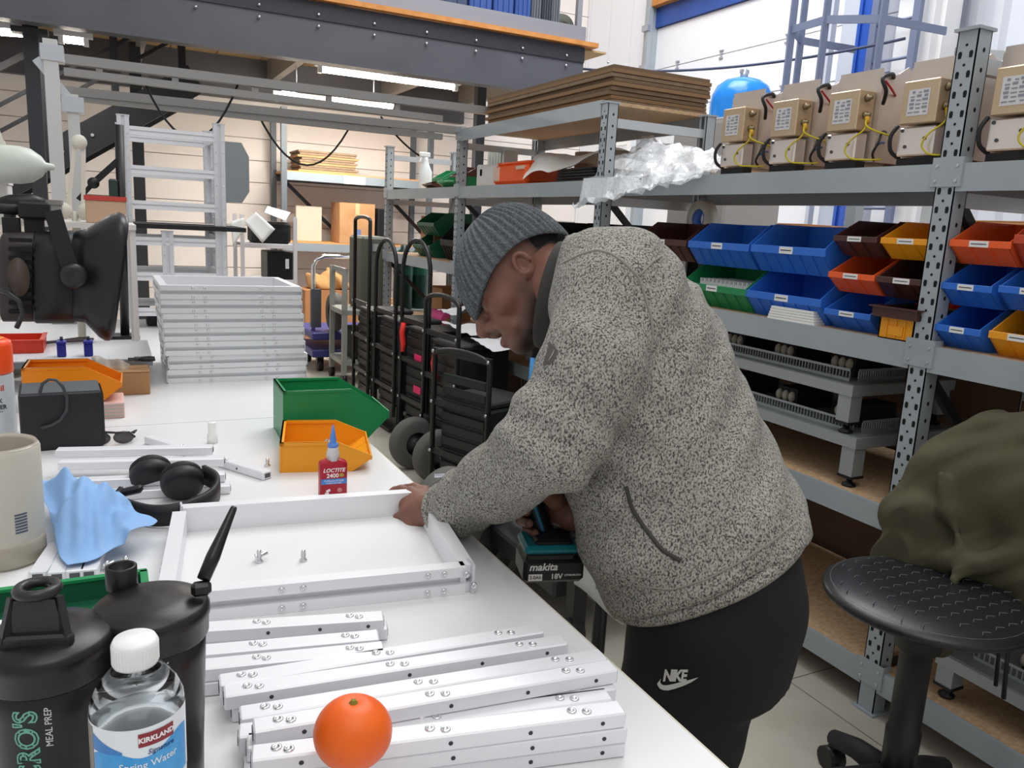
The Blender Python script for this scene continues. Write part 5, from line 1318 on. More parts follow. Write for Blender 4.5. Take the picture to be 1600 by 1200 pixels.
for j in range(nz):
    for k in range(nR): fs.append((j*nR+k, j*nR+(k+1) % nR, (j+1)*nR+(k+1) % nR, (j+1)*nR+k))
for k in range(nR): fs += [(n0+k, n0+(k+1) % nR, (k+1) % nR, k), (n0+nR+k, n0+nR+(k+1) % nR, n0+(k+1) % nR, n0+k)]
bm = M('beanie_knit', '#565a5e', .95, noise=(300, '#74787c', .4, .62), bump=(420, .5))
MB().add(vs, fs, True).build('beanie', bm, pers)

# ------------------------------------------------------------------ cordless driver in the far hand
DV = PD(858, 878, 1.285); e1 = (PD(800, 872, 1.285)-PD(880, 868, 1.30)); e1.z = 0; e1.normalize(); e3 = Vector((0, 0, 1)); e2 = e3.cross(e1)
DM = Matrix((e1, e2, e3)).transposed()
t = thing('cordless_driver', 'black and teal cordless driver with a battery, held in the far hand', 'drill', DV)
DBK = M('driver_black', '#17181a', .4); TEAL = M('driver_teal', '#14808c', .35)
dp = lambda x, y, z: DM @ Vector((x, y, z))
MB().box(dp(0, 0, 0), (.098, .074, .040), mat=DM, bev=.006).box(dp(.006, 0, .022), (.078, .066, .012), mat=DM, bev=.003).build('battery', DBK, t)
MB().box(dp(.004, 0, .0335), (.088, .070, .014), mat=DM, bev=.005).build('base', TEAL, t)
MB().box(dp(.0, 0, .042), (.060, .052, .012), mat=DM, bev=.004).build('base_cover', DBK, t)
hA, hB = PD(850, 838, 1.305)-DV, PD(826, 768, 1.305)-DV
MB().tube([hA-Vector((0, 0, .012)), hA, hA.lerp(hB, .3), hA.lerp(hB, .7), hB], [.021, .019, .0175, .018, .021], 14).build('handle', DBK, t)
sd = -DM @ Vector((0, 1, 0)) if (DM @ Vector((0, 1, 0))).dot(CAM-DV) < 0 else DM @ Vector((0, 1, 0))
MB().tube([hA.lerp(hB, f)+sd*(.017)+Vector((0, 0, 0)) for f in (.05, .3, .6, .95)], [.0035, .0035, .0035, .0035], 8).build('grip_stripe', M('driver_blue', '#2c7fa3', .4), t)
bc = hB+Vector((0, 0, .028))
MB().tube([bc-e1*.07, bc-e1*.06, bc+e1*.05, bc+e1*.06], [.024, .03, .03, .024], 20).build('motor_housing', TEAL, t)
MB().tube([bc+e1*.06, bc+e1*.085, bc+e1*.11], [.022, .02, .009], 16).build('chuck', DBK, t); MB().cyl(bc+e1*.11, bc+e1*.155, .0035, 8).build('bit', STEEL, t)
MB().box(hB+e1*.022-Vector((0, 0, .012)), (.014, .012, .028), mat=DM, bev=.003).build('trigger', DBK, t)
# lettering on the battery side facing the bench
def on_side(mb, x, z, m, nm='lettering'):
    flip = 1 if sd.dot(DM @ Vector((0, 1, 0))) > 0 else -1
    mb.v = [tuple(DM @ Vector((-v[0]*flip*-1*-1+x, flip*(.0375+v[2]), v[1]+z))) for v in mb.v]; return mb.build(nm, m, t)
on_side(text_mb('makita', .017, .0001, .0004, .2), .018, .008, LW); on_side(text_mb('18V', .012, .0001, .0003), -.004, -.008, LW)
on_side(text_mb('LITHIUM-ION', .0045, .0001, .0001), -.030, -.006, LW)
fl_ = 1 if sd.dot(DM @ Vector((0, 1, 0))) > 0 else -1
MB().box(dp(.030, fl_*.0372, -.009), (.022, .0006, .011), mat=DM).build('print_panel', LW, t)
on_side(text_mb('3.0Ah', .008, .0004, .0001), .030, -.009, LETT)
# ------------------------------------------------------------------ stool with a coat over its back
SX, SY = 1.675, 1.095
t = thing('work_stool', 'black moulded work stool with a thick gas column and star base', 'stool', (SX, SY, 0))
t.scale = (1.06, 1.06, 1.045)
S_ = Field((-.27, -.27, .52), (.27, .27, .66), .006)
S_.ell((0, 0, .585), (.215, .215, .040), k=.01); S_.ell((.03, -.02, .635), (.15, .15, .022), k=.02, sub=True)
S_.plane((0, 0, .560), (0, 0, -1), .02)
sm_ = S_.mesh(); sbv = bvh_of([sm_])
mesh_obj('seat', [sm_], M('seat_black', '#1b1c1f', .36, bump=(220, .03)), t)
sb = MB()
for i in range(-4, 5):
    for j in range(-5, 6):
        x, y = i*.042+(j % 2)*.021, j*.034
        if x*x+y*y > .034: continue
        zz = sbv.ray_cast(Vector((x, y, 1)), Vector((0, 0, -1)))[0].z+.0004
        sb.beam((x-.014, y-.008, zz), (x, y, zz), .0014, .0016).beam((x, y, zz), (x+.014, y-.008, zz), .0014, .0016)
sb.build('tread', M('seat_ridge', '#5a5c60', .4), t, kind='stuff')
MB().tube([(.198*cos(k*pi/18), .198*sin(k*pi/18), .600) for k in range(36)], .0012, 4, closed=True).build('seam', M('seat_ridge'), t)
MB().lathe([(.036, .14), (.038, .26), (.034, .265), (.034, .46), (.048, .47), (.05, .565)], 24).build('column', M('column_black', '#17181a', .45), t)
MB().bb((-.06, -.05, .545), (.09, .05, .562)).bb((.02, -.03, .50), (.16, .03, .545), bev=.008).build('mechanism', BLACK, t)
for a in (.6, .9): MB().tube([(.06*cos(a), -.06*sin(a), .55), (.16*cos(a), -.17*sin(a), .53), (.17*cos(a), -.18*sin(a), .40)], .005, 6).build('lever', BLACK, t)
for k in range(5):
    a = 2*pi*k/5+radians(150)
    e = Vector((.215*cos(a), .215*sin(a), .085)); l = MB().tube([(.03*cos(a), .03*sin(a), .13), (.13*cos(a), .13*sin(a), .115), e], [.032, .027, .022], 12).build('leg', BLACKM, t)
    MB().cyl((e.x-.022*sin(a), e.y+.022*cos(a), .03), (e.x+.022*sin(a), e.y-.022*cos(a), .03), .03, 16).cyl((e.x, e.y, .03), (e.x, e.y, .09), .012, 8).build('caster', BLACK, l)
bk = Vector((.23, -.03, 0))
MB().tube([(.08, -.01, .54), (.23, -.03, .53), (.245, -.032, .62), (.235, -.03, .80)], [.016, .016, .016, .014], 10).build('back_bar', BLACK, t)
MB().ell((.225, -.03, .82), (.03, .15, .09), 16, 10).build('backrest', BLACKM, t)
Cf = Field((-.14, -.44, -.30), (.38, .36, .46), .0065)
cb0 = Vector((SX+.215, SY-.03, .60))
def cl_(x, y, d): p = PD(x, y, d)-cb0; return p
Cf.ell(cl_(1575, 760, 1.98), (.12, .20, .15), k=.04); Cf.ell(cl_(1510, 770, 2.02), (.09, .13, .13), k=.05)
Cf.chain([cl_(1540, 672, 2.02), cl_(1470, 735, 2.04), cl_(1425, 800, 2.05), cl_(1400, 880, 2.05)], [.05, .06, .058, .05], .04)
Cf.chain([cl_(1620, 700, 1.95), cl_(1610, 800, 1.93), cl_(1580, 890, 1.93), cl_(1490, 880, 1.95)], [.09, .09, .06, .035], .03)
Cf.ell(cl_(1500, 850, 2.03), (.10, .12, .11), k=.05); Cf.ell(cl_(1575, 870, 2.0), (.12, .14, .12), k=.05); Cf.ell(cl_(1440, 840, 2.06), (.07, .08, .10), k=.05); Cf.ell(cl_(1600, 720, 2.0), (.1, .16, .12), k=.05)
Cf.chain([cl_(1400, 880, 2.06), cl_(1420, 950, 2.08), cl_(1470, 1000, 2.08)], [.05, .05, .045], .04)
Cf.chain([cl_(1590, 860, 1.88), cl_(1530, 885, 1.89), cl_(1490, 905, 1.90)], [.03, .026, .02], .012)
Cf.chain([cl_(1470, 740, 1.965), cl_(1480, 800, 1.95), cl_(1500, 850, 1.93)], [.012, .016, .012], .02)
def cfold(x, y, z):
    return .006*np.abs(np.sin(31*y+24*z+12*x+2.2*np.sin(10*z+8*y)))**.6-.004+.008*np.sin(26*x+34*y+17*z+3*np.sin(9*z+6*x))*np.sin(14*y-11*z+2*np.sin(12*x))+.006*np.sin(55*y+30*z+2.5*np.sin(17*z))*np.sin(23*x+9*z)
Cf.disp(cfold)
ct_ = mesh_obj('coat', [Cf.mesh()], M('coat_olive', '#4d4a34', .85, noise=(14, '#434030', .3, .7), bump=(500, .15)), None); ct_.location = cb0
tag(ct_, 'dark olive green coat draped over the back of the black stool', 'coat')

# ------------------------------------------------------------------ long aluminium rack frames standing on the far bench
t = thing('rack_stand', 'tall bright aluminium rack frame standing at the far end of the bench', 'rack', (.252, 3.62, TZ)); zt = PY(195, 180, 3.6).z-TZ
W2 = .178
def upr(x, y, z0, z1, par):
    p = MB().bb((x-.022, y-.012, z0), (x-.006, y+.02, z1)).bb((x+.006, y-.012, z0), (x+.022, y+.02, z1)).bb((x-.01, y-.004, z0), (x+.01, y+.02, z1)).build('upright', ALUW, par)
    bolts(p, [(x+q, y-.0125, z0+.03+k*.045) for q in (-.014, .014) for k in range(int((z1-z0-.03)/.045))], (0, -1, 0), .003)
    MB().bb((x-.024, y-.014, z1), (x+.024, y+.022, z1+.004)).build('end_cap', ALU, p)
zm = PY(200, 352, 3.6).z-TZ
for y in (0, .38):
    for x in (-W2, W2): upr(x, y, .0, zm-.012, t); upr(x, y, zm+.012, zt, t)
upr(-.03, 0, .0, zm-.02, t)
def bar(x0, x1, y, z, h=.034): MB().bb((x0, y-.008, z-h/2), (x1, y+.008, z-h*.1)).bb((x0, y-.002, z-h*.1), (x1, y+.006, z+h*.1)).bb((x0, y-.008, z+h*.1), (x1, y+.008, z+h/2)).build('crossbar', ALR, t)
for yy, dz in ((0, 0), (.38, 0)):
    for py_ in (208, 268, 322): bar(-W2+.022, W2-.022, yy, PY(260, py_, 3.6).z-TZ)
    for py_ in (378, 433, 488): bar(-W2+.022, W2-.022, yy, PY(260, py_, 3.6).z-TZ)
for x in (-W2, W2):
    for py_ in (205, 262, 318, 372, 430, 490):
        z = PY(260, py_, 3.6).z-TZ; MB().bb((x-.008, .02, z-.017), (x+.008, .37, z+.017)).build('side_bar', ALR, t)
MB().bb((-W2-.03, -.03, zm-.009), (W2+.10, .42, zm+.009)).build('divider_shelf', BLACKM, t)
t = thing('black_case', 'black case standing between the legs of the aluminium rack frame', 'case', (.235, 3.72, TZ))
MB().bb((-.1, -.06, 0), (.13, .06, .062), bev=.006).build('body', BLACKM, t); MB().tube([(-.03, -.06, .03), (-.03, -.085, .035), (.04, -.085, .035), (.04, -.06, .03)], .005, 6).build('handle', BLACK, t)
# octagonal grey plate beside it
o_ = PY(362, 268, 4.6); t = thing('grey_plate', 'grey plate with cut corners standing behind the aluminium rack frame', 'plate', (o_.x, 4.6, .0))
z0, z1 = PY(362, 316, 4.6).z, PY(362, 222, 4.6).z
MB().prism([(-.09, z0), (.05, z0), (.088, z0+.06), (.088, z1-.07), (.05, z1), (-.09, z1)], .012, mat=Matrix(((1, 0, 0), (0, 0, -1), (0, 1, 0)))).build('sheet', M('plate_grey', '#8f9497', .5, .3), t)
MB().bb((-.06, .0, 0), (-.03, .03, z1-.05)).bb((-.2, -.15, 0), (.1, .18, .02)).build('stand', RACK, t)

# ------------------------------------------------------------------ black stage lamp on its stand
LY = 2.12
def lp(x, y, d=0): return PY(x, y, LY+d)
c0 = lp(100, 430, .12); t = thing('stage_lamp', 'big black stage lamp with a flared hood, seen from the side', 'lamp', (c0.x, c0.y, c0.z))
def R_(p): return p-c0
bodyp = [(8, 362), (62, 362), (62, 505), (8, 505)]
def loftx(secs, name, m, smooth=True, n=24, pw=4):
    """closed sections along x: (px x, px top, px bottom, half depth)"""
    b = MB(); vs = []; fs = []
    for sec in secs:
        px_, ya, yb, hd = sec[:4]; pb_ = sec[4] if len(sec) > 4 else px_
        a, b2 = R_(lp(px_, ya, .12)), R_(lp(pb_, yb, .12)); c_ = (a+b2)/2; h_ = (a.z-b2.z)/2; sl_ = (a.x-b2.x)/2
        for k in range(n):
            th = 2*pi*k/n; cc_, ss_ = cos(th), sin(th)
            w_ = abs(ss_)**(2/pw)*(1 if ss_ >= 0 else -1); vs.append((c_.x+sl_*w_, c_.y+hd*abs(cc_)**(2/pw)*(1 if cc_ >= 0 else -1), c_.z+h_*w_))
    for i in range(len(secs)-1):
        for k in range(n): fs.append((i*n+k, i*n+(k+1) % n, (i+1)*n+(k+1) % n, (i+1)*n+k))
    fs += [tuple(range(n))[::-1]]
    return b.add(vs, fs, smooth).build(name, m, t)
LBK = M('lamp_black', '#161618', .45)
loftx([(56, 362, 500, .10), (60, 360, 502, .105), (115, 360, 502, .105), (120, 362, 500, .10)], 'body', LBK)
loftx([(116, 362, 498, .105), (136, 357, 500, .108, 134), (150, 348, 510, .118, 144), (170, 336, 521, .132, 155), (186, 331, 526, .142, 164), (196, 336, 526, .146, 171), (200, 346, 516, .145, 178), (198, 352, 508, .135, 178), (150, 372, 490, .10, 146)], 'hood', M('hood_black', '#1b1b1e', .36), pw=5)
loftx([(4, 368, 492, .08), (8, 362, 500, .088), (54, 362, 500, .092), (58, 364, 498, .09)], 'rear_housing', M('lamp_brown', '#37302e', .55))
g = MB()
for i in range(9):
    a, b2 = R_(lp(14, 374+i*14, .02)), R_(lp(50, 374+i*14, .02)); g.bb((a.x, a.y-.01, a.z-.005), (b2.x, a.y+.004, a.z+.004))
g.build('vent', HOLE, t, kind='stuff')
a = R_(lp(30, 432, .02)); MB().lathe([(0, -.002), (.022, -.002), (.022, .003), (0, .003)], 20, mat=Matrix.Rotation(pi/2, 3, 'X'), c=(a.x, a.y-.012, a.z), sy=2.0).build('badge', M('badge_brown', '#4a3d36', .5), t)
for dd in (-.0, .24):
    a, b2, c3 = R_(lp(113, 430, dd)), R_(lp(100, 400, dd)), R_(lp(84, 336, dd))
    MB().beam(a, c3, .008, .035, up=(1, 0, .3), ext=.01).build('yoke', LBK, t)
a, b2 = R_(lp(84, 336, 0)), R_(lp(84, 336, .24)); MB().beam(a, b2, .035, .008).build('yoke', LBK, t)
a = R_(lp(115, 431, -.0)); MB().lathe([(.0, -.02), (.026, -.02), (.030, -.008), (.030, .012), (.022, .022), (.012, .020), (0, .018)], 24, mat=Matrix.Rotation(pi/2, 3, 'X'), c=a).build('knob', M('knob_black', '#232325', .35), t)
a = R_(lp(52, 322, .12)); MB().bb((a.x-.03, a.y-.03, a.z-.03), (a.x+.035, a.y+.03, a.z+.01), bev=.005).bb((a.x-.02, a.y-.02, a.z-.06), (a.x+.02, a.y+.02, a.z-.02)).build('clamp', BLACKM, t)
a = R_(lp(20, 350, .12)); MB().bb((a.x-.02, a.y-.02, a.z-.05), (a.x+.015, a.y+.02, a.z+.015)).build('bracket', BLACKM, t)
a = R_(lp(70, 352, .12)); MB().bb((a.x-.02, a.y-.03, a.z-.03), (a.x+.02, a.y+.03, a.z-.018)).build('rating_label', M('label_orange', '#e8901c', .5), t)
xs_ = R_(lp(-45, 470, .12)).x; zs_ = R_(lp(52, 322, .12)).z-.01; xe_ = R_(lp(45, 322, .12)).x
MB().cyl((xs_, 0, TZ-c0.z), (xs_, 0, zs_+.03), .014, 10).bb((xs_-.09, -.07, TZ-c0.z), (xs_+.03, .07, TZ-c0.z+.012)).cyl((xs_, 0, zs_), (xe_, 0, zs_), .012, 10).build('stand', BLACKM, t)
MB().tube([R_(lp(-8, 452, 0)), R_(lp(12, 457, -.02)), R_(lp(30, 470, -.03)), R_(lp(36, 490, -.03)), R_(lp(26, 512, -.02))], .0055, 8).build('power_lead', M('lead_black', '#29292b', .4), t)

# white balanced-arm lamp and magnifier at the left of the far bench
WL = M('lamp_white', '#dedccf', .4)
t = thing('arm_lamp', 'white balanced-arm lamp folded upright behind the black stage lamp', 'lamp', (PY(122, 330, 2.95).x, 2.95, TZ)); b0 = Vector(t.location)
a, b2 = PY(124, 222, 2.95)-b0, PY(118, 330, 2.95)-b0
for dx in (-.012, .012): MB().beam(a+Vector((dx, 0, 0)), b2+Vector((dx*1.8, 0, 0)), .012, .012).build('arm', WL, t)
MB().lathe([(0, -.014), (.022, -.014), (.022, .014), (0, .014)], 20, mat=Matrix.Rotation(pi/2, 3, 'X'), c=a).build('joint', WL, t)
for dx in (-.035, .03): MB().lathe([(0, -.012), (.026, -.012), (.026, .012), (0, .012)], 16, mat=Matrix.Rotation(pi/2, 3, 'X'), c=b2+Vector((dx, -.02, .0))).build('spring_cup', WL, t)
MB().cyl((b2.x, 0, 0), b2, .012, 10).lathe([(.07, 0), (.07, .015), (.02, .02), (0, .02)], 24).build('base', WL, t)
t = thing('desk_lamp', 'pale lamp head with a pointed nose at the upper end of its arm', 'lamp', (PY(-30, 330, 2.7).x, 2.7, TZ)); b0 = Vector(t.location)
a = PY(18, 257, 2.7)-b0
rx_ = Matrix.Rotation(pi/2, 3, 'Y') @ Matrix.Rotation(.12, 3, 'X')
MB().lathe([(.0, -.07), (.045, -.065), (.052, -.03), (.052, .02), (.046, .05), (.028, .075), (.012, .085), (.008, .105), (0, .108)], 28, mat=rx_, c=a).build('head', M('lamp_pale', '#c9cec4', .4), t)
MB().beam(PY(0, 220, 2.7)-b0, PY(10, 245, 2.7)-b0, .012, .02).beam(PY(-30, 130, 2.7)-b0, PY(3, 228, 2.7)-b0, .014, .014).build('arm', WL, t)
MB().beam(PY(-30, 130, 2.7)-b0, (0, 0, 0), .014, .014).lathe([(.08, 0), (.08, .015), (.02, .02), (0, .02)], 24).build('base', WL, t)
t = thing('heat_gun', 'black nozzle lying on clutter beside the pale lamp head', 'tool', PY(30, 322, 2.65)); 
MB().tube([(-.06, 0, .0), (-.02, 0, .01), (.03, 0, .012), (.062, 0, .006)], [.014, .02, .024, .018], 14).build('barrel', BLACK, t); MB().tube([(-.02, 0, 0), (-.03, .02, -.06)], .015, 10).build('grip', BLACK, t)
# clutter shelf under those lamps: boxes on a small riser
t = thing('bench_riser', 'pale shelf riser on the far bench loaded with clutter', 'shelf', (-.26, 2.78, TZ))
zr = PY(60, 345, 2.75).z-TZ
MB().bb((-.3, -.06, zr-.015), (.34, .3, zr)).build('shelf_board', M('riser_white', '#d9d4cf', .6), t)
for x in (-.29, .33): MB().bb((x-.008, -.05, 0), (x+.008, .29, zr-.015)).build('side_panel', M('riser_white'), t)
for i, (x, w, d, h, m, l) in enumerate([(-.33, .16, .14, .10, M('box_white', '#e2dfdc', .7), 'white box on the riser, under the pale lamp head'), (-.17, .1, .12, .05, M('box_grey', '#8c8a86', .7), 'low grey box on the riser between two boxes'), (.0, .11, .12, .07, M('box_tan', '#c9a78a', .7), 'tan box with a red lid on the riser')]):
    q = thing('parts_box', l, 'box', (x+.0, 2.82, TZ+zr)); MB().bb((-w/2, -d/2, 0), (w/2, d/2, h), bev=.003).build('body', m, q)
    MB().bb((-w/2-.003, -d/2-.003, h-.002), (w/2+.003, d/2+.003, h+.012)).build('lid', M('lid_red', '#c4473c', .5) if i == 2 else m, q)
t = thing('monitor_arm', 'black jointed monitor arm bolted by the aluminium rack frame', 'arm', (PY(187, 330, 3.35).x, 3.35, TZ)); b0 = Vector(t.location)
MB().cyl((0, 0, 0), PY(186, 195, 3.35)-b0, .016, 12).bb((-.05, -.05, 0), (.05, .05, .012)).build('pole', BLACK, t)
MB().beam(PY(186, 250, 3.35)-b0, PY(147, 285, 3.35)-b0, .022, .022).beam(PY(147, 285, 3.35)-b0, PY(122, 312, 3.35)-b0, .016, .016).build('arm', BLACK, t)
MB().lathe([(0, -.02), (.02, -.02), (.02, .02), (0, .02)], 14, mat=Matrix.Rotation(pi/2, 3, 'X'), c=PY(146, 286, 3.35)-b0).build('joint', BLACK, t)
MB().box(PY(177, 295, 3.33)-b0, (.03, .03, .07), bev=.006).build('lamp_head', M('head_green', '#26362f', .4), t)

# ------------------------------------------------------------------ back-wall shelving, white rack
t = thing('back_shelving', 'dark grey shelving against the pale back wall', 'shelving', (1.9, 9.3, 0))
for x in (-.12, 1.6):
    for y in (0, .62): MB().bb((x-.03, y-.03, 0), (x+.03, y+.03, 2.55)).build('post', M('post_dim', '#5f666c', .5, .2), t)
for z in (1.09, 1.87):
    MB().bb((-.1, -.02, z-.09), (1.6, .0, z)).build('beam', M('beam_dim', '#8b959d', .5, .2), t); MB().bb((-.1, .62, z-.09), (1.6, .64, z)).build('beam', M('post_dim'), t)
    MB().bb((-.1, 0, z-.01), (1.6, .62, z+.015)).build('shelf_board', M('board_orange', '#c99055', .7), t)
MB().beam((-.12, .6, 1.9), (.75, .6, 1.1), .03, .04).build('brace', RACKD, t); MB().beam((1.6, .6, 1.85), (.85, .6, 1.15), .03, .04).build('brace', RACKD, t)
MB().bb((.55, -.024, 1.78), (.8, -.02, 1.87)).build('shelf_label', PAPER, t)
def carton(label, loc, w, d, h, m=None, tape=True, rz=0, name='carton', marks=False):
    q = thing(name, label, 'carton', loc, rz); MB().bb((-w/2, -d/2, 0), (w/2, d/2, h), bev=.003).build('body', m or CARD, q)
    MB().bb((-w/2-.001, -d/2-.001, h), (-.003, d/2+.001, h+.004)).bb((.003, -d/2-.001, h), (w/2+.001, d/2+.001, h+.004)).build('flap', m or CARD, q)
    if tape: MB().bb((-.025, -d/2-.0025, h*.72), (.025, -d/2-.001, h)).build('tape', M('tape_tan', '#c9a980', .4), q)
    if marks: MB().bb((-w*.1, -d/2-.002, h*.2), (w*.1, -d/2-.0008, h*.36)).build('print_mark', M('mark_blue', '#5a6d9c', .6), q)
    return q
t = thing('flat_cartons', 'bundle of flattened brown cartons on the back-wall shelf', 'cardboard', (2.28, 9.55, 1.886))
for i in range(9): MB().bb((-.33+random.uniform(-.03, .03), -.25, i*.026), (.33+random.uniform(-.03, .02), .25, i*.026+.022)).build('sheet', CARDD if i % 3 else CARD, t)
carton('brown carton with clear wrap on the lower back-wall shelf', (2.62, 9.5, 1.106), .42, .4, .46, marks=True)
carton('pale flat carton leaning behind the dark diagonal brace', (2.12, 9.62, 1.106), .30, .08, .4, M('card_pale', '#c9bfae', .8), False)
t = thing('computer_tower', 'black computer tower beside the wrapped carton on the back shelf', 'computer', (2.96, 9.5, 1.106))
MB().bb((-.09, -.2, 0), (.09, .2, .42), bev=.006).build('case', BLACKM, t); MB().bb((-.08, -.204, .02), (.08, -.2, .4)).build('front_panel', BLACK, t)
carton('big brown carton full of packing paper under the back shelf', (2.25, 9.2, 0), .62, .5, .58, M('card_red', '#a9764e', .8))
t = thing('packing_paper', 'crumpled brown packing paper rising out of the big carton', 'paper', (2.25, 9.2, .585))
Pf = Field((-.3, -.24, -.02), (.3, .24, .32), .02); Pf.ell((0, 0, .05), (.26, .2, .14), k=.02); Pf.disp(lambda x, y, z: .03*np.sin(31*x+17*z)*np.sin(27*y+13*x)+.03*np.sin(19*z+23*x)); Pf.plane((0, 0, .003), (0, 0, -1)); mesh_obj('sheet', [Pf.mesh()], M('kraft_paper', '#b48a58', .85), t)
carton('plain brown carton standing on the floor by the back shelving', (2.75, 9.1, 0), .45, .4, .5)
# white rack with papers
t = thing('white_rack', 'white tube rack with printer paper and black boxes behind the aluminium frames', 'rack', (1.13, 6.5, 0))
for x in (-.2, .2):
    for y in (0, .4): MB().bb((x-.014, y-.014, 0), (x+.014, y+.014, 1.39)).build('post', M('rack_white', '#dcd8d8', .45), t)
for z in (.34, .62, .88, 1.16):
    for y in (0, .4): MB().bb((-.2, y-.01, z-.02), (.2, y+.01, z+.01)).build('shelf_rail', M('rack_white'), t)
    MB().bb((-.19, 0, z+.008), (.19, .4, z+.014)).build('shelf', M('rack_white'), t)
t = thing('label_printer', 'black printer with paper sheets spilling from the top of the white rack', 'printer', (1.16, 6.68, 1.174))
MB().bb((-.15, -.12, 0), (.15, .12, .17), bev=.02).build('body', BLACKM, t); MB().bb((-.12, -.125, .03), (.12, -.12, .09)).build('front_panel', BLACK, t)
def sheet(label, pts, Y, dy, bend=.005):
    c = [PY(x, y, Y+d) for (x, y), d in zip(pts, dy)]
    return cloth('paper_sheet', label, 'paper', PAPER, c, 6, lambda u, v, p: p+Vector((0, bend*sin(u*3.1), 0)), .001, 0)
sheet('white sheet hanging askew from the white rack', [(382, 347), (400, 331), (430, 358), (410, 380)], 6.42, [0, 0, -.04, -.04])
sheet('pale sheet lying over the black printer', [(413, 332), (418, 322), (454, 332), (446, 345)], 6.5, [0, .1, .1, 0])
sheet('pale sheet hanging down beside the white rack', [(360, 346), (381, 340), (380, 360), (364, 386)], 6.45, [0, 0, 0, 0])
for x, z, w, h, l in ((1.22, .894, .2, .22, 'black box on the upper middle shelf of the white rack'), (1.22, .354, .24, .24, 'black box on the bottom shelf of the white rack'), (1.20, .634, .22, .18, 'black box on the lower middle shelf of the white rack')):
    q = thing('equipment_box', l, 'box', (x, 6.68, z)); MB().bb((-w/2, -.15, 0), (w/2, .15, h), bev=.006).build('body', BLACK, q); MB().bb((w*.2, -.152, h*.4), (w*.34, -.15, h*.75)).build('name_card', LBL, q)
carton('brown carton on legs of paper stock beside the white rack', (1.0, 6.1, .52), .17, .3, .26)
t = thing('paper_stack', 'stack of boxed paper under the small brown carton', 'paper', (1.06, 6.12, 0))
for i in range(5): MB().bb((-.16, -.16, i*.104), (.18, .16, i*.104+.1), bev=.003).build('ream', [M('ream_white', '#d5cfc9', .7), M('ream_tan', '#c7a98f', .7)][i % 2], t)
# grey roller shutter cabinet behind the frames
t = thing('shutter_cabinet', 'grey slatted cabinet behind the aluminium rack frame', 'cabinet', (.62, 5.6, 0))
MB().bb((-.3, 0, 0), (.28, .4, .95)).build('body', M('cab_grey', '#8d8d8d', .5), t)
for i in range(16): MB().bb((-.28, -.012, .04+i*.056), (.26, 0, .04+i*.056+.048), bev=.004).build('slat', M('slat_grey', '#a9a8a6', .5), t)

# ------------------------------------------------------------------ wheeled cases, trolley and dolly on the floor by the shelving
CASE = M('case_black', '#1e1d1d', .5, bump=(120, .05)); TUBEK = M('tube_black', '#1a1a1b', .4)
TYRE = M('tyre_grey', '#5c5a57', .8); HUBM = M('hub_dark', '#3a3b3d', .5, .3)
def wheeled(label, x, y, rz, hh, tag_=None, body=None, arch=.12, wh=True, top=.73, ):
    t = thing('wheeled_case', label, 'case', (x, y, 0), rz); w = .17
    MB().bb((.0, -w, .18), (.32, w, top), bev=.012).build('body', body or CASE, t)
    for i in range(8): MB().bb((-.012, -w+.02, .21+i*.063), (.002, w-.02, .21+i*.063+.044), bev=.004).build('rib', body or CASE, t)
    MB().bb((-.0, -w+.01, top), (.32, w-.01, top+.03), bev=.008).build('lid', M('lid_dark', '#2b2a2b', .5), t)
    pts = [(-.03, -w-.02, .12), (-.03, -w-.02, hh-arch)]+[(-.03, -(w+.02)*cos(a), hh-arch+arch*sin(a)) for a in [k*pi/12 for k in range(1, 12)]]+[(-.03, w+.02, hh-arch), (-.03, w+.02, .12)]
    MB().tube(pts, .0135, 10).build('handle_frame', TUBEK, t)
    for z in (.3, .55, .8): MB().bb((-.035, -w-.03, z-.015), (-.02, w+.03, z+.015)).build('cross_bar', TUBEK, t)
    for s_ in (-1, 1):
        for z in (.3, .55, .8): MB().lathe([(.009, 0), (.009, .004), (0, .006)], 8, mat=Matrix.Rotation(-pi/2, 3, 'Y'), c=(-.044, s_*(w+.02), z)).build('bolt', STEEL, t)
    if wh:
        for s_ in (-1, 1):
            tr_ = MB().lathe([(.07, -.04), (.13, -.045), (.148, -.03), (.152, 0), (.148, .03), (.13, .045), (.07, .04)], 32, mat=Matrix.Rotation(pi/2, 3, 'X'), c=(-.10, s_*(w-.02), .152), cap=False).build('wheel', TYRE, t)
            MB().lathe([(0, -.035), (.03, -.035), (.035, -.015), (.075, -.02), (.075, .02), (.035, .015), (.03, .035), (0, .035)], 24, mat=Matrix.Rotation(pi/2, 3, 'X'), c=(-.10, s_*(w-.02), .152)).build('hub', HUBM, tr_)
        MB().cyl((-.1, -w-.05, .152), (-.1, w+.05, .152), .014, 10).bb((-.1, -.1, .12), (.05, .1, .18)).build('axle', M('axle_steel', '#8a8a88', .4, .7), t)
    MB().bb((-.05, -w, .015), (.32, w, .03)).bb((.26, -w, .03), (.31, w, .18)).bb((.0, -w, .03), (.05, w, .18)).build('toe_plate', TUBEK, t)
    if tag_: MB().tube([(-.05, tag_[1], tag_[0]), (-.055, tag_[1]+.01, tag_[0]-.06), (-.05, tag_[1]+.0, tag_[0]-.13), (-.055, tag_[1]-.005, tag_[0]-.18)], [.016, .018, .017, .012], 8).build('tag', M('tag_red', '#f0332b', .5), t)
    return t
w1 = wheeled('black ribbed case with a red tag and big grey wheels, beside the aisle', 1.66, 4.08, .12, 1.02, (.70, .02), arch=.05)
w2 = wheeled('black ribbed case with two pink stickers and a red tag, behind the nearer ribbed case', 1.70, 4.62, .1, 1.30, (.78, .12), arch=.19, wh=False)
for z in (.38, .58): MB().box((-.017, -.03, z), (.006, .10, .045), bev=.002).build('sticker', M('sticker_pink', '#f02b6a', .5), w2)
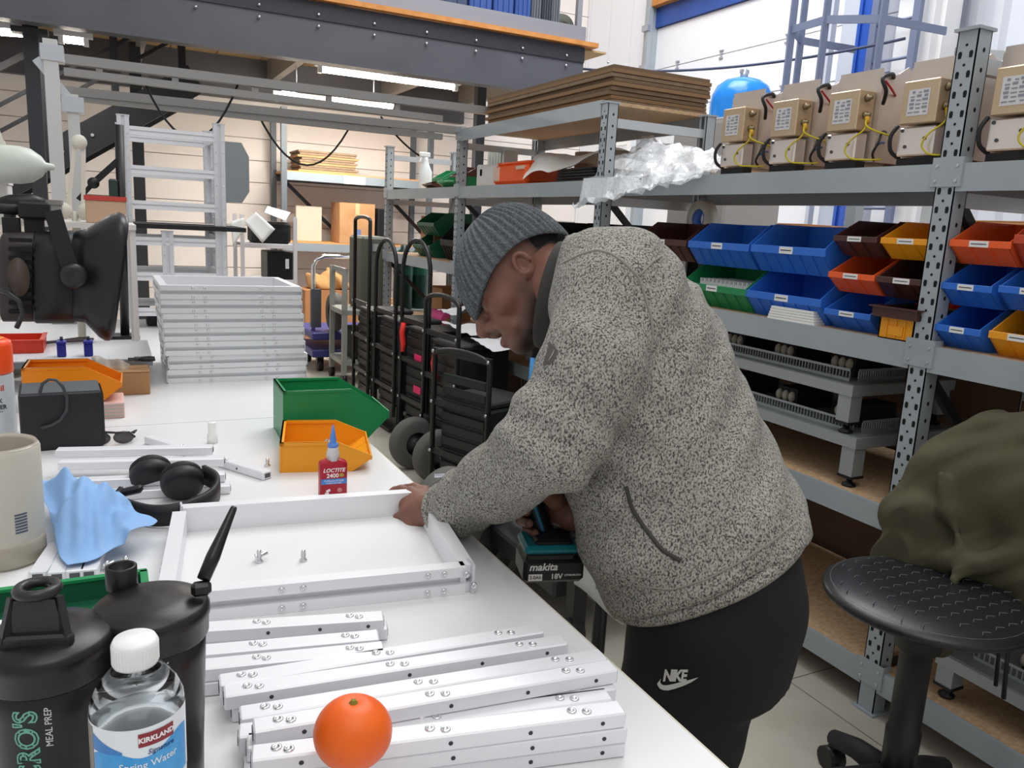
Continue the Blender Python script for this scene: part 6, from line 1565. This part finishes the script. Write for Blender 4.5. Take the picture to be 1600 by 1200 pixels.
w3 = wheeled('black trolley case with a high round handle in front of the grey trolley', 1.68, 5.15, .05, 1.28, None, arch=.19, wh=False)
w4 = wheeled('dark green-black case standing low beside the blue cable', 1.50, 3.42, .35, .82, None, body=M('case_green', '#1b2420', .5), arch=.04, top=.56, wh=False)
w5 = wheeled('black upright case with a square handle frame by the shelving end', 1.68, 5.72, .0, 1.42, None, arch=.03, wh=False)
# small pile of light things on the cases
for i, (c4, l, hh) in enumerate((([(1.78, 4.02, .80), (1.80, 4.52, .82), (2.22, 4.5, .86), (2.22, 3.98, .83)], 'pale grey sheet lying folded over the case lids under the face', .05), ([(1.74, 3.62, .78), (1.76, 3.98, .80), (2.12, 4.02, .84), (2.14, 3.62, .78)], 'lower pale sheet with a dark gap above it, below the chin', .03), ([(1.86, 4.5, .86), (1.88, 4.8, .86), (2.2, 4.8, .9), (2.2, 4.5, .9)], 'small pale sheet farther back on the cases', .04))):
    cloth('cover_sheet', l, 'sheet', M('tarp_white', '#cfcfd2', .7), [Vector(v) for v in c4], 16, lambda u, v, p: p+Vector((0, 0, hh*sin(u*4+v*2.5)*sin(v*3.1)+.02*_nz.noise(Vector((u*5, v*5, i))))), .003, 1)
t = thing('cable_post', 'black post with blue and brown cable ends beside the dark green case', 'post', (1.66, 3.02, 0))
MB().cyl((0, 0, 0), (0, 0, .95), .022, 12).bb((-.1, -.1, 0), (.1, .1, .02)).build('pole', TUBEK, t)
MB().bb((-.04, -.03, .84), (.05, .03, .95), bev=.005).build('clamp', BLACK, t)
MB().tube([(-.03, -.02, .86), (-.035, -.025, .7), (-.03, -.02, .6), (-.02, -.03, .52)], .012, 8).build('cable', M('cable_bright', '#3d8fd0', .5), t)
MB().tube([(.012, -.03, .86), (.01, -.03, .7), (.015, -.03, .55)], .009, 8).build('cable', M('cable_brown', '#6b4630', .5), t)
for i, (x, y) in enumerate(((1.92, 3.3), (2.0, 3.06))):
    q = thing('barrier_post', ['slim black post with a red band behind the chin of the person', 'slim black post with a red band beside the jacket collar'][i], 'post', (x, y, 0))
    MB().cyl((0, 0, 0), (0, 0, 1.0), .014, 10).bb((-.08, -.08, 0), (.08, .08, .02)).build('pole', TUBEK, q); MB().cyl((0, 0, .86), (0, 0, .96), .019, 12).build('band', M('band_red', '#d2202a', .4), q)
# grey two-tier trolley
t = thing('grey_trolley', 'grey steel trolley with two shelves carrying dark cases', 'trolley', (2.06, 6.82, 0)); TG = M('trolley_grey', '#a3a59f', .5, .2)
for x in (-.3, .5):
    for y in (-.22, .2): MB().bb((x-.02, y-.02, .08), (x+.02, y+.02, .99 if x < 0 else .66)).build('post', TG, t); MB().cyl((x-.02, y, .045), (x+.02, y, .045), .045, 12).build('caster', BLACK, t)
for z in (.21, .64): MB().bb((-.32, -.24, z-.04), (.52, .22, z)).build('shelf', TG, t)
MB().bb((-.3, -.24, .95), (-.28, .22, .99)).build('push_bar', TG, t)
q = thing('flight_case', 'olive-grey case standing upright on the grey trolley', 'case', (2.02, 6.80, .64)); MB().bb((-.12, -.2, 0), (.12, .2, .62), bev=.02).build('body', M('case_olive', '#5b5d52', .6), q); MB().bb((-.03, -.21, .5), (.03, -.2, .56)).build('latch', STEEL, q)
for i, (x, y, l) in enumerate(((2.31, 6.72, 'dark green bottle-shaped canister on the trolley, under the round handle'), (2.48, 6.80, 'dark green canister on the trolley beside another canister'))):
    q = thing('canister', l, 'canister', (x, y, .64)); MB().lathe([(.08, 0), (.085, .02), (.085, .42), (.06, .5), (.03, .52), (.03, .56), (0, .56)], 20).build('body', M('can_green', '#12382c', .3), q); MB().lathe([(.087, .3), (.087, .36)], 20, cap=False).build('band', M('can_lid', '#1c5a44', .4), q)
q = thing('flight_case', 'black case on the lower trolley shelf', 'case', (2.06, 6.82, .21)); MB().bb((-.22, -.18, 0), (.4, .16, .26), bev=.02).build('body', BLACKM, q); MB().tube([(-.05, -.18, .14), (-.05, -.21, .15), (.08, -.21, .15), (.08, -.18, .14)], .008, 6).build('handle', BLACK, q)
# blue dolly with chrome handle
t = thing('platform_dolly', 'blue platform dolly with a bright chrome push handle', 'dolly', (1.76, 7.52, 0))
for z in (.14, .30): MB().bb((-.14, -.35, z), (.6, .35, z+.07), bev=.01).build('platform', M('dolly_blue', '#3b3a7a', .5), t)
for x in (-.05, .5):
    for y in (-.25, .25): MB().cyl((x-.025, y, .06), (x+.025, y, .06), .06, 14).bb((x-.03, y-.03, .06), (x+.03, y+.03, .14)).build('caster', BLACK, t)
MB().tube([(-.1, -.2, .37), (-.1, -.2, .96), (-.07, -.2, 1.02), (0, -.2, 1.05), (.3, -.2, 1.05)], .02, 12).build('push_handle', M('chrome', '#e8e8ea', .12, 1), t)
MB().bb((-.12, -.22, .4), (-.03, -.17, .75)).build('handle_plate', M('plate_dark', '#4a4b50', .5), t)
q = thing('spare_wheel', 'grey tyre standing upright on the blue dolly', 'wheel', (1.84, 7.24, .372)); MB().lathe([(.08, -.04), (.15, -.05), (.175, -.03), (.178, 0), (.175, .03), (.15, .05), (.08, .04)], 28, mat=Matrix.Rotation(pi/2, 3, 'Y'), c=(0, 0, .178), cap=False).build('tyre', TYRE, q); MB().lathe([(0, -.03), (.085, -.03), (.085, .03), (0, .03)], 20, mat=Matrix.Rotation(pi/2, 3, 'Y'), c=(0, 0, .178)).build('hub', HUBM, q)
# machine trolley right behind the driver
t = thing('pump_trolley', 'dark machine trolley with ridged wheels and hoses between bench and shelving', 'trolley', (1.42, 2.45, 0))
for dy in (-.0, .34):
    w_ = MB().lathe([(.07, -.05), (.15, -.06), (.185, -.045), (.19, 0), (.185, .045), (.15, .06), (.07, .05)], 36, mat=Matrix.Rotation(pi/2, 3, 'X') @ Matrix.Rotation(.4, 3, 'Y'), c=(-.14, .25+dy, .19), cap=False).build('wheel', TYRE, t)
    for k in (.155, .168, .18): MB().tube([(-.14+k*cos(a), .25+dy-.052+(.18-k)*-.1, .19+k*sin(a)) for a in [j*pi/16 for j in range(32)]], .004, 5, closed=True).build('tread_ring', M('tyre_light', '#77756f', .8), w_)
    MB().lathe([(0, -.04), (.08, -.04), (.08, .04), (0, .04)], 20, mat=Matrix.Rotation(pi/2, 3, 'X'), c=(-.14, .25+dy, .19)).build('hub', HUBM, w_)
MB().bb((-.12, -.3, .18), (.25, .5, .26), bev=.01).bb((-.04, -.2, .26), (.22, .2, .48), bev=.03).build('body', M('pump_dark', '#26282a', .5), t)
MB().bb((-.1, -.4, .0), (-.05, -.35, .42)).bb((.2, -.4, 0), (.25, -.35, .42)).bb((-.1, -.4, .36), (.25, -.35, .44)).build('leg_frame', BLACK, t)
MB().cyl((-.16, -.38, .10), (-.06, -.38, .10), .045, 16).build('foot_wheel', HUBM, t)
MB().tube([(-.18, .15, .52), (-.2, .05, .44), (-.16, -.08, .36), (-.08, -.16, .34), (.0, -.2, .35)], .026, 10).build('hose', M('hose_black', '#2a2c2f', .5), t)
MB().tube([(-.10, -.15, .345), (.0, -.2, .35), (.05, -.22, .36)], .036, 12).build('coupling', DARKST, t)
for k in range(3): MB().tube([(.02+k*.015+0*cos(a), -.21+.042*cos(a), .355+.042*sin(a)) for a in [j*pi/8 for j in range(16)]], .006, 6, closed=True).build('clamp_ring', STEEL, t)
MB().prism([(-.08, 0), (.1, .03), (.12, .1), (-.05, .08)], .2, c=(-.16, -.05, .46)).build('guard', M('guard_grey', '#7d7a74', .6), t)
c = [PD(901, 852, 2.02), PD(985, 895, 1.86), PD(973, 976, 1.86), PD(897, 912, 2.02)]
MB().cyl((c[0]+c[1]+c[2]+c[3])/4*1.0+Vector((.03, .03, .12))-Vector(t.location), Vector((((c[0]+c[1]+c[2]+c[3])/4).x+.03-t.location.x, ((c[0]+c[1]+c[2]+c[3])/4).y+.03-t.location.y, .0)), .018, 10).build('mast', BLACK, t)
o = cloth('notice_sheet', 'white paper notice with an orange square hung on the machine behind the driver', 'paper', M('notice_white', '#c9c9c6', .7), c, 6, lambda u, v, p: p+Vector((0, 0, .004*sin(u*6))), .0012, 0)
ex = (c[1]-c[0]).normalized(); ey = (c[0]-c[3]).normalized(); ey = (ey-ex*ex.dot(ey)).normalized(); en = ex.cross(ey)
Rn = Matrix((ex, ey, en)).transposed(); ct = (c[0]+c[1]+c[2]+c[3])/4+en*.006
MB().box(ct+ex*.035+ey*.035, (.03, .024, .001), mat=Rn).build('print_square', M('print_orange', '#f07a2e', .6), o)
MB().box(ct-ex*.075+ey*.045, (.03, .05, .001), mat=Rn).build('print_block', LETT, o)
for i, w_ in enumerate((.085, .05)): MB().box(ct+ex*.02+ey*(.006-.022*i), (w_, .009, .001), mat=Rn).build('print_line', M('print_greyline', '#8a8a8c', .7), o)

# ------------------------------------------------------------------ things on the shelving
SH4 = 1.646
t = thing('flat_cartons', 'wide stack of flat brown cardboard on the very top shelf', 'cardboard', (2.38, 4.0, 2.0))
for i in range(9): MB().bb((-.27+random.uniform(-.01, .01), -.72+random.uniform(-.02, .01), i*.019), (.30, .66+random.uniform(-.03, .03), i*.019+.016)).build('sheet', [CARDD, M('card_brown', '#86694c', .85), M('card_dull', '#75604a', .85)][i % 3], t)
o_ = cloth('plastic_film', 'heap of crumpled clear plastic film spilling over the upper shelf edge', 'film', M('film_clear', '#eef2f6', .12, coat=.5, alpha=.38, bump=(55, .9)),
   [Vector((1.955, 3.30, 1.52)), Vector((1.96, 2.46, 1.62)), Vector((2.5, 2.48, 1.675)), Vector((2.5, 3.42, 1.68))], 40,
   lambda u, v, p: Vector((p.x+.03*_nz.noise(Vector((u*9, v*7, 2))), p.y+.04*_nz.noise(Vector((u*8, v*9, 5))),
        max(p.z+(.25*sin(min(1, v*1.6)*pi*.62)*(1-.75*u)*(.75+.5*_nz.noise(Vector((u*3, v*3, 1)))) if v > .12 else 0)+.035*_nz.noise(Vector((u*12, v*12, 9)))+.03*abs(_nz.noise(Vector((u*22, v*20, 3)))), 1.652 if p.x > 2.02 else 1.50))), .0008, 0)
t = thing('orange_case', 'bright orange plastic case on the upper shelf', 'case', (2.22, 4.25, SH4))
MB().bb((-.14, -.22, 0), (.14, .22, .11), bev=.02).build('body', M('case_orange', '#ee5a1c', .4), t); MB().bb((-.145, .12, .02), (-.13, .2, .10), bev=.005).build('latch', M('latch_grey', '#d9b9a6', .4), t); MB().bb((-.145, -.2, .08), (-.13, -.1, .10)).build('latch', M('latch_grey'), t); MB().bb((-.12, -.2, .11), (.12, .2, .13), bev=.008).build('lid', M('case_orange'), t)
o_ = cloth('foam_sheet', 'pale foam sheet draped over the orange case and black trays', 'sheet', M('foam_white', '#e4e2dd', .7), [Vector((2.05, 4.02, 1.66)), Vector((2.10, 3.45, 1.74)), Vector((2.5, 3.4, 1.76)), Vector((2.45, 4.45, 1.80))], 20,
   lambda u, v, p: p+Vector((0, 0, max(.0, .03*sin(u*7+v*3)+.10*sin(pi*v)*(1-abs(u-.35)))+.008*_nz.noise(Vector((u*6, v*6, 1))))), .004, 1)
t = thing('black_trays', 'stack of thin black trays on the upper shelf beside the plastic film', 'trays', (2.28, 3.52, SH4))
for i in range(5): MB().bb((-.19, -.2+.01*i, i*.014), (.2, .2-.006*i, i*.014+.011), bev=.003).build('tray', BLACKM, t)
t = thing('display_board', 'white moulded board with a dark slot standing on the upper shelf', 'panel', (2.2, 4.72, SH4), .3)
MB().bb((-.012, -.15, 0), (.012, .15, .14), bev=.01).build('body', WHITEP, t); MB().bb((-.0135, .09, .07), (-.012, .11, .11)).build('slot', HOLE, t)
t = thing('spray_bottle', 'white trigger spray bottle on the far upper shelf', 'bottle', (2.16, 5.83, SH4))
MB().lathe([(.048, 0), (.05, .01), (.048, .13), (.022, .19), (.016, .21), (.016, .235), (0, .235)], 24).build('body', M('spray_white', '#e4e6e6', .4), t); MB().bb((-.05, -.015, .235), (.03, .015, .27), bev=.006).beam((-.03, 0, .235), (-.045, 0, .2), .012, .012).build('trigger', WHITEP, t)
def bin2(col, w, h, loc, label, d=.3): return bin_(w, d, h, col, label, loc, RB, group=None, lab=False)
bin2('green', .22, .14, (2.3, 5.55, SH4), 'light green bin behind the white spray bottle')
bin2('brown', .26, .16, (2.34, 5.28, SH4), 'dark brown bin on the far upper shelf beside the green bins')
bin2('green', .30, .07, (2.15, 5.12, SH4), 'shallow green tray at the edge of the far upper shelf', .22)
bin2('brown', .2, .05, (2.16, 5.52, SH4), 'shallow dark brown tray beside the white spray bottle', .2)
t = thing('valve_block', 'row of pale ribbed blocks on the far upper shelf', 'parts', (2.4, 5.0, SH4))
for i in range(6): MB().bb((-.05, -.12+i*.045, .16), (.05, -.09+i*.045, .25)).build('fin', M('fin_pale', '#c5c7c2', .5, .3), t)
MB().bb((-.06, -.13, 0), (.06, .17, .16)).build('base', M('base_dim', '#7d7f7a', .6), t)
# middle shelf: dark bins, green bins, pink roll, tape, cartons at the rear
BINM['black'] = M('bin_black', '#151416', .5)
for i, (y, l) in enumerate(((3.40, 'wide black bin on the middle shelf beside the post above the shoulder'), (3.76, 'wide black bin on the middle shelf, second from the post'), (4.12, 'wide black bin on the middle shelf above the beanie'), (4.48, 'wide black bin on the middle shelf, last before the far post'))):
    bin_(.34, .34, .30, 'black', l, (2.28, y, 1.149), RB, lab=False)
bin2('darkgreen', .36, .17, (2.28, 5.72, 1.31), 'dark green bin stacked on another green bin on the far middle shelf'); bin2('darkgreen', .36, .16, (2.26, 5.74, 1.149), 'lower dark green bin on the far middle shelf')
bin2('black', .30, .26, (2.3, 5.3, 1.149), 'black bin beside the dark green bins')
t = thing('pink_roll', 'bright pink roll lying on the far shelf below the green bins', 'roll', (2.2, 5.55, .654+.055)); MB().cyl((0, -.17, 0), (0, .17, 0), .055, 20).build('film', M('roll_pink', '#ee5d9c', .5), t); MB().cyl((0, -.18, 0), (0, .18, 0), .02, 12).build('core', CARD, t)
for i, (y, w, h, m, l) in enumerate(((6.05, .3, .3, 'CARD', 'brown carton at the end of the far middle shelf'), (5.9, .25, .25, 'CARD', 'small carton on the low far shelf'))):
    carton(l, (2.42, y, 1.149 if i == 0 else .654), w, .3, h)
t = thing('tape_roll', 'big white tape roll standing behind the dark brown bin', 'tape', (2.55, 3.08, 1.149))
zc = PX(1022, 340, 2.55).z-1.149
MB().lathe([(.045, -.025), (.085, -.025), (.085, .025), (.045, .025), (.045, -.025)], 32, mat=Matrix.Rotation(pi/2, 3, 'Y'), c=(0, 0, zc), cap=False).build('tape', M('tape_white', '#dfe3df', .5), t); MB().bb((-.03, -.04, 0), (.03, .04, zc-.08)).build('stand', BLACK, t); MB().lathe([(.038, -.024), (.044, -.024), (.044, .024), (.038, .024)], 24, mat=Matrix.Rotation(pi/2, 3, 'Y'), c=(0, 0, zc), cap=False).build('core', M('core_blue', '#4f7fd0', .5), t)
# hardboard sheets added to stand in for shade and boxes behind the lower bays
for i, (y0, y1, l) in enumerate(((1.5, 3.17, 'tall dark hardboard sheet standing behind the shelf with the grey test frames'), (-.2, 1.42, 'dark hardboard sheet standing behind the bottom shelves near the stool'), (3.25, 4.88, 'dark hardboard sheet standing behind the shelves past the shoulder'), (4.95, 6.4, 'dark hardboard sheet standing behind the far low shelves'))):
    q = thing('shade_sheet', l, 'board', (RXB+.07, (y0+y1)/2, 0)); MB().bb((-.004, (y0-y1)/2, 0), (.004, (y1-y0)/2, 1.16), bev=.001).build('sheet', M('shade', '#6e5644', .8, noise=(3, '#604a3a', .3, .7)), q); MB().bb((-.006, (y0-y1)/2, 0), (.02, (y1-y0)/2, .03)).build('batten', M('shade'), q)
# second rack further out, seen through the gaps, with cartons
t = thing('far_rack', 'grey rack seen through the gaps behind the picking bins', 'shelving', (3.6, 3.0, 0))
for y in (-1.6, .1, 1.6):
    for x in (0, .6): MB().bb((x-.03, y-.03, 0), (x+.03, y+.03, 1.9)).build('post', RACK, t)
for z in (.6, 1.2): MB().bb((-.02, -1.6, z-.06), (0, 1.6, z)).build('beam', RACK, t); MB().bb((0, -1.6, z-.01), (.6, 1.6, z+.01)).build('shelf_board', CHIP, t)
for i, (y, w, h, m, l) in enumerate(((2.30, .42, .34, M('card_orange', '#d29a68', .8), 'orange-brown carton on the rack behind the small brown bin'), (1.75, .34, .26, CARD, 'brown carton on the rack behind the yellow bin'), (3.0, .4, .24, M('card_pale'), 'pale carton on the rack seen behind the wide blue bins'), (3.75, .5, .3, M('card_orange'), 'orange-brown carton on the far rack seen past the shoulder'), (4.4, .4, .28, CARD, 'brown carton on the far rack seen above the black bins'))):
    carton(l, (3.9, y, 1.21), .5, w, h, m)
t = thing('band_saw', 'yellow and black machine part seen over the wide blue bin', 'tool', (3.72, 2.72, 1.21)); MB().bb((-.05, -.12, 0), (.05, .12, .12), bev=.01).build('body', BLACK, t); MB().bb((-.055, -.10, .1), (.045, .10, .2), bev=.01).build('guard', M('guard_yellow', '#e0b41f', .4), t); MB().tube([(0, -.1, .2), (0, -.05, .3), (0, .08, .3), (0, .12, .2)], .012, 8).build('handle', BLACK, t)
# blue receiver tank and grey cupboard beyond the shelving
t = thing('air_receiver', 'glossy blue air tank with a domed top and valve behind the shelving', 'tank', (4.5, 5.1, 0)); t.scale = (1.2, 1.2, 1.09)
MB().lathe([(.16, .1), (.2, .16), (.2, 2.24), (.192, 2.30), (.165, 2.36), (.115, 2.40), (.05, 2.42), (0, 2.422)], 36).build('body', M('tank_blue', '#1f7fd6', .2), t)
MB().lathe([(.025, 2.41), (.025, 2.45), (.018, 2.46), (.018, 2.48), (0, 2.48)], 14).bb((-.03, -.012, 2.45), (.03, .012, 2.475)).build('valve', M('valve_grey', '#b9bcc0', .4, .5), t)
MB().lathe([(.205, 2.0), (.207, 2.0), (.207, 2.04), (.205, 2.04)], 36, cap=False).build('band', M('tank_band', '#3f97e6', .3), t)
for k in range(3): MB().bb((.14*cos(k*2.1)-.02, .14*sin(k*2.1)-.02, 0), (.14*cos(k*2.1)+.02, .14*sin(k*2.1)+.02, .15)).build('leg', M('tank_blue'), t)
t = thing('grey_cupboard', 'tall plain grey cupboard between the rear post and the blue tank', 'cupboard', (3.25, 3.75, 0))
MB().bb((-.2, -.25, 0), (.2, .25, 2.06), bev=.004).build('body', M('cup_grey', '#b5b3b3', .5), t)
for s_ in (-1, 1): d_ = MB().bb((-.212, s_*.125-.12, .05), (-.2, s_*.125+.12, 2.03)).build('door', M('cup_grey'), t); MB().bb((-.222, s_*.03-.006, 1.0), (-.212, s_*.03+.006, 1.12)).build('handle', STEEL, d_)
t = thing('step_ladder', 'white ladder top showing behind the flat cardboard', 'ladder', (4.4, 6.6, 0))
for y in (-.18, .18): MB().bb((-.03, y-.03, 0), (.03, y+.03, 2.62)).build('stile', M('ladder_white', '#e9e9e6', .5), t)
for i in range(9): MB().bb((-.02, -.18, .25+i*.28), (.02, .18, .28+i*.28)).build('rung', M('ladder_white'), t)
t = thing('grey_drum', 'brown roll standing on the upper shelf behind the foam sheet', 'roll', (2.5, 4.05, SH4)); MB().lathe([(.09, 0), (.09, .2), (.03, .2), (.03, .15)], 28, cap=False).build('film', M('roll_brown', '#b59a86', .6), t); MB().lathe([(0, 0), (.088, 0)], 28, cap=False).build('core', CARD, t)
